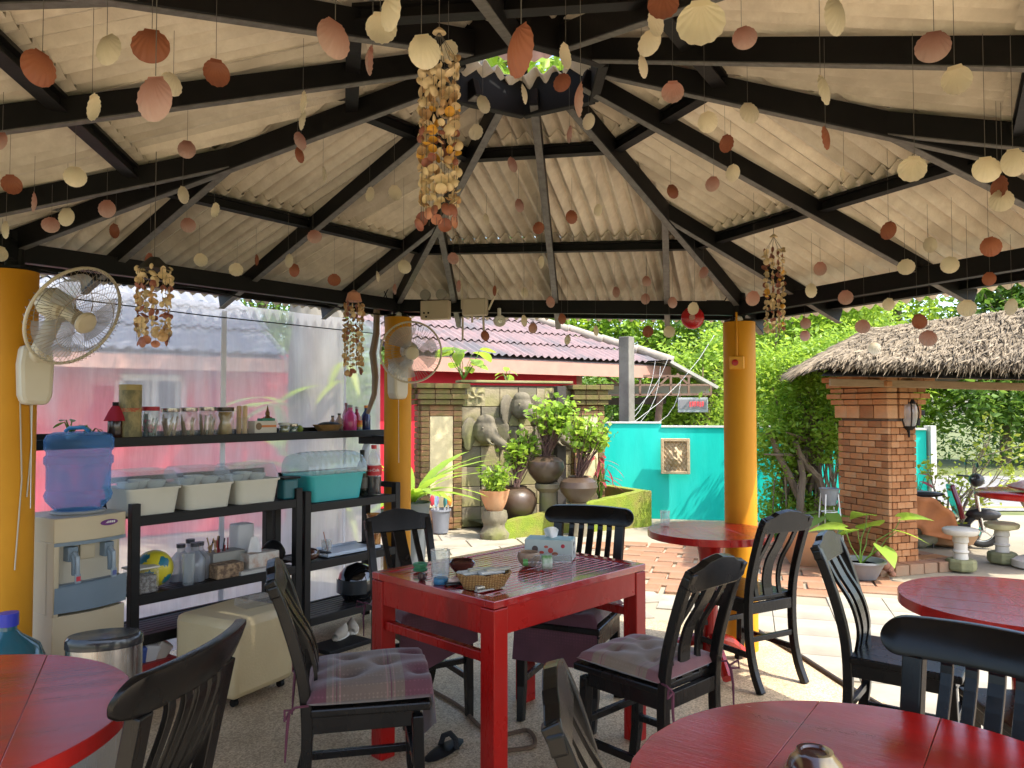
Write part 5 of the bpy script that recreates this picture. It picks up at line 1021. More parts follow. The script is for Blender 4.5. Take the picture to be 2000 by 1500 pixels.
# tissue box
tbx = thing('tissue_box', 'pale printed tissue box with a tissue sticking out, on the slatted table', 'tissue box', G(1075, 1090, ZT), R(-12)); q = MB(); q.box((0, 0, .045), (.215, .115, .09)); q.build('carton', mat('pale_carton', (.45, .50, .47), .5, c2=(.40, .45, .42), ns=5), tbx, False, .003)
q = MB(); q.box((0, 0, .0905), (.205, .105, .003)); q.build('top_panel', mat('carton_blue', (.28, .48, .52), .45), tbx, False)
for k, (x, z, s, c_) in enumerate(((-.06, .05, .014, (.08, .05, .04)), (-.03, .035, .011, (.45, .06, .04)), (.01, .045, .012, (.45, .06, .04)), (.03, .03, .014, (.30, .10, .05)), (.065, .065, .009, (.42, .02, .04)), (-.01, .06, .010, (.45, .08, .05)))):
    q = MB(); q.lathe([(s, 0), (s, .0012)], n=12, M=Matrix.Translation((x, -.0575, z)) @ Matrix.Rotation(R(90), 4, 'X'), sy=.6 if k % 2 else 1); q.build('printed_motif', mat('motif%d' % k, c_, .5), tbx)
q = MB(); q.box((.1085, 0, .05), (.0012, .05, .055)); q.build('printed_panel', mat('print_black', (.06, .06, .06), .5, c2=(.5, .52, .5), ns=40, amt=.2), tbx, False)
q = MB(); q.grid(lambda a, b: (.05 * (a - .5) * (1 + b * .4), .02 * math.sin(a * 7 + b * 2) * (1 - b * .3) + .01, .09 + .05 * b * (.7 + .3 * math.sin(a * 3.1))), 14, 8); q.build('tissue', mat('tissue_paper', (.72, .70, .68), .95), tbx)
# plastic bottle lying down
bo = thing('water_bottle', 'small clear water bottle with a green label lying on the slatted table', 'bottle', G(1075, 1112, ZT) + Vector((0, 0, .03)), R(4)); Mx = Matrix.Rotation(R(90), 4, 'Y'); q = MB(); q.lathe([(.012, -.10), (.012, -.085), (.028, -.065), (.03, -.05), (.03, 0), (.028, .01), (.030, .02), (.028, .03), (.03, .04), (.028, .05), (.03, .06), (.028, .07), (.029, .085), (.02, .09), (.001, .088)], n=28, M=Mx); q.build('body', clearmat('thin_plastic', (.96, .97, .97), .12, .05), bo)
q = MB(); q.lathe([(.0306, -.035), (.0306, .005)], n=28, M=Mx); q.build('label_band', mat('label_green', (.10, .28, .07), .5, c2=(.55, .6, .5), ns=14, amt=.4), bo); q = MB(); q.lathe([(.015, -.115), (.015, -.095), (.001, -.095)], n=16, M=Mx); q.build('bottle_cap', mat('cap_green', (.10, .30, .08), .4), bo)
lathe_thing('upturned_bowl', 'brown striped glazed bowl upturned on the near round red table', 'bowl', G(1592, 1520, ZT), [(.056, 0), (.055, .01), (.045, .032), (.034, .044), (.032, .05), (.024, .05), (.022, .046), (.001, .046)], mat('striped_glaze', (.06, .018, .012), .1, c2=(.45, .32, .12), ns=9, nd=1, amt=.25, coat=.6, stretch=(4, .6, .6)), n=40)
bpy.data.objects['upturned_bowl'].location.z = ZT
lathe_thing('dark_dish', 'dark red shallow dish on the sunny round table', 'dish', (1.93, 2.66, .752), [(.03, 0), (.05, .012), (.06, .02), (.055, .02), (.03, .008), (.001, .006)], M_bowl)
# ================================================================ clear plastic blind on the left side
EV = (VZ[1] - VZ[2]); EV.z = 0; ELEN = EV.length; EV.normalize(); OUT = Vector((-EV.y, EV.x, 0))
def plastic_mat():
    m = bpy.data.materials.new('scuffed_clear_plastic'); m.use_nodes = True; N = m.node_tree.nodes; L = m.node_tree.links; N.remove(N['Principled BSDF']); out = N['Material Output']
    t = N.new('ShaderNodeTexCoord'); mp = N.new('ShaderNodeMapping'); mp.inputs['Scale'].default_value = (6, 6, .8); L.new(t.outputs['Object'], mp.inputs[0]); n = N.new('ShaderNodeTexNoise'); n.inputs['Scale'].default_value = 1.6; n.inputs['Detail'].default_value = 8; n.inputs['Roughness'].default_value = .7; L.new(mp.outputs[0], n.inputs['Vector'])
    n2 = N.new('ShaderNodeTexNoise'); n2.inputs['Scale'].default_value = 1.1; n2.inputs['Detail'].default_value = 3; L.new(t.outputs['Object'], n2.inputs['Vector']); ad = N.new('ShaderNodeMath'); ad.operation = 'ADD'; L.new(n.outputs['Fac'], ad.inputs[0]); L.new(n2.outputs['Fac'], ad.inputs[1])
    mr = N.new('ShaderNodeMapRange'); mr.inputs['From Min'].default_value = .7; mr.inputs['From Max'].default_value = 1.3; mr.inputs['To Min'].default_value = .38; mr.inputs['To Max'].default_value = .80; L.new(ad.outputs[0], mr.inputs['Value'])
    tr = N.new('ShaderNodeBsdfTransparent'); tr.inputs[0].default_value = (.97, .98, 1, 1); rf = N.new('ShaderNodeBsdfRefraction'); rf.inputs['IOR'].default_value = 1.02; rf.inputs['Roughness'].default_value = .2; mtr = N.new('ShaderNodeMixShader'); mtr.inputs[0].default_value = .62; L.new(tr.outputs[0], mtr.inputs[1]); L.new(rf.outputs[0], mtr.inputs[2]); df = N.new('ShaderNodeBsdfDiffuse'); df.inputs[0].default_value = (.60, .61, .63, 1); tl = N.new('ShaderNodeBsdfTranslucent'); tl.inputs[0].default_value = (.62, .63, .66, 1)
    md = N.new('ShaderNodeMixShader'); md.inputs[0].default_value = .6; L.new(df.outputs[0], md.inputs[1]); L.new(tl.outputs[0], md.inputs[2]); mh = N.new('ShaderNodeMixShader'); L.new(mr.outputs[0], mh.inputs[0]); L.new(mtr.outputs[0], mh.inputs[1]); L.new(md.outputs[0], mh.inputs[2])
    gl = N.new('ShaderNodeBsdfGlossy'); gl.inputs['Roughness'].default_value = .18; mg = N.new('ShaderNodeMixShader'); mg.inputs[0].default_value = .05; L.new(mh.outputs[0], mg.inputs[1]); L.new(gl.outputs[0], mg.inputs[2]); L.new(mg.outputs[0], out.inputs[0]); return m
M_plast = plastic_mat()
O3 = Vector((VZ[2].x, VZ[2].y, 0)); pO = .50
bl = thing('plastic_blind', 'scuffed clear plastic sheet hung as a wind blind along the shelf side', 'plastic sheet')
def bp3(s, z, o=pO): return O3 + EV * s + OUT * o + Vector((0, 0, z))
q = MB(); q.grid(lambda a, b: bp3(lerp(-.5, ELEN + .36, a), lerp(.03, lerp(2.05, 2.10, a), b), pO + .012 * math.sin(a * 23 + b * 2) + .006 * math.sin(a * 61 + b * 5)), 90, 14); q.build('sheet', M_plast, bl, 'all')
def s_at(u, o=pO):
    k = (u - 1000) / FPX; a = O3 + OUT * o; return (k * a.y - a.x) / (EV.x - k * EV.y)
for u in (430, 668):
    s_ = s_at(u); q = MB(); q.beam(bp3(s_, .03, pO - .03), bp3(s_, 2.03, pO - .03), .035 if u == 430 else .02, .004, OUT); q.build('seam_tape', clearmat('white_tape', (1, 1, 1), .92, .3, (.92, .93, .95)), bl, False)
q = MB(); q.tube([bp3(-.4, 2.0, pO - .05), bp3(ELEN * .5, 1.985, pO - .05), bp3(ELEN + .3, 2.0, pO - .05)], .004, 5); q.build('hanging_wire', M_black, bl)
q = MB(); yS = 5.45; q.tube([D(736, 600, yS), D(735, 650, yS), D(728, 690, yS), D(733, 735, yS), D(731, 770, yS), D(718, 808, yS)], [.022, .024, .026, .024, .02, .014], 8); tag(q.build('driftwood_stick', mat('grey_driftwood', (.33, .25, .18), .85, c2=(.24, .18, .13), ns=9, stretch=(1, 1, .2), bump=.5), None), 'crooked grey driftwood stick hanging at the end of the plastic sheet', 'stick')
q = MB(); q.tube([D(718, 862, yS + .2), D(712, 885, yS + .2), D(714, 905, yS + .2), D(712, 960, yS + .2)], [.02, .03, .035, .05], 10); q.build('gathered_end', M_plast, bl, 'all')

# ================================================================ wall shelf between the columns
M_blackm = mat('black_matt_wood', (.0045, .0042, .004), .45, c2=(.010, .009, .0085), ns=6, bump=.12, bs=40, stretch=(.3, 3, 3), spec=.25)
SHZ = 1.262; SHO = .31; srz = math.atan2(EV.y, EV.x)
sh = thing('wall_shelf', 'long black shelf board fixed between two ochre columns', 'shelf', O3 + OUT * SHO + Vector((0, 0, SHZ)), srz)
q = MB(); q.box((ELEN / 2 + .1, .065, -.014), (ELEN + .16, .15, .026)); q.build('board', M_blackm, sh, False, .003)
q = MB(); q.box((ELEN / 2 + .1, -.024, -.012), (ELEN + .17, .018, .05)); q.build('front_edge', M_blackm, sh, False, .003)
q = MB(); q.box((ELEN / 2 + .1, .146, .012), (ELEN + .16, .012, .05)); q.build('back_edge', M_blackm, sh, False, .003)
for x in (.02, ELEN + .06): q = MB(); q.box((x, -.09, -.06), (.05, .38, .062)); q.build('bracket', M_black, sh, False, .003)
def shelf_pos(u, o=.07):
    o = SHO + .02 + o * .55; k = (u - 1000) / FPX; a = O3 + OUT * o; s_ = (k * a.y - a.x) / (EV.x - k * EV.y); p = a + EV * s_; p.z = SHZ; return p
def rx(px, p): return px * p.y / FPX
M_jar = clearmat('jar_glass', (.96, .97, .96), .10, .05)
def jar(u, w, h, lidm, label, fill, o=.07, lidh=8, cat='jar'):
    p = shelf_pos(u, o); r_ = rx(w, p) / 2; hh = rx(h, p); lh = rx(lidh, p); t = thing('jar', label, cat, p, srz); q = MB(); q.lathe([(r_ * .93, 0), (r_, .006), (r_, hh - lh - .012), (r_ * .9, hh - lh - .004), (r_ * .86, hh - lh), (r_ * .82, hh - lh), (r_ * .93, hh * .5), (r_ * .9, .008), (.001, .007)], n=28); q.build('glass', M_jar, t)
    q = MB(); q.lathe([(r_ * .93, hh - lh), (r_ * .95, hh - lh + .002), (r_ * .95, hh - .002), (r_ * .9, hh), (.001, hh)], n=28); q.build('lid', lidm, t)
    for k, (kind, c_) in enumerate(fill):
        m = mat('fill_%s_%d' % (label[:12].replace(' ', '_'), k), c_, .6, c2=tuple(a * .6 for a in c_), ns=40)
        q = MB()
        if kind == 'sticks':
            for i in range(9): a = rng.uniform(0, 6.28); rr = r_ * .55; a2 = a + rng.uniform(-1, 1); q.tube([(rr * math.cos(a), rr * math.sin(a), .01), (r_ * .75 * math.cos(a2), r_ * .75 * math.sin(a2), hh * rng.uniform(.5, .78))], rng.uniform(.004, .007), 6)
        elif kind == 'block': q.lathe([(r_ * .72, .01), (r_ * .72, hh * .3), (r_ * .5, hh * .5), (r_ * .72, hh * .72), (r_ * .7, hh - lh - .004), (.001, hh - lh - .004)], n=16)
        else: 
            for i in range(10): q.ball((rng.uniform(-.6, .6) * r_, rng.uniform(-.6, .6) * r_, .014 + rng.uniform(0, .5) * hh), rng.uniform(.010, .016), 8, 5)
        o_ = q.build('filling', m, t)
        if kind != 'block': o_['kind'] = 'stuff'
    return t
M_lidm = mat('metal_lid', (.45, .42, .38), .25, .9); M_lidr = mat('red_lid', (.42, .01, .03), .4); M_lidd = mat('dark_lid', (.06, .05, .04), .3, .5)
jar(295, 34, 62, M_lidr, 'clear jar with a red lid full of coloured sweets', [('balls', (.45, .10, .28)), ('sticks', (.20, .28, .35))])
jar(333, 36, 58, M_lidm, 'metal-lidded jar of brown cinnamon sticks', [('sticks', (.32, .20, .10))]); jar(369, 35, 58, M_lidm, 'metal-lidded jar of pale blue tea bags', [('sticks', (.38, .44, .44))]); jar(405, 35, 58, M_lidm, 'metal-lidded jar of dark red packets', [('sticks', (.28, .03, .04))])
jar(440, 35, 56, M_lidd, 'dark-lidded jar holding a mustard yellow tin', [('block', (.42, .24, .03))]); jar(556, 24, 22, mat('pale_lid', (.55, .55, .5), .4), 'small jar of pale green paste beside the carton', [('block', (.25, .26, .08))], lidh=5); jar(573, 20, 20, M_lidm, 'tiny metal-lidded pot next to the green lime', [('block', (.10, .20, .15))], lidh=6)
p = shelf_pos(585); q = MB(); q.ball((0, 0, .028), (.026, .026, .028), 14, 10); o = q.build('lime', mat('lime_skin', (.14, .20, .03), .5, c2=(.2, .26, .04), ns=20), None); o.location = p; tag(o, 'small green lime on the black wall shelf', 'lime')
# bottle with a red cloth collar
p = shelf_pos(226); t = thing('sauce_bottle', 'dark brown bottle draped with a red cloth on the wall shelf', 'bottle', p); h = rx(73, p); q = MB(); q.lathe([(.036, 0), (.038, .004), (.036, h * .55), (.022, h * .74), (.013, h * .8), (.013, h * .93)], n=24); q.build('body', mat('brown_bottle', (.035, .015, .012), .15), t); q = MB(); q.lathe([(.015, h * .9), (.015, h), (.001, h)], n=16); q.build('bottle_cap', M_black, t)
q = MB(); q.lathe([(.052, h * .50), (.045, h * .62), (.03, h * .78), (.016, h * .90)], n=40, wob=lambda a, z: 1 + .18 * math.sin(a * 5) * (1 if z < h * .6 else .3)); q.build('cloth', mat('red_cloth', (.35, .012, .03), .85), t)
# tall patterned canister
p = shelf_pos(255, .05); t = thing('tea_canister', 'tall cylindrical tan canister with bamboo pattern and red band', 'canister', p); h = rx(106, p); r_ = rx(41, p) / 2
q = MB(); q.lathe([(r_, .0), (r_, h * .94), (r_ * .96, h * .945)], n=36); q.build('body', mat('bamboo_print', (.38, .29, .12), .5, c2=(.16, .14, .06), ns=26, nd=6, amt=.5, stretch=(1, 1, .5)), t)
q = MB(); q.lathe([(r_ * 1.01, h * .90), (r_ * 1.01, h), (r_ * .97, h + .001), (.001, h + .001)], n=36); q.build('lid', mat('gold_lid', (.40, .28, .08), .35), t); q = MB(); q.lathe([(r_ * 1.004, h * .50), (r_ * 1.004, h * .57)], n=36); q.build('printed_band', mat('red_band', (.48, .08, .03), .5, c2=(.42, .28, .1), ns=45, amt=.3), t)
# carton, small buddha, candles
p = shelf_pos(513, .05); t = thing('carton', 'white and orange printed medicine carton on the wall shelf', 'carton', p, srz); w_ = .17; h = rx(27, p); q = MB(); q.box((0, 0, h / 2), (w_, .07, h)); q.build('box', mat('carton_white', (.60, .56, .50), .6), t, False, .002); q = MB(); q.box((.012, -.0355, h * .62), (w_ * .80, .001, h * .16)); q.build('printed_stripe', mat('orange_print', (.62, .20, .05), .6), t, False)
q = MB(); q.lathe([(h * .26, 0), (h * .26, .0012)], n=20, M=Matrix.Translation((-.055, -.035, h * .62)) @ Matrix.Rotation(R(90), 4, 'X')); q.build('printed_motif', mat('brown_print', (.20, .13, .07), .6), t); q = MB(); q.box((.03, 0, h + .008), (.10, .05, .016)); q.build('green_flap', mat('green_print', (.03, .20, .12), .6), t, False, .002)
p = shelf_pos(523, .12); t = thing('figurine', 'small seated golden figurine with a pointed crown', 'figurine', p); q = MB(); q.lathe([(.028, 0), (.03, .008), (.024, .035)], n=16, sy=.8); q.ball((0, 0, .045), (.034, .022, .014)); q.ball((0, 0, .072), (.020, .015, .028)); q.ball((0, 0, .104), (.012, .012, .015)); q.lathe([(.012, .11), (.007, .122), (.004, .135), (.001, .150)], n=10); q.tube([(-.018, 0, .085), (-.03, -.006, .065), (-.01, -.018, .055)], .006, 6); q.tube([(.018, 0, .085), (.03, -.006, .065), (.01, -.018, .055)], .006, 6)
o = q.build('figure', mat('antique_gold', (.22, .11, .03), .35, .6, c2=(.14, .08, .02), ns=20), t); o.scale = (1.25, 1.25, 1.25)
p = shelf_pos(473, .10); t = thing('candle_pack', 'clear tub holding two pale candles behind the jars', 'candles', p)
for x in (-.018, .018): q = MB(); q.lathe([(.015, 0), (.015, .18), (.001, .183)], (x, 0, 0), 14); q.build('candle', mat('wax', (.62, .42, .24), .5), t)
q = MB(); q.lathe([(.042, 0), (.042, .11)], n=20); q.build('tub', M_jar, t)
# little plant pots behind the water bottle
p = shelf_pos(140, .08); leafy('small_plant', 'tiny potted plant on the wall shelf behind the water bottle', p + Vector((0, 0, .04)), 6, .06, .035, M_leafm, .07, .06); lathe_thing('tiny_pot', 'tiny pale flower pot on the wall shelf', 'pot', p, [(.02, 0), (.028, .04), (.024, .04), (.018, .01), (.001, .01)], M_white, 'vessel', 16)
p = shelf_pos(178, .08); leafy('small_plant', 'tiny succulent on the wall shelf next to the red-draped bottle', p + Vector((0, 0, .03)), 5, .06, .04, M_leafm, .05, .04); lathe_thing('tiny_pot', 'tiny dark flower pot on the wall shelf', 'pot', p, [(.02, 0), (.028, .03), (.024, .03), (.018, .01), (.001, .01)], M_black, 'vessel', 16)
# shallow basket and bottles at the far end
p = shelf_pos(641, .08); t = thing('shallow_basket', 'shallow oval wicker basket on the wall shelf', 'basket', p, srz); q = MB(); q.lathe([(.075, 0), (.09, .02), (.12, .05), (.125, .055), (.115, .055), (.08, .015), (.001, .012)], n=36, sy=.6); q.build('weave', M_wicker, t); q = MB(); q.ball((.01, 0, .05), (.10, .055, .025)); q.build('dark_cloth', M_black, t)
def bottle(u, h, w, label, c, capc, o=.10, clear=False, z=None, pos=None, name='bottle'):
    p = pos if pos is not None else shelf_pos(u, o); hh = rx(h, p); r_ = rx(w, p) / 2; t = thing(name, label, 'bottle', p); q = MB(); q.lathe([(r_ * .95, 0), (r_, .004), (r_, hh * .58), (r_ * .55, hh * .74), (r_ * .36, hh * .80), (r_ * .36, hh * .92)], n=20); q.build('body', clearmat('bottle_' + label[:10], c, .35, .08, c) if clear else mat('bottle_' + label[:10], c, .2, c2=tuple(a * .7 for a in c), ns=12), t)
    q = MB(); q.lathe([(r_ * .42, hh * .90), (r_ * .42, hh), (.001, hh)], n=14); q.build('bottle_cap', mat('cap_' + label[:10], capc, .4), t); return t
bottle(650, 32, 14, 'small amber bottle with a black cap behind the shallow basket', (.35, .22, .12), (.02, .02, .02), .14); bottle(663, 36, 16, 'small clear bottle with a black square cap behind the shallow basket', (.6, .5, .42), (.015, .015, .015), .15, True)
bottle(684, 52, 26, 'pink syrup bottle with a grey cap on the wall shelf', (.60, .06, .22), (.25, .27, .28), .10); bottle(676, 56, 14, 'tall slim pink-labelled bottle at the back of the wall shelf', (.55, .25, .32), (.25, .1, .12), .16); bottle(697, 48, 16, 'maroon-labelled bottle next to the rainbow cup', (.32, .03, .06), (.3, .3, .3), .15)
bottle(715, 50, 18, 'dark blue beaded bottle with an orange top', (.03, .05, .14), (.65, .22, .02), .12)
p = shelf_pos(703, .05); t = thing('striped_cup', 'small cup striped orange, yellow and teal on the wall shelf', 'cup', p)
for k, c_ in enumerate(((.03, .22, .22), (.45, .45, .40), (.62, .45, .06), (.65, .22, .03), (.6, .1, .03))): q = MB(); q.lathe([(.018, k * .016), (.019, k * .016 + .0155)], n=20); q.build('stripe', mat('stripe%d' % k, c_, .5), t)

# ================================================================ shelf racks
RA = Vector((-1.86, 3.78, 0)); RRZ = math.atan2(.791, .611); re_ = Vector((math.cos(RRZ), math.sin(RRZ), 0)); ro_ = Vector((-math.sin(RRZ), math.cos(RRZ), 0))
def rack(x0, x1, label, levels, dp=.34, topz=.955):
    t = thing('shelf_rack', label, 'shelf rack', RA + re_ * x0, RRZ); L_ = x1 - x0
    for x in (.022, L_ - .022):
        for y in (.022, dp - .022): q = MB(); q.box((x, y, topz / 2), (.044, .044, topz)); q.build('post', M_blackm, t, False, .003)
        q = MB(); q.box((x, dp / 2, topz - .018), (.03, dp - .088, .036)); q.build('end_rail', M_blackm, t, False, .003)
    for z in levels:
        for y in (.012, dp - .012): q = MB(); q.box((L_ / 2, y, z - .022), (L_ - .088, .022, .05)); q.build('shelf_rail', M_blackm, t, False, .003)
        n = 7; sw_ = (dp - .05) / n; q = MB(); q.box((0, 0, 0), (L_ - .05, sw_ - .006, .012)); me = q.mesh('shelf_slat')
        for k in range(n): o = obj('shelf_slat', me, M_blackm, t, .002); o.location = (L_ / 2, .025 + sw_ * (k + .5), z - .0085)
    q = MB(); q.box((L_ / 2, dp - .012, levels[-1] + .16 if len(levels) > 2 else .6), (L_ - .088, .016, .03)); q.build('back_rail', M_blackm, t, False)
    return t
rack(0, 1.01, 'black slatted rack carrying white bins, beside the water dispenser', (.30, .50, .89)); rack(1.03, 1.81, 'black slatted rack carrying a teal bin, a helmet and shoes', (.17, .50, .85), topz=.93)
def RP_(x, y, z): return RA + re_ * x + ro_ * y + Vector((0, 0, z))
M_bin = mat('cream_bin', (.60, .57, .48), .45, c2=(.54, .51, .42), ns=4); M_lidc = clearmat('cloudy_lid', (.93, .95, .95), .22, .12, (.85, .88, .88))
def binbox(x, w, d, h, lh, z, label, m, dome=False, lidm=None):
    t = thing('storage_bin', label, 'bin', RP_(x, .17, z), RRZ); q = MB(); a, b = w / 2, d / 2; k = .88; hc = .0
    def ring(sx, sy, zz, r_=.04, n=6):
        P = []
        for cx, cy, a0 in ((1, 1, 0), (-1, 1, 90), (-1, -1, 180), (1, -1, 270)):
            for i in range(n): an = R(a0 + 90 * i / (n - 1)); P.append((cx * (sx - r_) + r_ * math.cos(an), cy * (sy - r_) + r_ * math.sin(an), zz))
        return P
    R_ = [ring(a * k, b * k, 0), ring(a * k, b * k, .002), ring(a * .98, b * .98, h - .01), ring(a * 1.04, b * 1.04, h - .01), ring(a * 1.04, b * 1.04, h), ring(a * .96, b * .96, h), ring(a * .86, b * .86, .01)]
    n = len(R_[0]); vs = [p for r in R_ for p in r]; fs = [(i * n + j, i * n + (j + 1) % n, (i + 1) * n + (j + 1) % n, (i + 1) * n + j) for i in range(len(R_) - 1) for j in range(n)] + [tuple(range(n - 1, -1, -1)), tuple((len(R_) - 1) * n + j for j in range(n))]; q.add(vs, fs); q.build('tub', m, t, True)
    q = MB()
    if not dome:
        R_ = [ring(a * 1.03, b * 1.03, h + .001), ring(a * 1.0, b * 1.0, h + .012), ring(a * .90, b * .90, h + lh - .015), ring(a * .84, b * .84, h + lh), ring(a * .4, b * .4, h + lh + .004, .02)]
        vs = [p for r in R_ for p in r]; fs = [(i * n + j, i * n + (j + 1) % n, (i + 1) * n + (j + 1) % n, (i + 1) * n + j) for i in range(len(R_) - 1) for j in range(n)] + [tuple((len(R_) - 1) * n + j for j in range(n))]; q.add(vs, fs)
    else:
        q.grid(lambda u, v: (a * 1.02 * (2 * u - 1), -b * math.cos(math.pi * v), h + .002 + lh * math.sin(math.pi * v) ** .6 * (1 - .08 * abs(2 * u - 1) ** 6) + .003 * math.cos(u * 60)), 40, 16)
        for sx in (-1, 1): vs = [(a * 1.02 * sx, -b * math.cos(math.pi * v / 15), h + .002 + lh * .92 * math.sin(math.pi * v / 15) ** .6) for v in range(16)]; q.add(vs, [tuple(range(16))])
    q.build('lid', lidm or M_lidc, t, True); return t
M_dish = mat('white_crockery', (.62, .66, .66), .25)
for k, x in enumerate((.13, .435, .735)):
    lb = ('cream bin with a clear lid, next to the water dispenser', 'cream bin with a clear lid, between two other cream bins', 'cream bin with a clear lid, next to the teal bin')[k]; binbox(x, .28, .30, .135, .085, .89, lb, M_bin)
    for i in range(3):
        q = MB(); q.lathe([(.025, 0), (.05, .03), (.055, .05), (.05, .05), (.02, .006), (.001, .005)], n=18); o = q.build('crockery_bowl', M_dish, None); o.location = RP_(x - .07 + .07 * i, .17 + .03 * (i % 2), 1.0 + .008 * (i % 2)); tag(o, 'white bowl inside a lidded cream bin', 'bowl', 'bowls in the cream bins')
M_teal = mat('teal_plastic', (.035, .40, .40), .4, c2=(.03, .34, .35), ns=4); binbox(1.31, .45, .28, .165, .135, .853, 'large teal bin with a ribbed clear barrel lid', M_teal, True, clearmat('aqua_lid', (.90, .97, .97), .25, .1, (.75, .88, .88)))
t = thing('teal_basket', 'small dark teal basket beside the large teal bin', 'basket', RP_(.945, .06, .892), RRZ); q = MB(); q.box((0, 0, .06), (.10, .08, .12)); q.build('tub', mat('dark_teal', (.01, .10, .12), .4), t, False, .012); q = MB(); q.box((0, 0, .125), (.12, .10, .012)); q.build('rim', M_black, t, False, .004)
# cola and wine bottles
p = RP_(1.66, .10, .853); t = thing('cola_bottle', 'large clear cola bottle with a red label and red cap', 'bottle', p, R(-8)); q = MB(); q.lathe([(.045, 0), (.05, .01), (.047, .06), (.052, .10), (.052, .20), (.046, .235), (.02, .285), (.014, .295), (.014, .315)], n=32); q.build('body', clearmat('pet', (.95, .96, .96), .12, .04), t); q = MB(); q.lathe([(.043, .006), (.047, .012), (.045, .06), (.049, .10), (.049, .12), (.001, .12)], n=28); q.build('cola', mat('cola_liquid', (.012, .006, .005), .08), t)
q = MB(); q.lathe([(.0528, .13), (.0528, .195)], n=32); lb = q.build('label_band', mat('cola_red', (.50, .012, .02), .4), t); q = MB(); q.lathe([(.018, .305), (.018, .33), (.001, .332)], n=18); q.build('bottle_cap', mat('cola_cap', (.5, .012, .02), .35), t)
tx_ = textobj('lettering', 'Coca-Cola', .026, M_white, t, (0, -.0545, .165), (R(90), 0, 0)); 
for v in tx_.data.vertices: a = v.co.x / .0535; v.co.z += .0535 * (math.cos(a) - 1); v.co.x = .0535 * math.sin(a)
p = RP_(1.575, .12, .853); t = thing('wine_bottle', 'dark wine bottle beside the cola bottle', 'bottle', p); q = MB(); q.lathe([(.034, 0), (.036, .004), (.036, .18), (.03, .21), (.014, .235), (.013, .29)], n=28); q.build('body', mat('wine_glass', (.012, .014, .010), .08), t); q = MB(); q.lathe([(.0155, .25), (.0155, .30), (.001, .301)], n=16); q.build('bottle_cap', M_black, t); q = MB(); q.lathe([(.0365, .05), (.0365, .12)], n=28); q.build('label_band', mat('dark_label', (.04, .035, .03), .6, c2=(.1, .09, .07), ns=30), t)
p = RP_(1.74, .22, .853); t = thing('round_speaker', 'round black and chrome lamp at the end of the rack top', 'lamp', p + Vector((0, 0, .11)), R(20)); q = MB(); q.ball((0, 0, 0), .055, 18, 12); q.tube([(0, 0, -.05), (0, 0, -.105)], .02, 10); q.lathe([(.04, -.11), (.04, -.10)], n=18); q.build('body', M_black, t); q = MB(); q.lathe([(.03, 0), (.033, .008), (.026, .012), (.001, .006)], n=20, M=Matrix.Translation((0, -.05, 0)) @ Matrix.Rotation(R(90), 4, 'X')); q.build('lens', M_lidm, t)
# second shelf: ball, glasses, boxes
def ball_mat():
    m = bpy.data.materials.new('yellow_ball'); m.use_nodes = True; N = m.node_tree.nodes; L = m.node_tree.links; b = N['Principled BSDF']; b.inputs['Roughness'].default_value = .35; b.inputs['Base Color'].default_value = (.62, .52, .03, 1); return m
t = thing('football', 'yellow ball with blue-green pentagons on the middle shelf', 'ball', RP_(.19, .15, .50 + .095)); bm_ = bmesh.new(); bmesh.ops.create_icosphere(bm_, subdivisions=4, radius=.095); ico = [v.co.copy() for v in bmesh.ops.create_icosphere(bmesh.new(), subdivisions=1, radius=1)['verts']] if False else None
g_ = (1 + 5 ** .5) / 2; IC = [Vector(p).normalized() for p in ((-1, g_, 0), (1, g_, 0), (-1, -g_, 0), (1, -g_, 0), (0, -1, g_), (0, 1, g_), (0, -1, -g_), (0, 1, -g_), (g_, 0, -1), (g_, 0, 1), (-g_, 0, -1), (-g_, 0, 1))]
rot_ = Euler((.5, .3, .9)).to_matrix(); me = bpy.data.meshes.new('ball'); 
for f in bm_.faces: f.smooth = True; f.material_index = 1 if max((rot_ @ i).dot(f.calc_center_median().normalized()) for i in IC) > .955 else 0
bm_.to_mesh(me); bm_.free(); me.materials.append(ball_mat()); me.materials.append(mat('ball_blue', (.02, .16, .22), .35)); o = obj('skin', me, None, t)
z2 = .50
def gl_(x, y, h, r_, label): t = thing('tall_glass', label, 'glass', RP_(x, y, z2)); q = MB(); q.lathe([(r_ * .8, 0), (r_, h), (r_ * .95, h), (r_ * .72, .012), (.001, .012)], n=28); q.build('body', M_glass, t)
gl_(.33, .06, .16, .034, 'tall clear glass on the middle shelf beside the ball'); 
for k, (x, y, h) in enumerate(((.40, .12, .20), (.45, .16, .19), (.36, .19, .19), (.43, .22, .2))): bottle(0, h * 1500 / 4.1, 40, ('clear bottle with a dark cap behind the tall glass', 'clear bottle crammed beside others on the middle shelf', 'clear bottle at the back by the ball', 'clear bottle with dark shapes inside')[k], (.75, .77, .80), (.02, .02, .03), clear=True, pos=RP_(x, y, z2), name='glass_bottle')
t = thing('plastic_bag_tub', 'clear tub of dark beans at the rack end of the middle shelf', 'tub', RP_(.085, .075, z2), RRZ); q = MB(); q.box((0, 0, .045), (.12, .10, .09)); q.build('contents', mat('beans', (.10, .085, .07), .6, c2=(.32, .30, .27), ns=60, amt=.3, bump=1, bs=90), t, False, .01); q = MB(); q.box((0, 0, .062), (.135, .115, .123)); q.build('tub', clearmat('tub_clear', (.95, .95, .95), .15, .08), t, False, .012); q = MB(); q.box((0, 0, .128), (.14, .12, .01)); q.build('lid', M_bin, t, False, .004)
def box_thing(name, label, cat, p, d, m, rz=RRZ, bev=.003):
    t = thing(name, label, cat, p, rz); q = MB(); q.box((0, 0, d[2] / 2), d); q.build('box', m, t, False, bev); return t
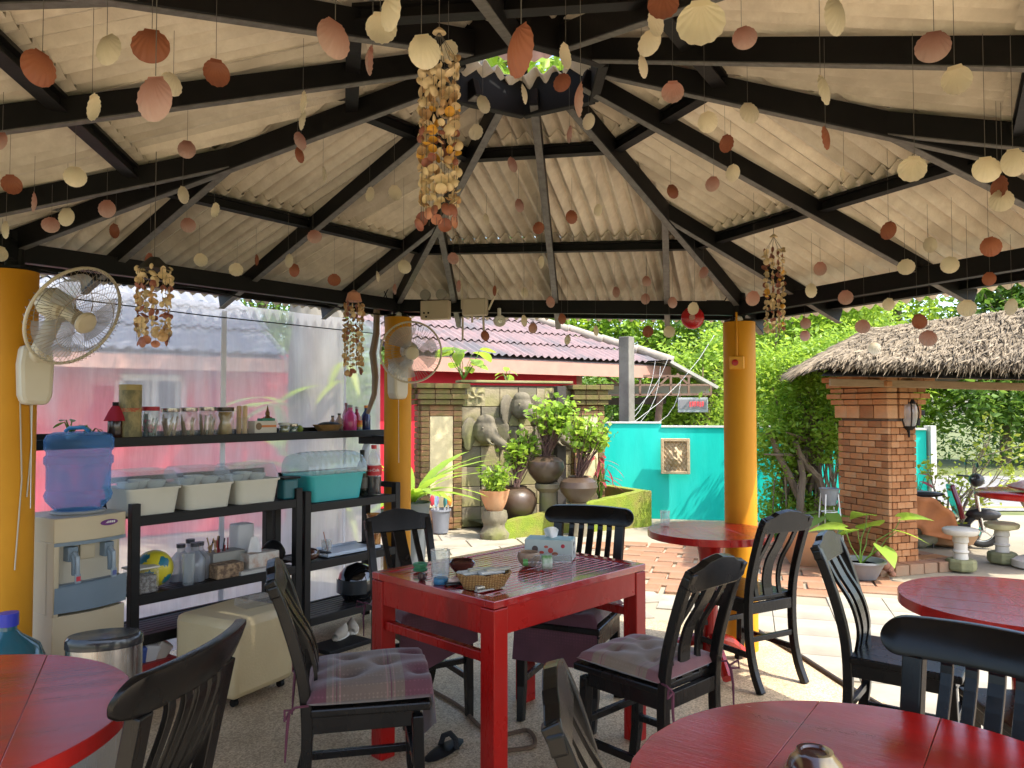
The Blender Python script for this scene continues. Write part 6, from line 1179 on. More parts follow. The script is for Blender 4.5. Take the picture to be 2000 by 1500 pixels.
box_thing('carved_box', 'carved wooden tissue box on the middle shelf', 'box', RP_(.56, .08, z2), (.16, .10, .075), mat('carved_wood', (.34, .22, .12), .7, c2=(.12, .07, .04), ns=38, amt=.4, bump=.8, bs=60))
t = box_thing('tissue_carton', 'pale tissue carton with a tall tissue, on the middle shelf', 'tissue box', RP_(.79, .11, z2), (.20, .11, .10), mat('pale_print', (.55, .52, .46), .6, c2=(.45, .30, .22), ns=14, amt=.4)); q = MB(); q.grid(lambda a, b: (-.03 + .09 * (a - .5) * (1 - b * .5), .02 * math.sin(a * 6) * (1 - b), .10 + .09 * b), 10, 8); q.build('tissue', mat('tissue_paper', (.72, .70, .68), .95), t)
box_thing('paper_stack', 'flat stack of papers in front of the tissue carton', 'papers', RP_(.72, .04, z2), (.22, .06, .022), mat('paper', (.58, .56, .5), .7, c2=(.3, .29, .27), ns=30, stretch=(.2, .2, 8)))
t = box_thing('cutlery_holder', 'grey box of knives and chopsticks on the middle shelf', 'holder', RP_(.62, .20, z2), (.20, .12, .12), mat('grey_box', (.30, .29, .25), .6)); 
for k in range(16): q = MB(); x = rng.uniform(-.085, .085); y = rng.uniform(-.04, .04); q.tube([(x, y, .1), (x + rng.uniform(-.03, .03), y + rng.uniform(-.03, .03), .1 + rng.uniform(.05, .11))], .004, 5); o = q.build('utensil', rng.choice((M_black, mat('ut_red', (.3, .03, .03), .4), mat('ut_wood', (.4, .25, .12), .6))), t)
box_thing('white_canister', 'white square canister at the back of the middle shelf', 'canister', RP_(.78, .27, z2), (.11, .10, .25), mat('canister_white', (.58, .57, .57), .4, c2=(.52, .51, .51), ns=6), bev=.012)
t = thing('black_bag', 'black crumpled bag with a tan bowl at the rack end', 'bag', RP_(.92, .16, z2), RRZ); q = MB(); q.ball((0, 0, .07), (.06, .08, .075), 14, 10); q.v = [(x * (1 + .1 * math.sin(z * 60 + y * 40)), y * (1 + .1 * math.sin(x * 50)), z) for x, y, z in q.v]; q.build('bag', M_black, t); lathe_thing('tan_bowl', 'tan wooden bowl on the middle shelf of the rack', 'bowl', RP_(.93, .26, z2 + .0), [(.03, 0), (.06, .03), (.075, .07), (.07, .07), (.05, .03), (.001, .01)], mat('tan_wood', (.38, .26, .14), .6))
# second rack: tray, glass, small mask, helmet, shoes
t = thing('serving_tray', 'pale blue serving tray on the middle shelf of the second rack', 'tray', RP_(1.45, .16, .503), RRZ); q = MB(); q.box((0, 0, .006), (.44, .24, .008)); q.box((0, .12, .014), (.44, .008, .022)); q.box((0, -.12, .014), (.44, .008, .022)); q.build('tray', mat('pale_tray', (.42, .50, .60), .35), t, False, .003)
t = thing('short_glass', 'short glass with a straw on the pale blue tray', 'glass', RP_(1.27, .10, .514)); q = MB(); q.lathe([(.03, 0), (.034, .09), (.031, .09), (.026, .01), (.001, .01)], n=24); q.build('body', M_glass, t); q = MB(); q.tube([(.01, 0, .012), (-.02, 0, .14)], .004, 6); q.build('straw', mat('straw', (.5, .25, .2), .5), t)
t = thing('coconut_cup', 'shiny brown coconut-shell scoop on the second rack', 'scoop', RP_(1.11, .06, .503), RRZ); q = MB(); q.ball((0, 0, .04), (.065, .05, .04), 18, 12); q.build('bowl', mat('coconut', (.07, .03, .02), .15, coat=.5), t); q = MB(); q.tube([(.05, 0, .05), (.17, .01, .02)], [.012, .007], 8); q.build('handle', M_black, t)
t = thing('helmet', 'shiny black motorcycle helmet on the bottom shelf of the second rack', 'helmet', RP_(1.58, .17, .173), R(-20)); q = MB(); q.lathe([(.085, 0), (.115, .05), (.125, .11), (.11, .17), (.07, .215), (.001, .235)], n=30, sy=1.1); q.build('shell', mat('gloss_black', (.006, .006, .007), .06, coat=.8), t); q = MB(); q.grid(lambda a, b: (.129 * math.cos(lerp(3.6, 5.8, a)), .142 * math.sin(lerp(3.6, 5.8, a)), .05 + .09 * b), 16, 5); q.build('visor', M_glassd, t)
M_cloth = mat('canvas_shoe', (.42, .37, .29), .9, c2=(.34, .29, .22), ns=12); 
for k, (x, y) in enumerate(((1.30, -.02), (1.42, .03))):
    t = thing('shoe', 'beige canvas slip-on shoe under the second rack', 'shoe', RP_(x, y, 0), RRZ + R(-60 + 20 * k), 'canvas shoes under the rack'); q = MB(); q.ball((0, 0, .03), (.045, .13, .03), 14, 8); q.v = [(x_, y_, max(0, z_)) for x_, y_, z_ in q.v]; q.build('sole', mat('shoe_sole', (.6, .58, .52), .7), t); q = MB(); q.grid(lambda a, b: (.042 * math.cos(lerp(0, math.pi, a)) * math.sin(lerp(.25, 2.9, b)) ** .5, lerp(-.12, .05, b), .035 + .055 * math.sin(lerp(0, math.pi, a)) * (.5 + .5 * b)), 14, 10); q.build('upper', M_cloth, t)
t = box_thing('shoe_tray', 'flat black tray of dark sandals under the second rack', 'tray', RP_(1.20, -.12, .0), (.32, .20, .025), M_black, RRZ); 
# hanging bags between the racks and the plastic chest behind
t = thing('glass_jug', 'tall amber drink jug on the second rack behind the chair', 'jug', RP_(1.68, .12, .503)); q = MB(); q.lathe([(.045, 0), (.05, .1), (.045, .2), (.05, .22), (.046, .22), (.04, .1), (.001, .01)], n=24); q.build('body', clearmat('amber_jug', (.85, .62, .35), .3, .06, (.5, .3, .12)), t)
box_thing('crate', 'red plastic crate with blue and white packets, below the rack', 'crate', RP_(.12, .10, .0), (.24, .2, .16), mat('red_crate', (.30, .02, .02), .5))
for k, c_ in enumerate(((.05, .10, .35), (.6, .6, .6), (.5, .45, .38))): q = MB(); q.box((0, 0, 0), (.08, .06, .09)); o = q.build('packet', mat('pk%d' % k, c_, .5), None, False, .01); o.location = RP_(.06 + .06 * k, .05, .20); o.rotation_euler = (.2, .3 * k, RRZ); tag(o, ('blue packet', 'white packet', 'tan packet')[k] + ' standing in the red crate below the rack', 'packet')
# ================================================================ cream cube, bin, dispenser, bottles
cc = thing('cube_ottoman', 'cream leather cube stool on castors beside the rack', 'ottoman', (-1.40, 3.93, 0), R(62)); q = MB(); q.box((0, 0, .225), (.40, .42, .37)); q.build('body', mat('cream_leather', (.64, .52, .30), .42, c2=(.57, .45, .25), ns=4, bump=.15, bs=90), cc, True, .035)
for sx in (-1, 1):
    for sy in (-1, 1): q = MB(); q.lathe([(.018, -.012), (.018, .012)], n=12, M=Matrix.Translation((sx * .15, sy * .16, .019)) @ Matrix.Rotation(R(90), 4, 'Y')); q.box((sx * .15, sy * .16, .038), (.03, .03, .008)); q.build('castor', M_black, cc, False)
tb_ = thing('clear_lunchbox', 'flat clear plastic box lying on the cream cube', 'box', Vector((-1.33, 4.02, .41)), R(50)); q = MB(); q.box((0, 0, .02), (.18, .12, .04)); q.build('box', clearmat('tub_clear', (.95, .95, .95), .15, .08), tb_, False, .006)
sb = thing('steel_bin', 'oval brushed steel pedal bin with a dark lid', 'bin', (-1.47, 2.80, 0), R(20)); q = MB(); q.lathe([(.12, 0), (.125, .01), (.125, .57)], n=48, sx=1.0, sy=.62); q.build('shell', mat('brushed_steel', (.52, .51, .49), .22, 1, c2=(.45, .44, .42), ns=40, stretch=(8, 8, .2)), sb); q = MB(); q.lathe([(.128, .572), (.128, .60), (.118, .612), (.001, .614)], n=48, sy=.62); q.build('lid', mat('smoked_lid', (.03, .03, .032), .15), sb); q = MB(); q.lathe([(.128, 0), (.128, .02)], n=48, sy=.63); q.build('base_ring', M_black, sb)
M_disp = mat('ivory_plastic', (.50, .41, .27), .35, c2=(.46, .375, .245), ns=3); M_dg = mat('slate_plastic', (.16, .21, .25), .35, c2=(.14, .185, .22), ns=4); M_dl = mat('pale_slate', (.45, .46, .45), .3)
ds = thing('water_dispenser', 'ivory floor-standing water dispenser with a slate drip tray', 'water dispenser', (-2.04, 3.44, 0), math.atan2(.835, .55)); ds.scale = (1, 1, .955)
def curved(x0, x1, z0, z1, off, bulge=.03, n=14, th=.02):
    q = MB(); q.grid(lambda a, b: (lerp(x0, x1, a), off - bulge * math.sin(math.pi * lerp(x0, x1, a) / .33), lerp(z0, z1, b)), n, 2); q.grid(lambda a, b: (lerp(x1, x0, a), off + th - bulge * math.sin(math.pi * lerp(x1, x0, a) / .33) * .0, lerp(z0, z1, b)), n, 2)
    return q
q = MB(); K = 14; pr = [(.33 * i / K, -.03 * math.sin(math.pi * i / K)) for i in range(K + 1)] + [(.33, .33), (0, .33)]; n = len(pr)
for z0, z1 in ((0, .52), (.86, .975)): q.add([(x, y, z0) for x, y in pr] + [(x, y, z1) for x, y in pr], [tuple(range(n - 1, -1, -1)), tuple(range(n, 2 * n))] + [(i, (i + 1) % n, n + (i + 1) % n, n + i) for i in range(n)])
q.box((.165, .19, .69), (.33, .28, .344)); q.box((.012, .03, .69), (.024, .07, .344)); q.build('cabinet', M_disp, ds, True, .004)
q = MB(); q.add([(x, y - .004, .845) for x, y in pr[:K + 1]] + [(x, y - .004, .862) for x, y in pr[:K + 1]], [(i, i + 1, K + 2 + i, K + 1 + i) for i in range(K)]); q.box((.165, .025, .853), (.30, .06, .016)); q.build('trim_band', M_dg, ds, False)
q = MB(); q.box((.17, .046, .70), (.28, .012, .28)); q.build('front_panel', mat('panel_ivory', (.55, .49, .38), .15, coat=.5), ds, False, .003)
q = MB(); q.add([(x, y - .012, .535) for x, y in pr[:K + 1]] + [(x, y - .016, .655 - .00 + .02 * i / K) for i, (x, y) in enumerate(pr[:K + 1])], [(i, i + 1, K + 2 + i, K + 1 + i) for i in range(K)]); q.add([(x, y - .012, .535) for x, y in pr[:K + 1]] + [(x, .1, .535) for x, y in pr[:K + 1]], [(i, K + 1 + i, K + 2 + i, i + 1) for i in range(K)]); q.box((.165, .03, .60), (.326, .05, .12)); q.build('drip_tray', M_dg, ds, True)
for x, c_ in ((.085, (.5, .03, .05)), (.25, (.08, .10, .25))):
    q = MB(); q.box((x, .02, .80), (.045, .05, .07)); q.tube([(x, .0, .80), (x, -.015, .77), (x, -.012, .70)], [.014, .014, .011], 10); tp_ = q.build('tap', M_dg, ds, True, .004); q = MB(); q.tube([(x, -.01, .81), (x, -.04, .79), (x, -.045, .70)], .010, 8); q.box((x, -.045, .69), (.026, .010, .045)); q.build('lever', mat('tap_grey', (.25, .30, .34), .3), tp_, True, .003); q = MB(); q.box((x, -.051, .69), (.018, .003, .022)); q.build('marker', mat('tapm%d' % int(x * 100), c_, .4), tp_, False)
q = MB(); q.box((.165, .035, .80), (.07, .02, .075)); q.build('tap_plate', M_disp, ds, False, .004)
q = MB(); q.lathe([(.045, 0), (.045, .0015)], n=28, sy=.33, M=Matrix.Translation((.235, -.0255, .935)) @ Matrix.Rotation(R(8), 4, 'Z') @ Matrix.Rotation(R(96), 4, 'X')); q.build('badge', mat('badge_violet', (.13, .03, .16), .35), ds)
q = MB()
for k in range(7): q.box((.205 + k * .009, -.0295 + .0005 * k, .937), (.006, .0012, .010))
q.build('badge_lettering', M_white, ds, False)
q = MB(); q.box((.105, .0385, .625 + .02), (.026, .001, .026)); q.box((.133, .0385, .65), (.026, .001, .026)); q.build('printed_symbol', mat('print_red', (.45, .03, .04), .5, c2=(.6, .5, .42), ns=90, amt=.2), ds, False)
q = MB()
for k in range(24): q.box((.10 + (k % 12) * .013, .0385, .622 - .010 * (k // 12)), (.009, .001, .0035))
q.build('printed_text', mat('print_red2', (.48, .12, .09), .5), ds, False)
q = MB(); q.lathe([(.115, .975), (.12, .978), (.115, .988), (.09, .990), (.085, .976)], (.19, .165, 0), 36); q.build('collar', mat('collar_grey', (.30, .30, .29), .4), ds)
# big blue bottle upside down
M_blue = bpy.data.materials.new('blue_polycarbonate'); M_blue.use_nodes = True; _n = M_blue.node_tree.nodes; _l = M_blue.node_tree.links; _p = _n['Principled BSDF']; _p.inputs['Base Color'].default_value = (.16, .38, .66, 1); _p.inputs['Roughness'].default_value = .14
_t = _n.new('ShaderNodeBsdfTransparent'); _t.inputs[0].default_value = (.58, .80, .97, 1); _tl = _n.new('ShaderNodeBsdfTranslucent'); _tl.inputs[0].default_value = (.34, .55, .95, 1); _m1 = _n.new('ShaderNodeMixShader'); _m1.inputs[0].default_value = .55; _m2 = _n.new('ShaderNodeMixShader'); _m2.inputs[0].default_value = .64
_l.new(_p.outputs[0], _m1.inputs[1]); _l.new(_tl.outputs[0], _m1.inputs[2]); _l.new(_m1.outputs[0], _m2.inputs[1]); _l.new(_t.outputs[0], _m2.inputs[2]); _l.new(_m2.outputs[0], _n['Material Output'].inputs[0])
fd = Vector((.55, .835, 0)); dd = Vector((-.835, .55, 0)); bpos = Vector((-2.04, 3.44, 0)) + fd * .19 + dd * .165
wb_ = thing('water_bottle', 'large ribbed blue water bottle standing inverted on the dispenser', 'water bottle', bpos + Vector((0, 0, .940))); prof = [(.085, 0), (.105, .02), (.128, .05), (.135, .075), (.128, .095), (.125, .10), (.127, .11), (.127, .20), (.129, .215), (.137, .225), (.137, .255), (.128, .265), (.128, .28), (.137, .292), (.138, .335), (.128, .36), (.10, .372), (.03, .376), (.001, .376)]
q = MB(); q.lathe([(a_ * 1.08, b_) for a_, b_ in prof], n=48); q.build('body', M_blue, wb_); q = MB(); q.tube([(-.07, 0, .375), (-.05, 0, .392), (.02, 0, .394), (.045, 0, .376)], .009, 8); q.build('handle', mat('blue_handle', (.03, .20, .42), .3), wb_)
wb2 = thing('water_bottle', 'teal water bottle with a blue cap standing behind the large round table', 'water bottle', Vector((D(14, 1300, 2.75).x, 2.75, 0))); q = MB(); q.lathe([(.10, 0), (.125, .02), (.13, .3), (.125, .52), (.10, .58), (.045, .62), (.028, .64), (.028, .67)], n=36); q.build('body', mat('teal_water', (.02, .10, .13), .08, coat=.3), wb2); q = MB(); q.lathe([(.033, .655), (.033, .70), (.001, .702)], n=20); q.build('bottle_cap', mat('cap_blue', (.02, .03, .35), .35), wb2)
q = MB(); q.lathe([(.027, .635), (.027, .66)], n=20); q.build('neck_ring', M_white, wb2)
# cords down the left column
V3 = VZ[2]
for k, (dx, z0, z1) in enumerate(((.03, 1.50, .75), (.055, 1.5, 1.05))):
    a_ = R(-40 + 25 * k); q = MB(); rr = .098; q.tube([(V3.x + rr * math.cos(a_), V3.y + rr * math.sin(a_), z0), (V3.x + rr * math.cos(a_ + .15), V3.y + rr * math.sin(a_ + .15), (z0 + z1) / 2), (V3.x + rr * math.cos(a_ - .05), V3.y + rr * math.sin(a_ - .05), z1)], .003, 5); tag(q.build('fan_cord', mat('pale_cord', (.5, .42, .3), .6), None), ('pale fan cord hanging low', 'short pale pull cord hanging')[k] + ' on the ochre column by the dispenser', 'cord')
# ================================================================ wall fans
M_fanw = mat('fan_ivory', (.62, .56, .45), .4, c2=(.57, .51, .40), ns=5); M_wire = mat('guard_wire', (.30, .25, .20), .35, .4); M_blade = clearmat('fan_blade', (.80, .80, .80), .45, .15, (.55, .55, .54))
def fan(label, c, n_, colpos, dia, mount_z):
    t = thing('wall_fan', label, 'fan', c); Q = Vector(n_).normalized().to_track_quat('Z', 'Y').to_matrix().to_4x4(); r_ = dia / 2
    def B(mb, name, m, smooth=True):
        mb.v = [tuple(Q @ Vector(v)) for v in mb.v]; return mb.build(name, m, t, smooth)
    for nm, s, ns in (('front_guard', 1, 64), ('rear_guard', -1, 40)):
        q = MB()
        for k in range(ns):
            a = 2 * math.pi * k / ns; q.tube([(.05 * math.cos(a), .05 * math.sin(a), s * .062), (r_ * .6 * math.cos(a + .10), r_ * .6 * math.sin(a + .10), s * .060), (r_ * .93 * math.cos(a + .16), r_ * .93 * math.sin(a + .16), s * .035), (r_ * math.cos(a + .17), r_ * math.sin(a + .17), s * .006)], .0011, 3, False)
        for f, zz in ((.62, .060),): q.tube([(r_ * f * math.cos(a * .1309), r_ * f * math.sin(a * .1309), s * zz) for a in range(49)], .0015, 4, False)
        B(q, nm, M_wire)
    q = MB(); q.tube([(r_ * math.cos(a * .1309), r_ * math.sin(a * .1309), 0) for a in range(49)], .0065, 8, False); B(q, 'guard_rim', M_fanw)
    q = MB(); q.lathe([(.044, .055), (.046, .062), (.04, .072), (.025, .077), (.001, .078)], n=32); B(q, 'badge', M_fanw)
    for k in range(3):
        q = MB(); a0 = k * 2.094
        def bf(u, v): a = a0 + (v - .5) * 1.35 * (.75 + .35 * u); rr = lerp(.03, r_ * .88, u) * (1 - .10 * abs(v - .5) ** 2 * 4 * u); return (rr * math.cos(a), rr * math.sin(a), .03 * (v - .5) * 1.6)
        q.grid(bf, 8, 10); B(q, 'blade', M_blade)
    q = MB(); q.lathe([(.045, -.05), (.06, -.07), (.062, -.14), (.045, -.175), (.001, -.18)], n=28); q.lathe([(.03, -.05), (.03, .02), (.001, .022)], n=20); B(q, 'motor', M_fanw)
    # bracket and control box on the column
    mot = Q @ Vector((0, 0, -.12)); box = Vector((colpos[0] - c[0], colpos[1] - c[1], mount_z - c[2])); dir_ = Vector((mot.x - box.x, mot.y - box.y, 0)).normalized(); bx_ = box
    q = MB(); q.tube([mot, mot + Vector((0, 0, -.07)), bx_ + Vector((0, 0, .07))], [.028, .03, .035], 12); q.build('neck', M_fanw, t)
    q = MB(); rz = math.atan2(dir_.y, dir_.x) + math.pi / 2; T = Matrix.Translation(bx_) @ Matrix.Rotation(rz, 4, 'Z'); q.prism([(-.055, .13), (.055, .13), (.065, .05), (.06, -.08), (.045, -.12), (-.045, -.12), (-.06, -.08), (-.065, .05)], .09, T); q.build('control_box', M_fanw, t, False, .018)
    q = MB(); q.prism([(-.038, .03), (.038, .03), (.04, -.06), (.03, -.095), (-.03, -.095), (-.04, -.06)], .004, T @ Matrix.Translation((0, .047, 0))); q.build('control_face', mat('fan_grey', (.34, .37, .40), .35), t, False)
    for zz in (.0, -.05): q = MB(); q.lathe([(.008, 0), (.008, .004), (.001, .005)], n=12, M=T @ Matrix.Translation((0, .049, zz)) @ Matrix.Rotation(R(-90), 4, 'X')); q.build('switch', M_black, t)
    q = MB(); q.tube([bx_ + Vector((.01, -.03, -.11)), bx_ + Vector((.015, -.035, -.55))], .0016, 4); q.build('pull_cord', M_white, t)
V3 = VZ[2]; fan('tilted wall fan on the ochre column above the water dispenser', D(146, 618, 3.02), (.854, -.26, -.45), (V3.x + .135, V3.y - .06), .41, 1.56)
V2 = VZ[1]; fan('wall fan on the ochre column beside the elephant wall', D(803, 688, 5.05), (.22, -.95, -.14), (V2.x + .02, V2.y - .14), .40, D(785, 745, 5.2).z)

# ================================================================ fittings on the front beam
yb = 5.05
t = thing('emergency_light', 'twin-lamp emergency light box hung on the front beam', 'emergency light', D(851, 606, yb), R(-14)); q = MB(); q.box((0, 0, 0), (.195, .06, .125)); q.build('case', mat('aged_beige', (.52, .43, .32), .5, c2=(.46, .38, .28), ns=5), t, False, .006)
for x in (-.065, .045): q = MB(); q.lathe([(.02, -.03), (.034, -.005), (.036, .02), (.034, .024)], n=20, M=Matrix.Translation((x, -.01, .10)) @ Matrix.Rotation(R(90), 4, 'X')); lp = q.build('lamp', mat('lamp_bezel', (.30, .28, .25), .4), t); q = MB(); q.lathe([(.031, .022), (.001, .024)], n=20, M=Matrix.Translation((x, -.01, .10)) @ Matrix.Rotation(R(90), 4, 'X')); q.build('lens', mat('lens_grey', (.5, .48, .44), .15), lp)
for x, z in ((-.07, -.02), (-.04, -.02), (-.055, -.045)): q = MB(); q.lathe([(.007, 0), (.007, .003)], n=8, M=Matrix.Translation((x, -.031, z)) @ Matrix.Rotation(R(90), 4, 'X')); q.build('socket', M_black, t)
t = thing('wireless_router', 'beige outdoor wireless router box with stick antennas on the front beam', 'router', D(928, 600, yb - .05), R(-14)); q = MB(); q.box((0, 0, 0), (.17, .05, .115)); q.build('case', mat('aged_beige2', (.55, .47, .37), .5), t, False, .012)
for a, b in (((-.09, 0, -.01), (-.09, -.01, .19)), ((-.085, 0, -.06), (-.085, 0, -.21)), ((.09, 0, -.02), (.155, 0, .115)), ((.055, 0, -.06), (.06, 0, -.20)), ((-.02, 0, -.05), (-.02, 0, -.10))): q = MB(); q.tube([a, b], .007, 8); q.build('antenna', M_fanw, t)
q = MB(); q.tube([(-.05, 0, .05), (-.06, .03, .16)], .003, 5); q.build('lead', M_fanw, t)
t = thing('security_camera', 'small white bullet security camera below the front beam', 'camera', D(976, 627, yb - .05), R(4)); q = MB(); q.lathe([(.03, -.10), (.038, -.09), (.038, .05), (.034, .055)], n=24, M=Matrix.Rotation(R(96), 4, 'X')); q.build('barrel', M_white, t); q = MB(); q.lathe([(.031, .05), (.031, .053), (.001, .052)], n=24, M=Matrix.Rotation(R(96), 4, 'X')); ln_ = q.build('front_glass', mat('cam_glass', (.01, .01, .012), .05), t); q = MB(); q.lathe([(.012, .053), (.014, .056), (.001, .057)], n=16, M=Matrix.Rotation(R(96), 4, 'X')); q.build('lens', M_lidm, ln_); q = MB(); q.tube([(0, .05, .03), (0, .06, .09)], .012, 8); q.build('bracket', M_white, t)
t = thing('alarm_bell', 'round red fire alarm bell on the front beam', 'bell', D(1353, 621, 4.55), R(-18)); q = MB(); q.lathe([(.066, 0), (.068, .008), (.064, .022), (.05, .035), (.02, .042), (.001, .043)], n=40, M=Matrix.Rotation(R(90), 4, 'X')); q.build('gong', mat('bell_red', (.45, .008, .012), .25, coat=.4), t); q = MB(); q.lathe([(.018, .042), (.016, .05), (.001, .052)], n=18, M=Matrix.Rotation(R(90), 4, 'X')); q.build('centre_boss', mat('boss', (.45, .25, .22), .3), t)
V1 = VZ[0]; cp = Vector((V1.x - .045, V1.y - .098, D(1426, 708, 4.5).z)); t = thing('call_point', 'ochre fire call point with a red button on the right column', 'call point', cp, R(-20)); q = MB(); q.box((0, 0, 0), (.085, .035, .075)); q.build('case', mat('ochre_case', (.70, .34, .03), .45), t, False, .006); q = MB(); q.lathe([(.017, .0), (.019, .006), (.001, .009)], n=20, M=Matrix.Translation((-.008, -.0175, .0)) @ Matrix.Rotation(R(90), 4, 'X')); q.build('button', mat('button_red', (.40, .01, .01), .3), t); q = MB(); q.tube([(.0, 0, .035), (.0, .01, .30)], .006, 6); q.build('conduit', M_yellow, t)
for i, lb in ((0, 'right'), (1, 'left')):
    V = VZ[i]; q = MB(); q.ball((0, 0, 0), (.026, .026, .024), 16, 10); o = q.build('bulb', M_white, None); o.location = V + Vector((-.02 + .03 * i, -.06, -.075)); tag(o, ('white bulb beside the red alarm bell, at the column head', 'white bulb above the far wall fan, at the column head')[i], 'bulb')
    q = MB(); q.tube([V + Vector((-.06, -.05, .02)), V + Vector((-.09, -.07, .10)), V + Vector((-.05, -.06, .13)), V + Vector((-.10, -.05, .04)), V + Vector((-.20, -.02, .045))], .004, 5); tag(q.build('black_cable', M_black, None), ('tangle of black cable over the right column head', 'tangle of black cable over the column head by the router')[i], 'cable')
# cable along the left beam, thick cord on the floor, floor-edge hose
q = MB(); q.tube([lerp(VZ[2], VZ[1], f) + Vector((.03, -.03, -.055 - .03 * abs(math.sin(f * 9)))) for f in [i / 24 for i in range(25)]], .005, 5); tag(q.build('black_cable', M_black, None), 'black cable sagging along the beam over the plastic sheet', 'cable')
q = MB(); q.tube(crv([G(u, v) + Vector((0, 0, .008)) for u, v in ((600, 1283), (680, 1290), (770, 1310), (850, 1355), (900, 1385), (940, 1425), (975, 1440), (1030, 1430), (1043, 1460), (985, 1470))], 5), .009, 8); tag(q.build('rope', mat('brown_rope', (.10, .06, .035), .9, c2=(.16, .1, .06), ns=60, bump=.8, bs=120), None), 'thick brown cord snaking over the floor under the slatted table', 'cord')
q = MB(); q.tube([(1.55, 5.05, .012), (1.66, 4.4, .012), (1.72, 3.9, .012), (1.80, 3.5, .012), (2.1, 3.0, .012)], .012, 8); tag(q.build('floor_hose', mat('dark_hose', (.04, .03, .025), .6), None), 'dark hose lying along the edge of the pebbled floor', 'hose')
t = thing('sandal', 'black sandal lying under the slatted table', 'sandal', G(868, 1470), R(-30)); q = MB(); q.ball((0, 0, .012), (.045, .13, .012), 14, 6); q.build('sole', M_black, t); q = MB(); q.tube([(-.042, .03, .01), (-.03, .035, .05), (0, .04, .065), (.03, .035, .05), (.042, .03, .01)], .012, 8); q.build('strap', mat('black_fur', (.012, .012, .013), .9, bump=1, bs=150), t)

# ================================================================ hanging scallop shells
def shellmat(name, c, c2, c3):
    m = bpy.data.materials.new(name); m.use_nodes = True; N = m.node_tree.nodes; L = m.node_tree.links; b = N['Principled BSDF']; b.inputs['Roughness'].default_value = .5
    oi = N.new('ShaderNodeObjectInfo'); t = N.new('ShaderNodeTexCoord'); sp = N.new('ShaderNodeVectorMath'); sp.operation = 'LENGTH'; L.new(t.outputs['Object'], sp.inputs[0]); n = N.new('ShaderNodeTexNoise'); n.inputs['Scale'].default_value = 60; L.new(t.outputs['Object'], n.inputs['Vector'])
    mu = N.new('ShaderNodeMath'); mu.operation = 'MULTIPLY_ADD'; mu.inputs[1].default_value = 11; L.new(sp.outputs['Value'], mu.inputs[0]); mn = N.new('ShaderNodeMath'); mn.operation = 'MULTIPLY'; mn.inputs[1].default_value = .25; L.new(n.outputs['Fac'], mn.inputs[0]); L.new(mn.outputs[0], mu.inputs[2])
    rp = N.new('ShaderNodeValToRGB'); rp.color_ramp.elements[0].color = lin(c3); rp.color_ramp.elements[0].position = .12; rp.color_ramp.elements[1].color = lin(c); rp.color_ramp.elements[1].position = .55; e = rp.color_ramp.elements.new(.95); e.color = lin(c2); L.new(mu.outputs[0], rp.inputs[0])
    hs = N.new('ShaderNodeHueSaturation'); mr = N.new('ShaderNodeMapRange'); mr.inputs['To Min'].default_value = .8; mr.inputs['To Max'].default_value = 1.12; L.new(oi.outputs['Random'], mr.inputs['Value']); L.new(mr.outputs[0], hs.inputs['Value']); L.new(rp.outputs[0], hs.inputs['Color']); L.new(hs.outputs[0], b.inputs['Base Color'])
    tl = N.new('ShaderNodeBsdfTranslucent'); L.new(hs.outputs[0], tl.inputs[0]); mx = N.new('ShaderNodeMixShader'); mx.inputs[0].default_value = .35; L.new(b.outputs[0], mx.inputs[1]); L.new(tl.outputs[0], mx.inputs[2]); L.new(mx.outputs[0], N['Material Output'].inputs[0]); return m
SM = {'W': shellmat('shell_cream', (.82, .73, .54), (.85, .78, .63), (.74, .63, .45)), 'R': shellmat('shell_rust', (.36, .125, .065), (.33, .115, .07), (.27, .08, .04)), 'P': shellmat('shell_pink', (.50, .275, .23), (.56, .40, .36), (.45, .19, .14))}
def scallop(ell=1.0, ribs=15, dep=.012):
    q = MB(); nA, nR = 41, 9
    def fn(a, b):
        an = lerp(-1.30, 1.30, a); k = .5 + .5 * math.cos(an * .9); rr = b * .066 * (1 + .022 * math.cos(an * ribs) * b) * (.80 + .20 * k)
        # fan from the hinge: disc-like outline
        x = math.sin(an * 1.15) * rr * .60 * ell / .93 * (1.0 - .05 * b) if False else 0
        th_ = lerp(-math.pi * .86, math.pi * .86, a); R0 = .033 * (1 + .018 * math.cos(th_ * ribs)); px, pz = R0 * ell * math.sin(th_), -.035 - R0 * math.cos(th_)
        px, pz = px * b, -.004 + (pz + .004) * b; rr2 = math.hypot(px / ell, pz + .035) / .035
        return (px, -dep * max(0, 1 - rr2 * rr2) - .0016 * math.cos(th_ * ribs) * b, pz)
    q.grid(fn, nA, nR); q.add([(-.013, 0, -.001), (.013, 0, -.001), (.016, -.001, -.010), (-.016, -.001, -.010)], [(0, 1, 2, 3)])
    me = q.mesh('scallop', 'all'); return me
SHM = [scallop(1.0), scallop(.92, 17), scallop(1.06, 13, .010)]
for me in SHM: me.materials.append(SM['W'])
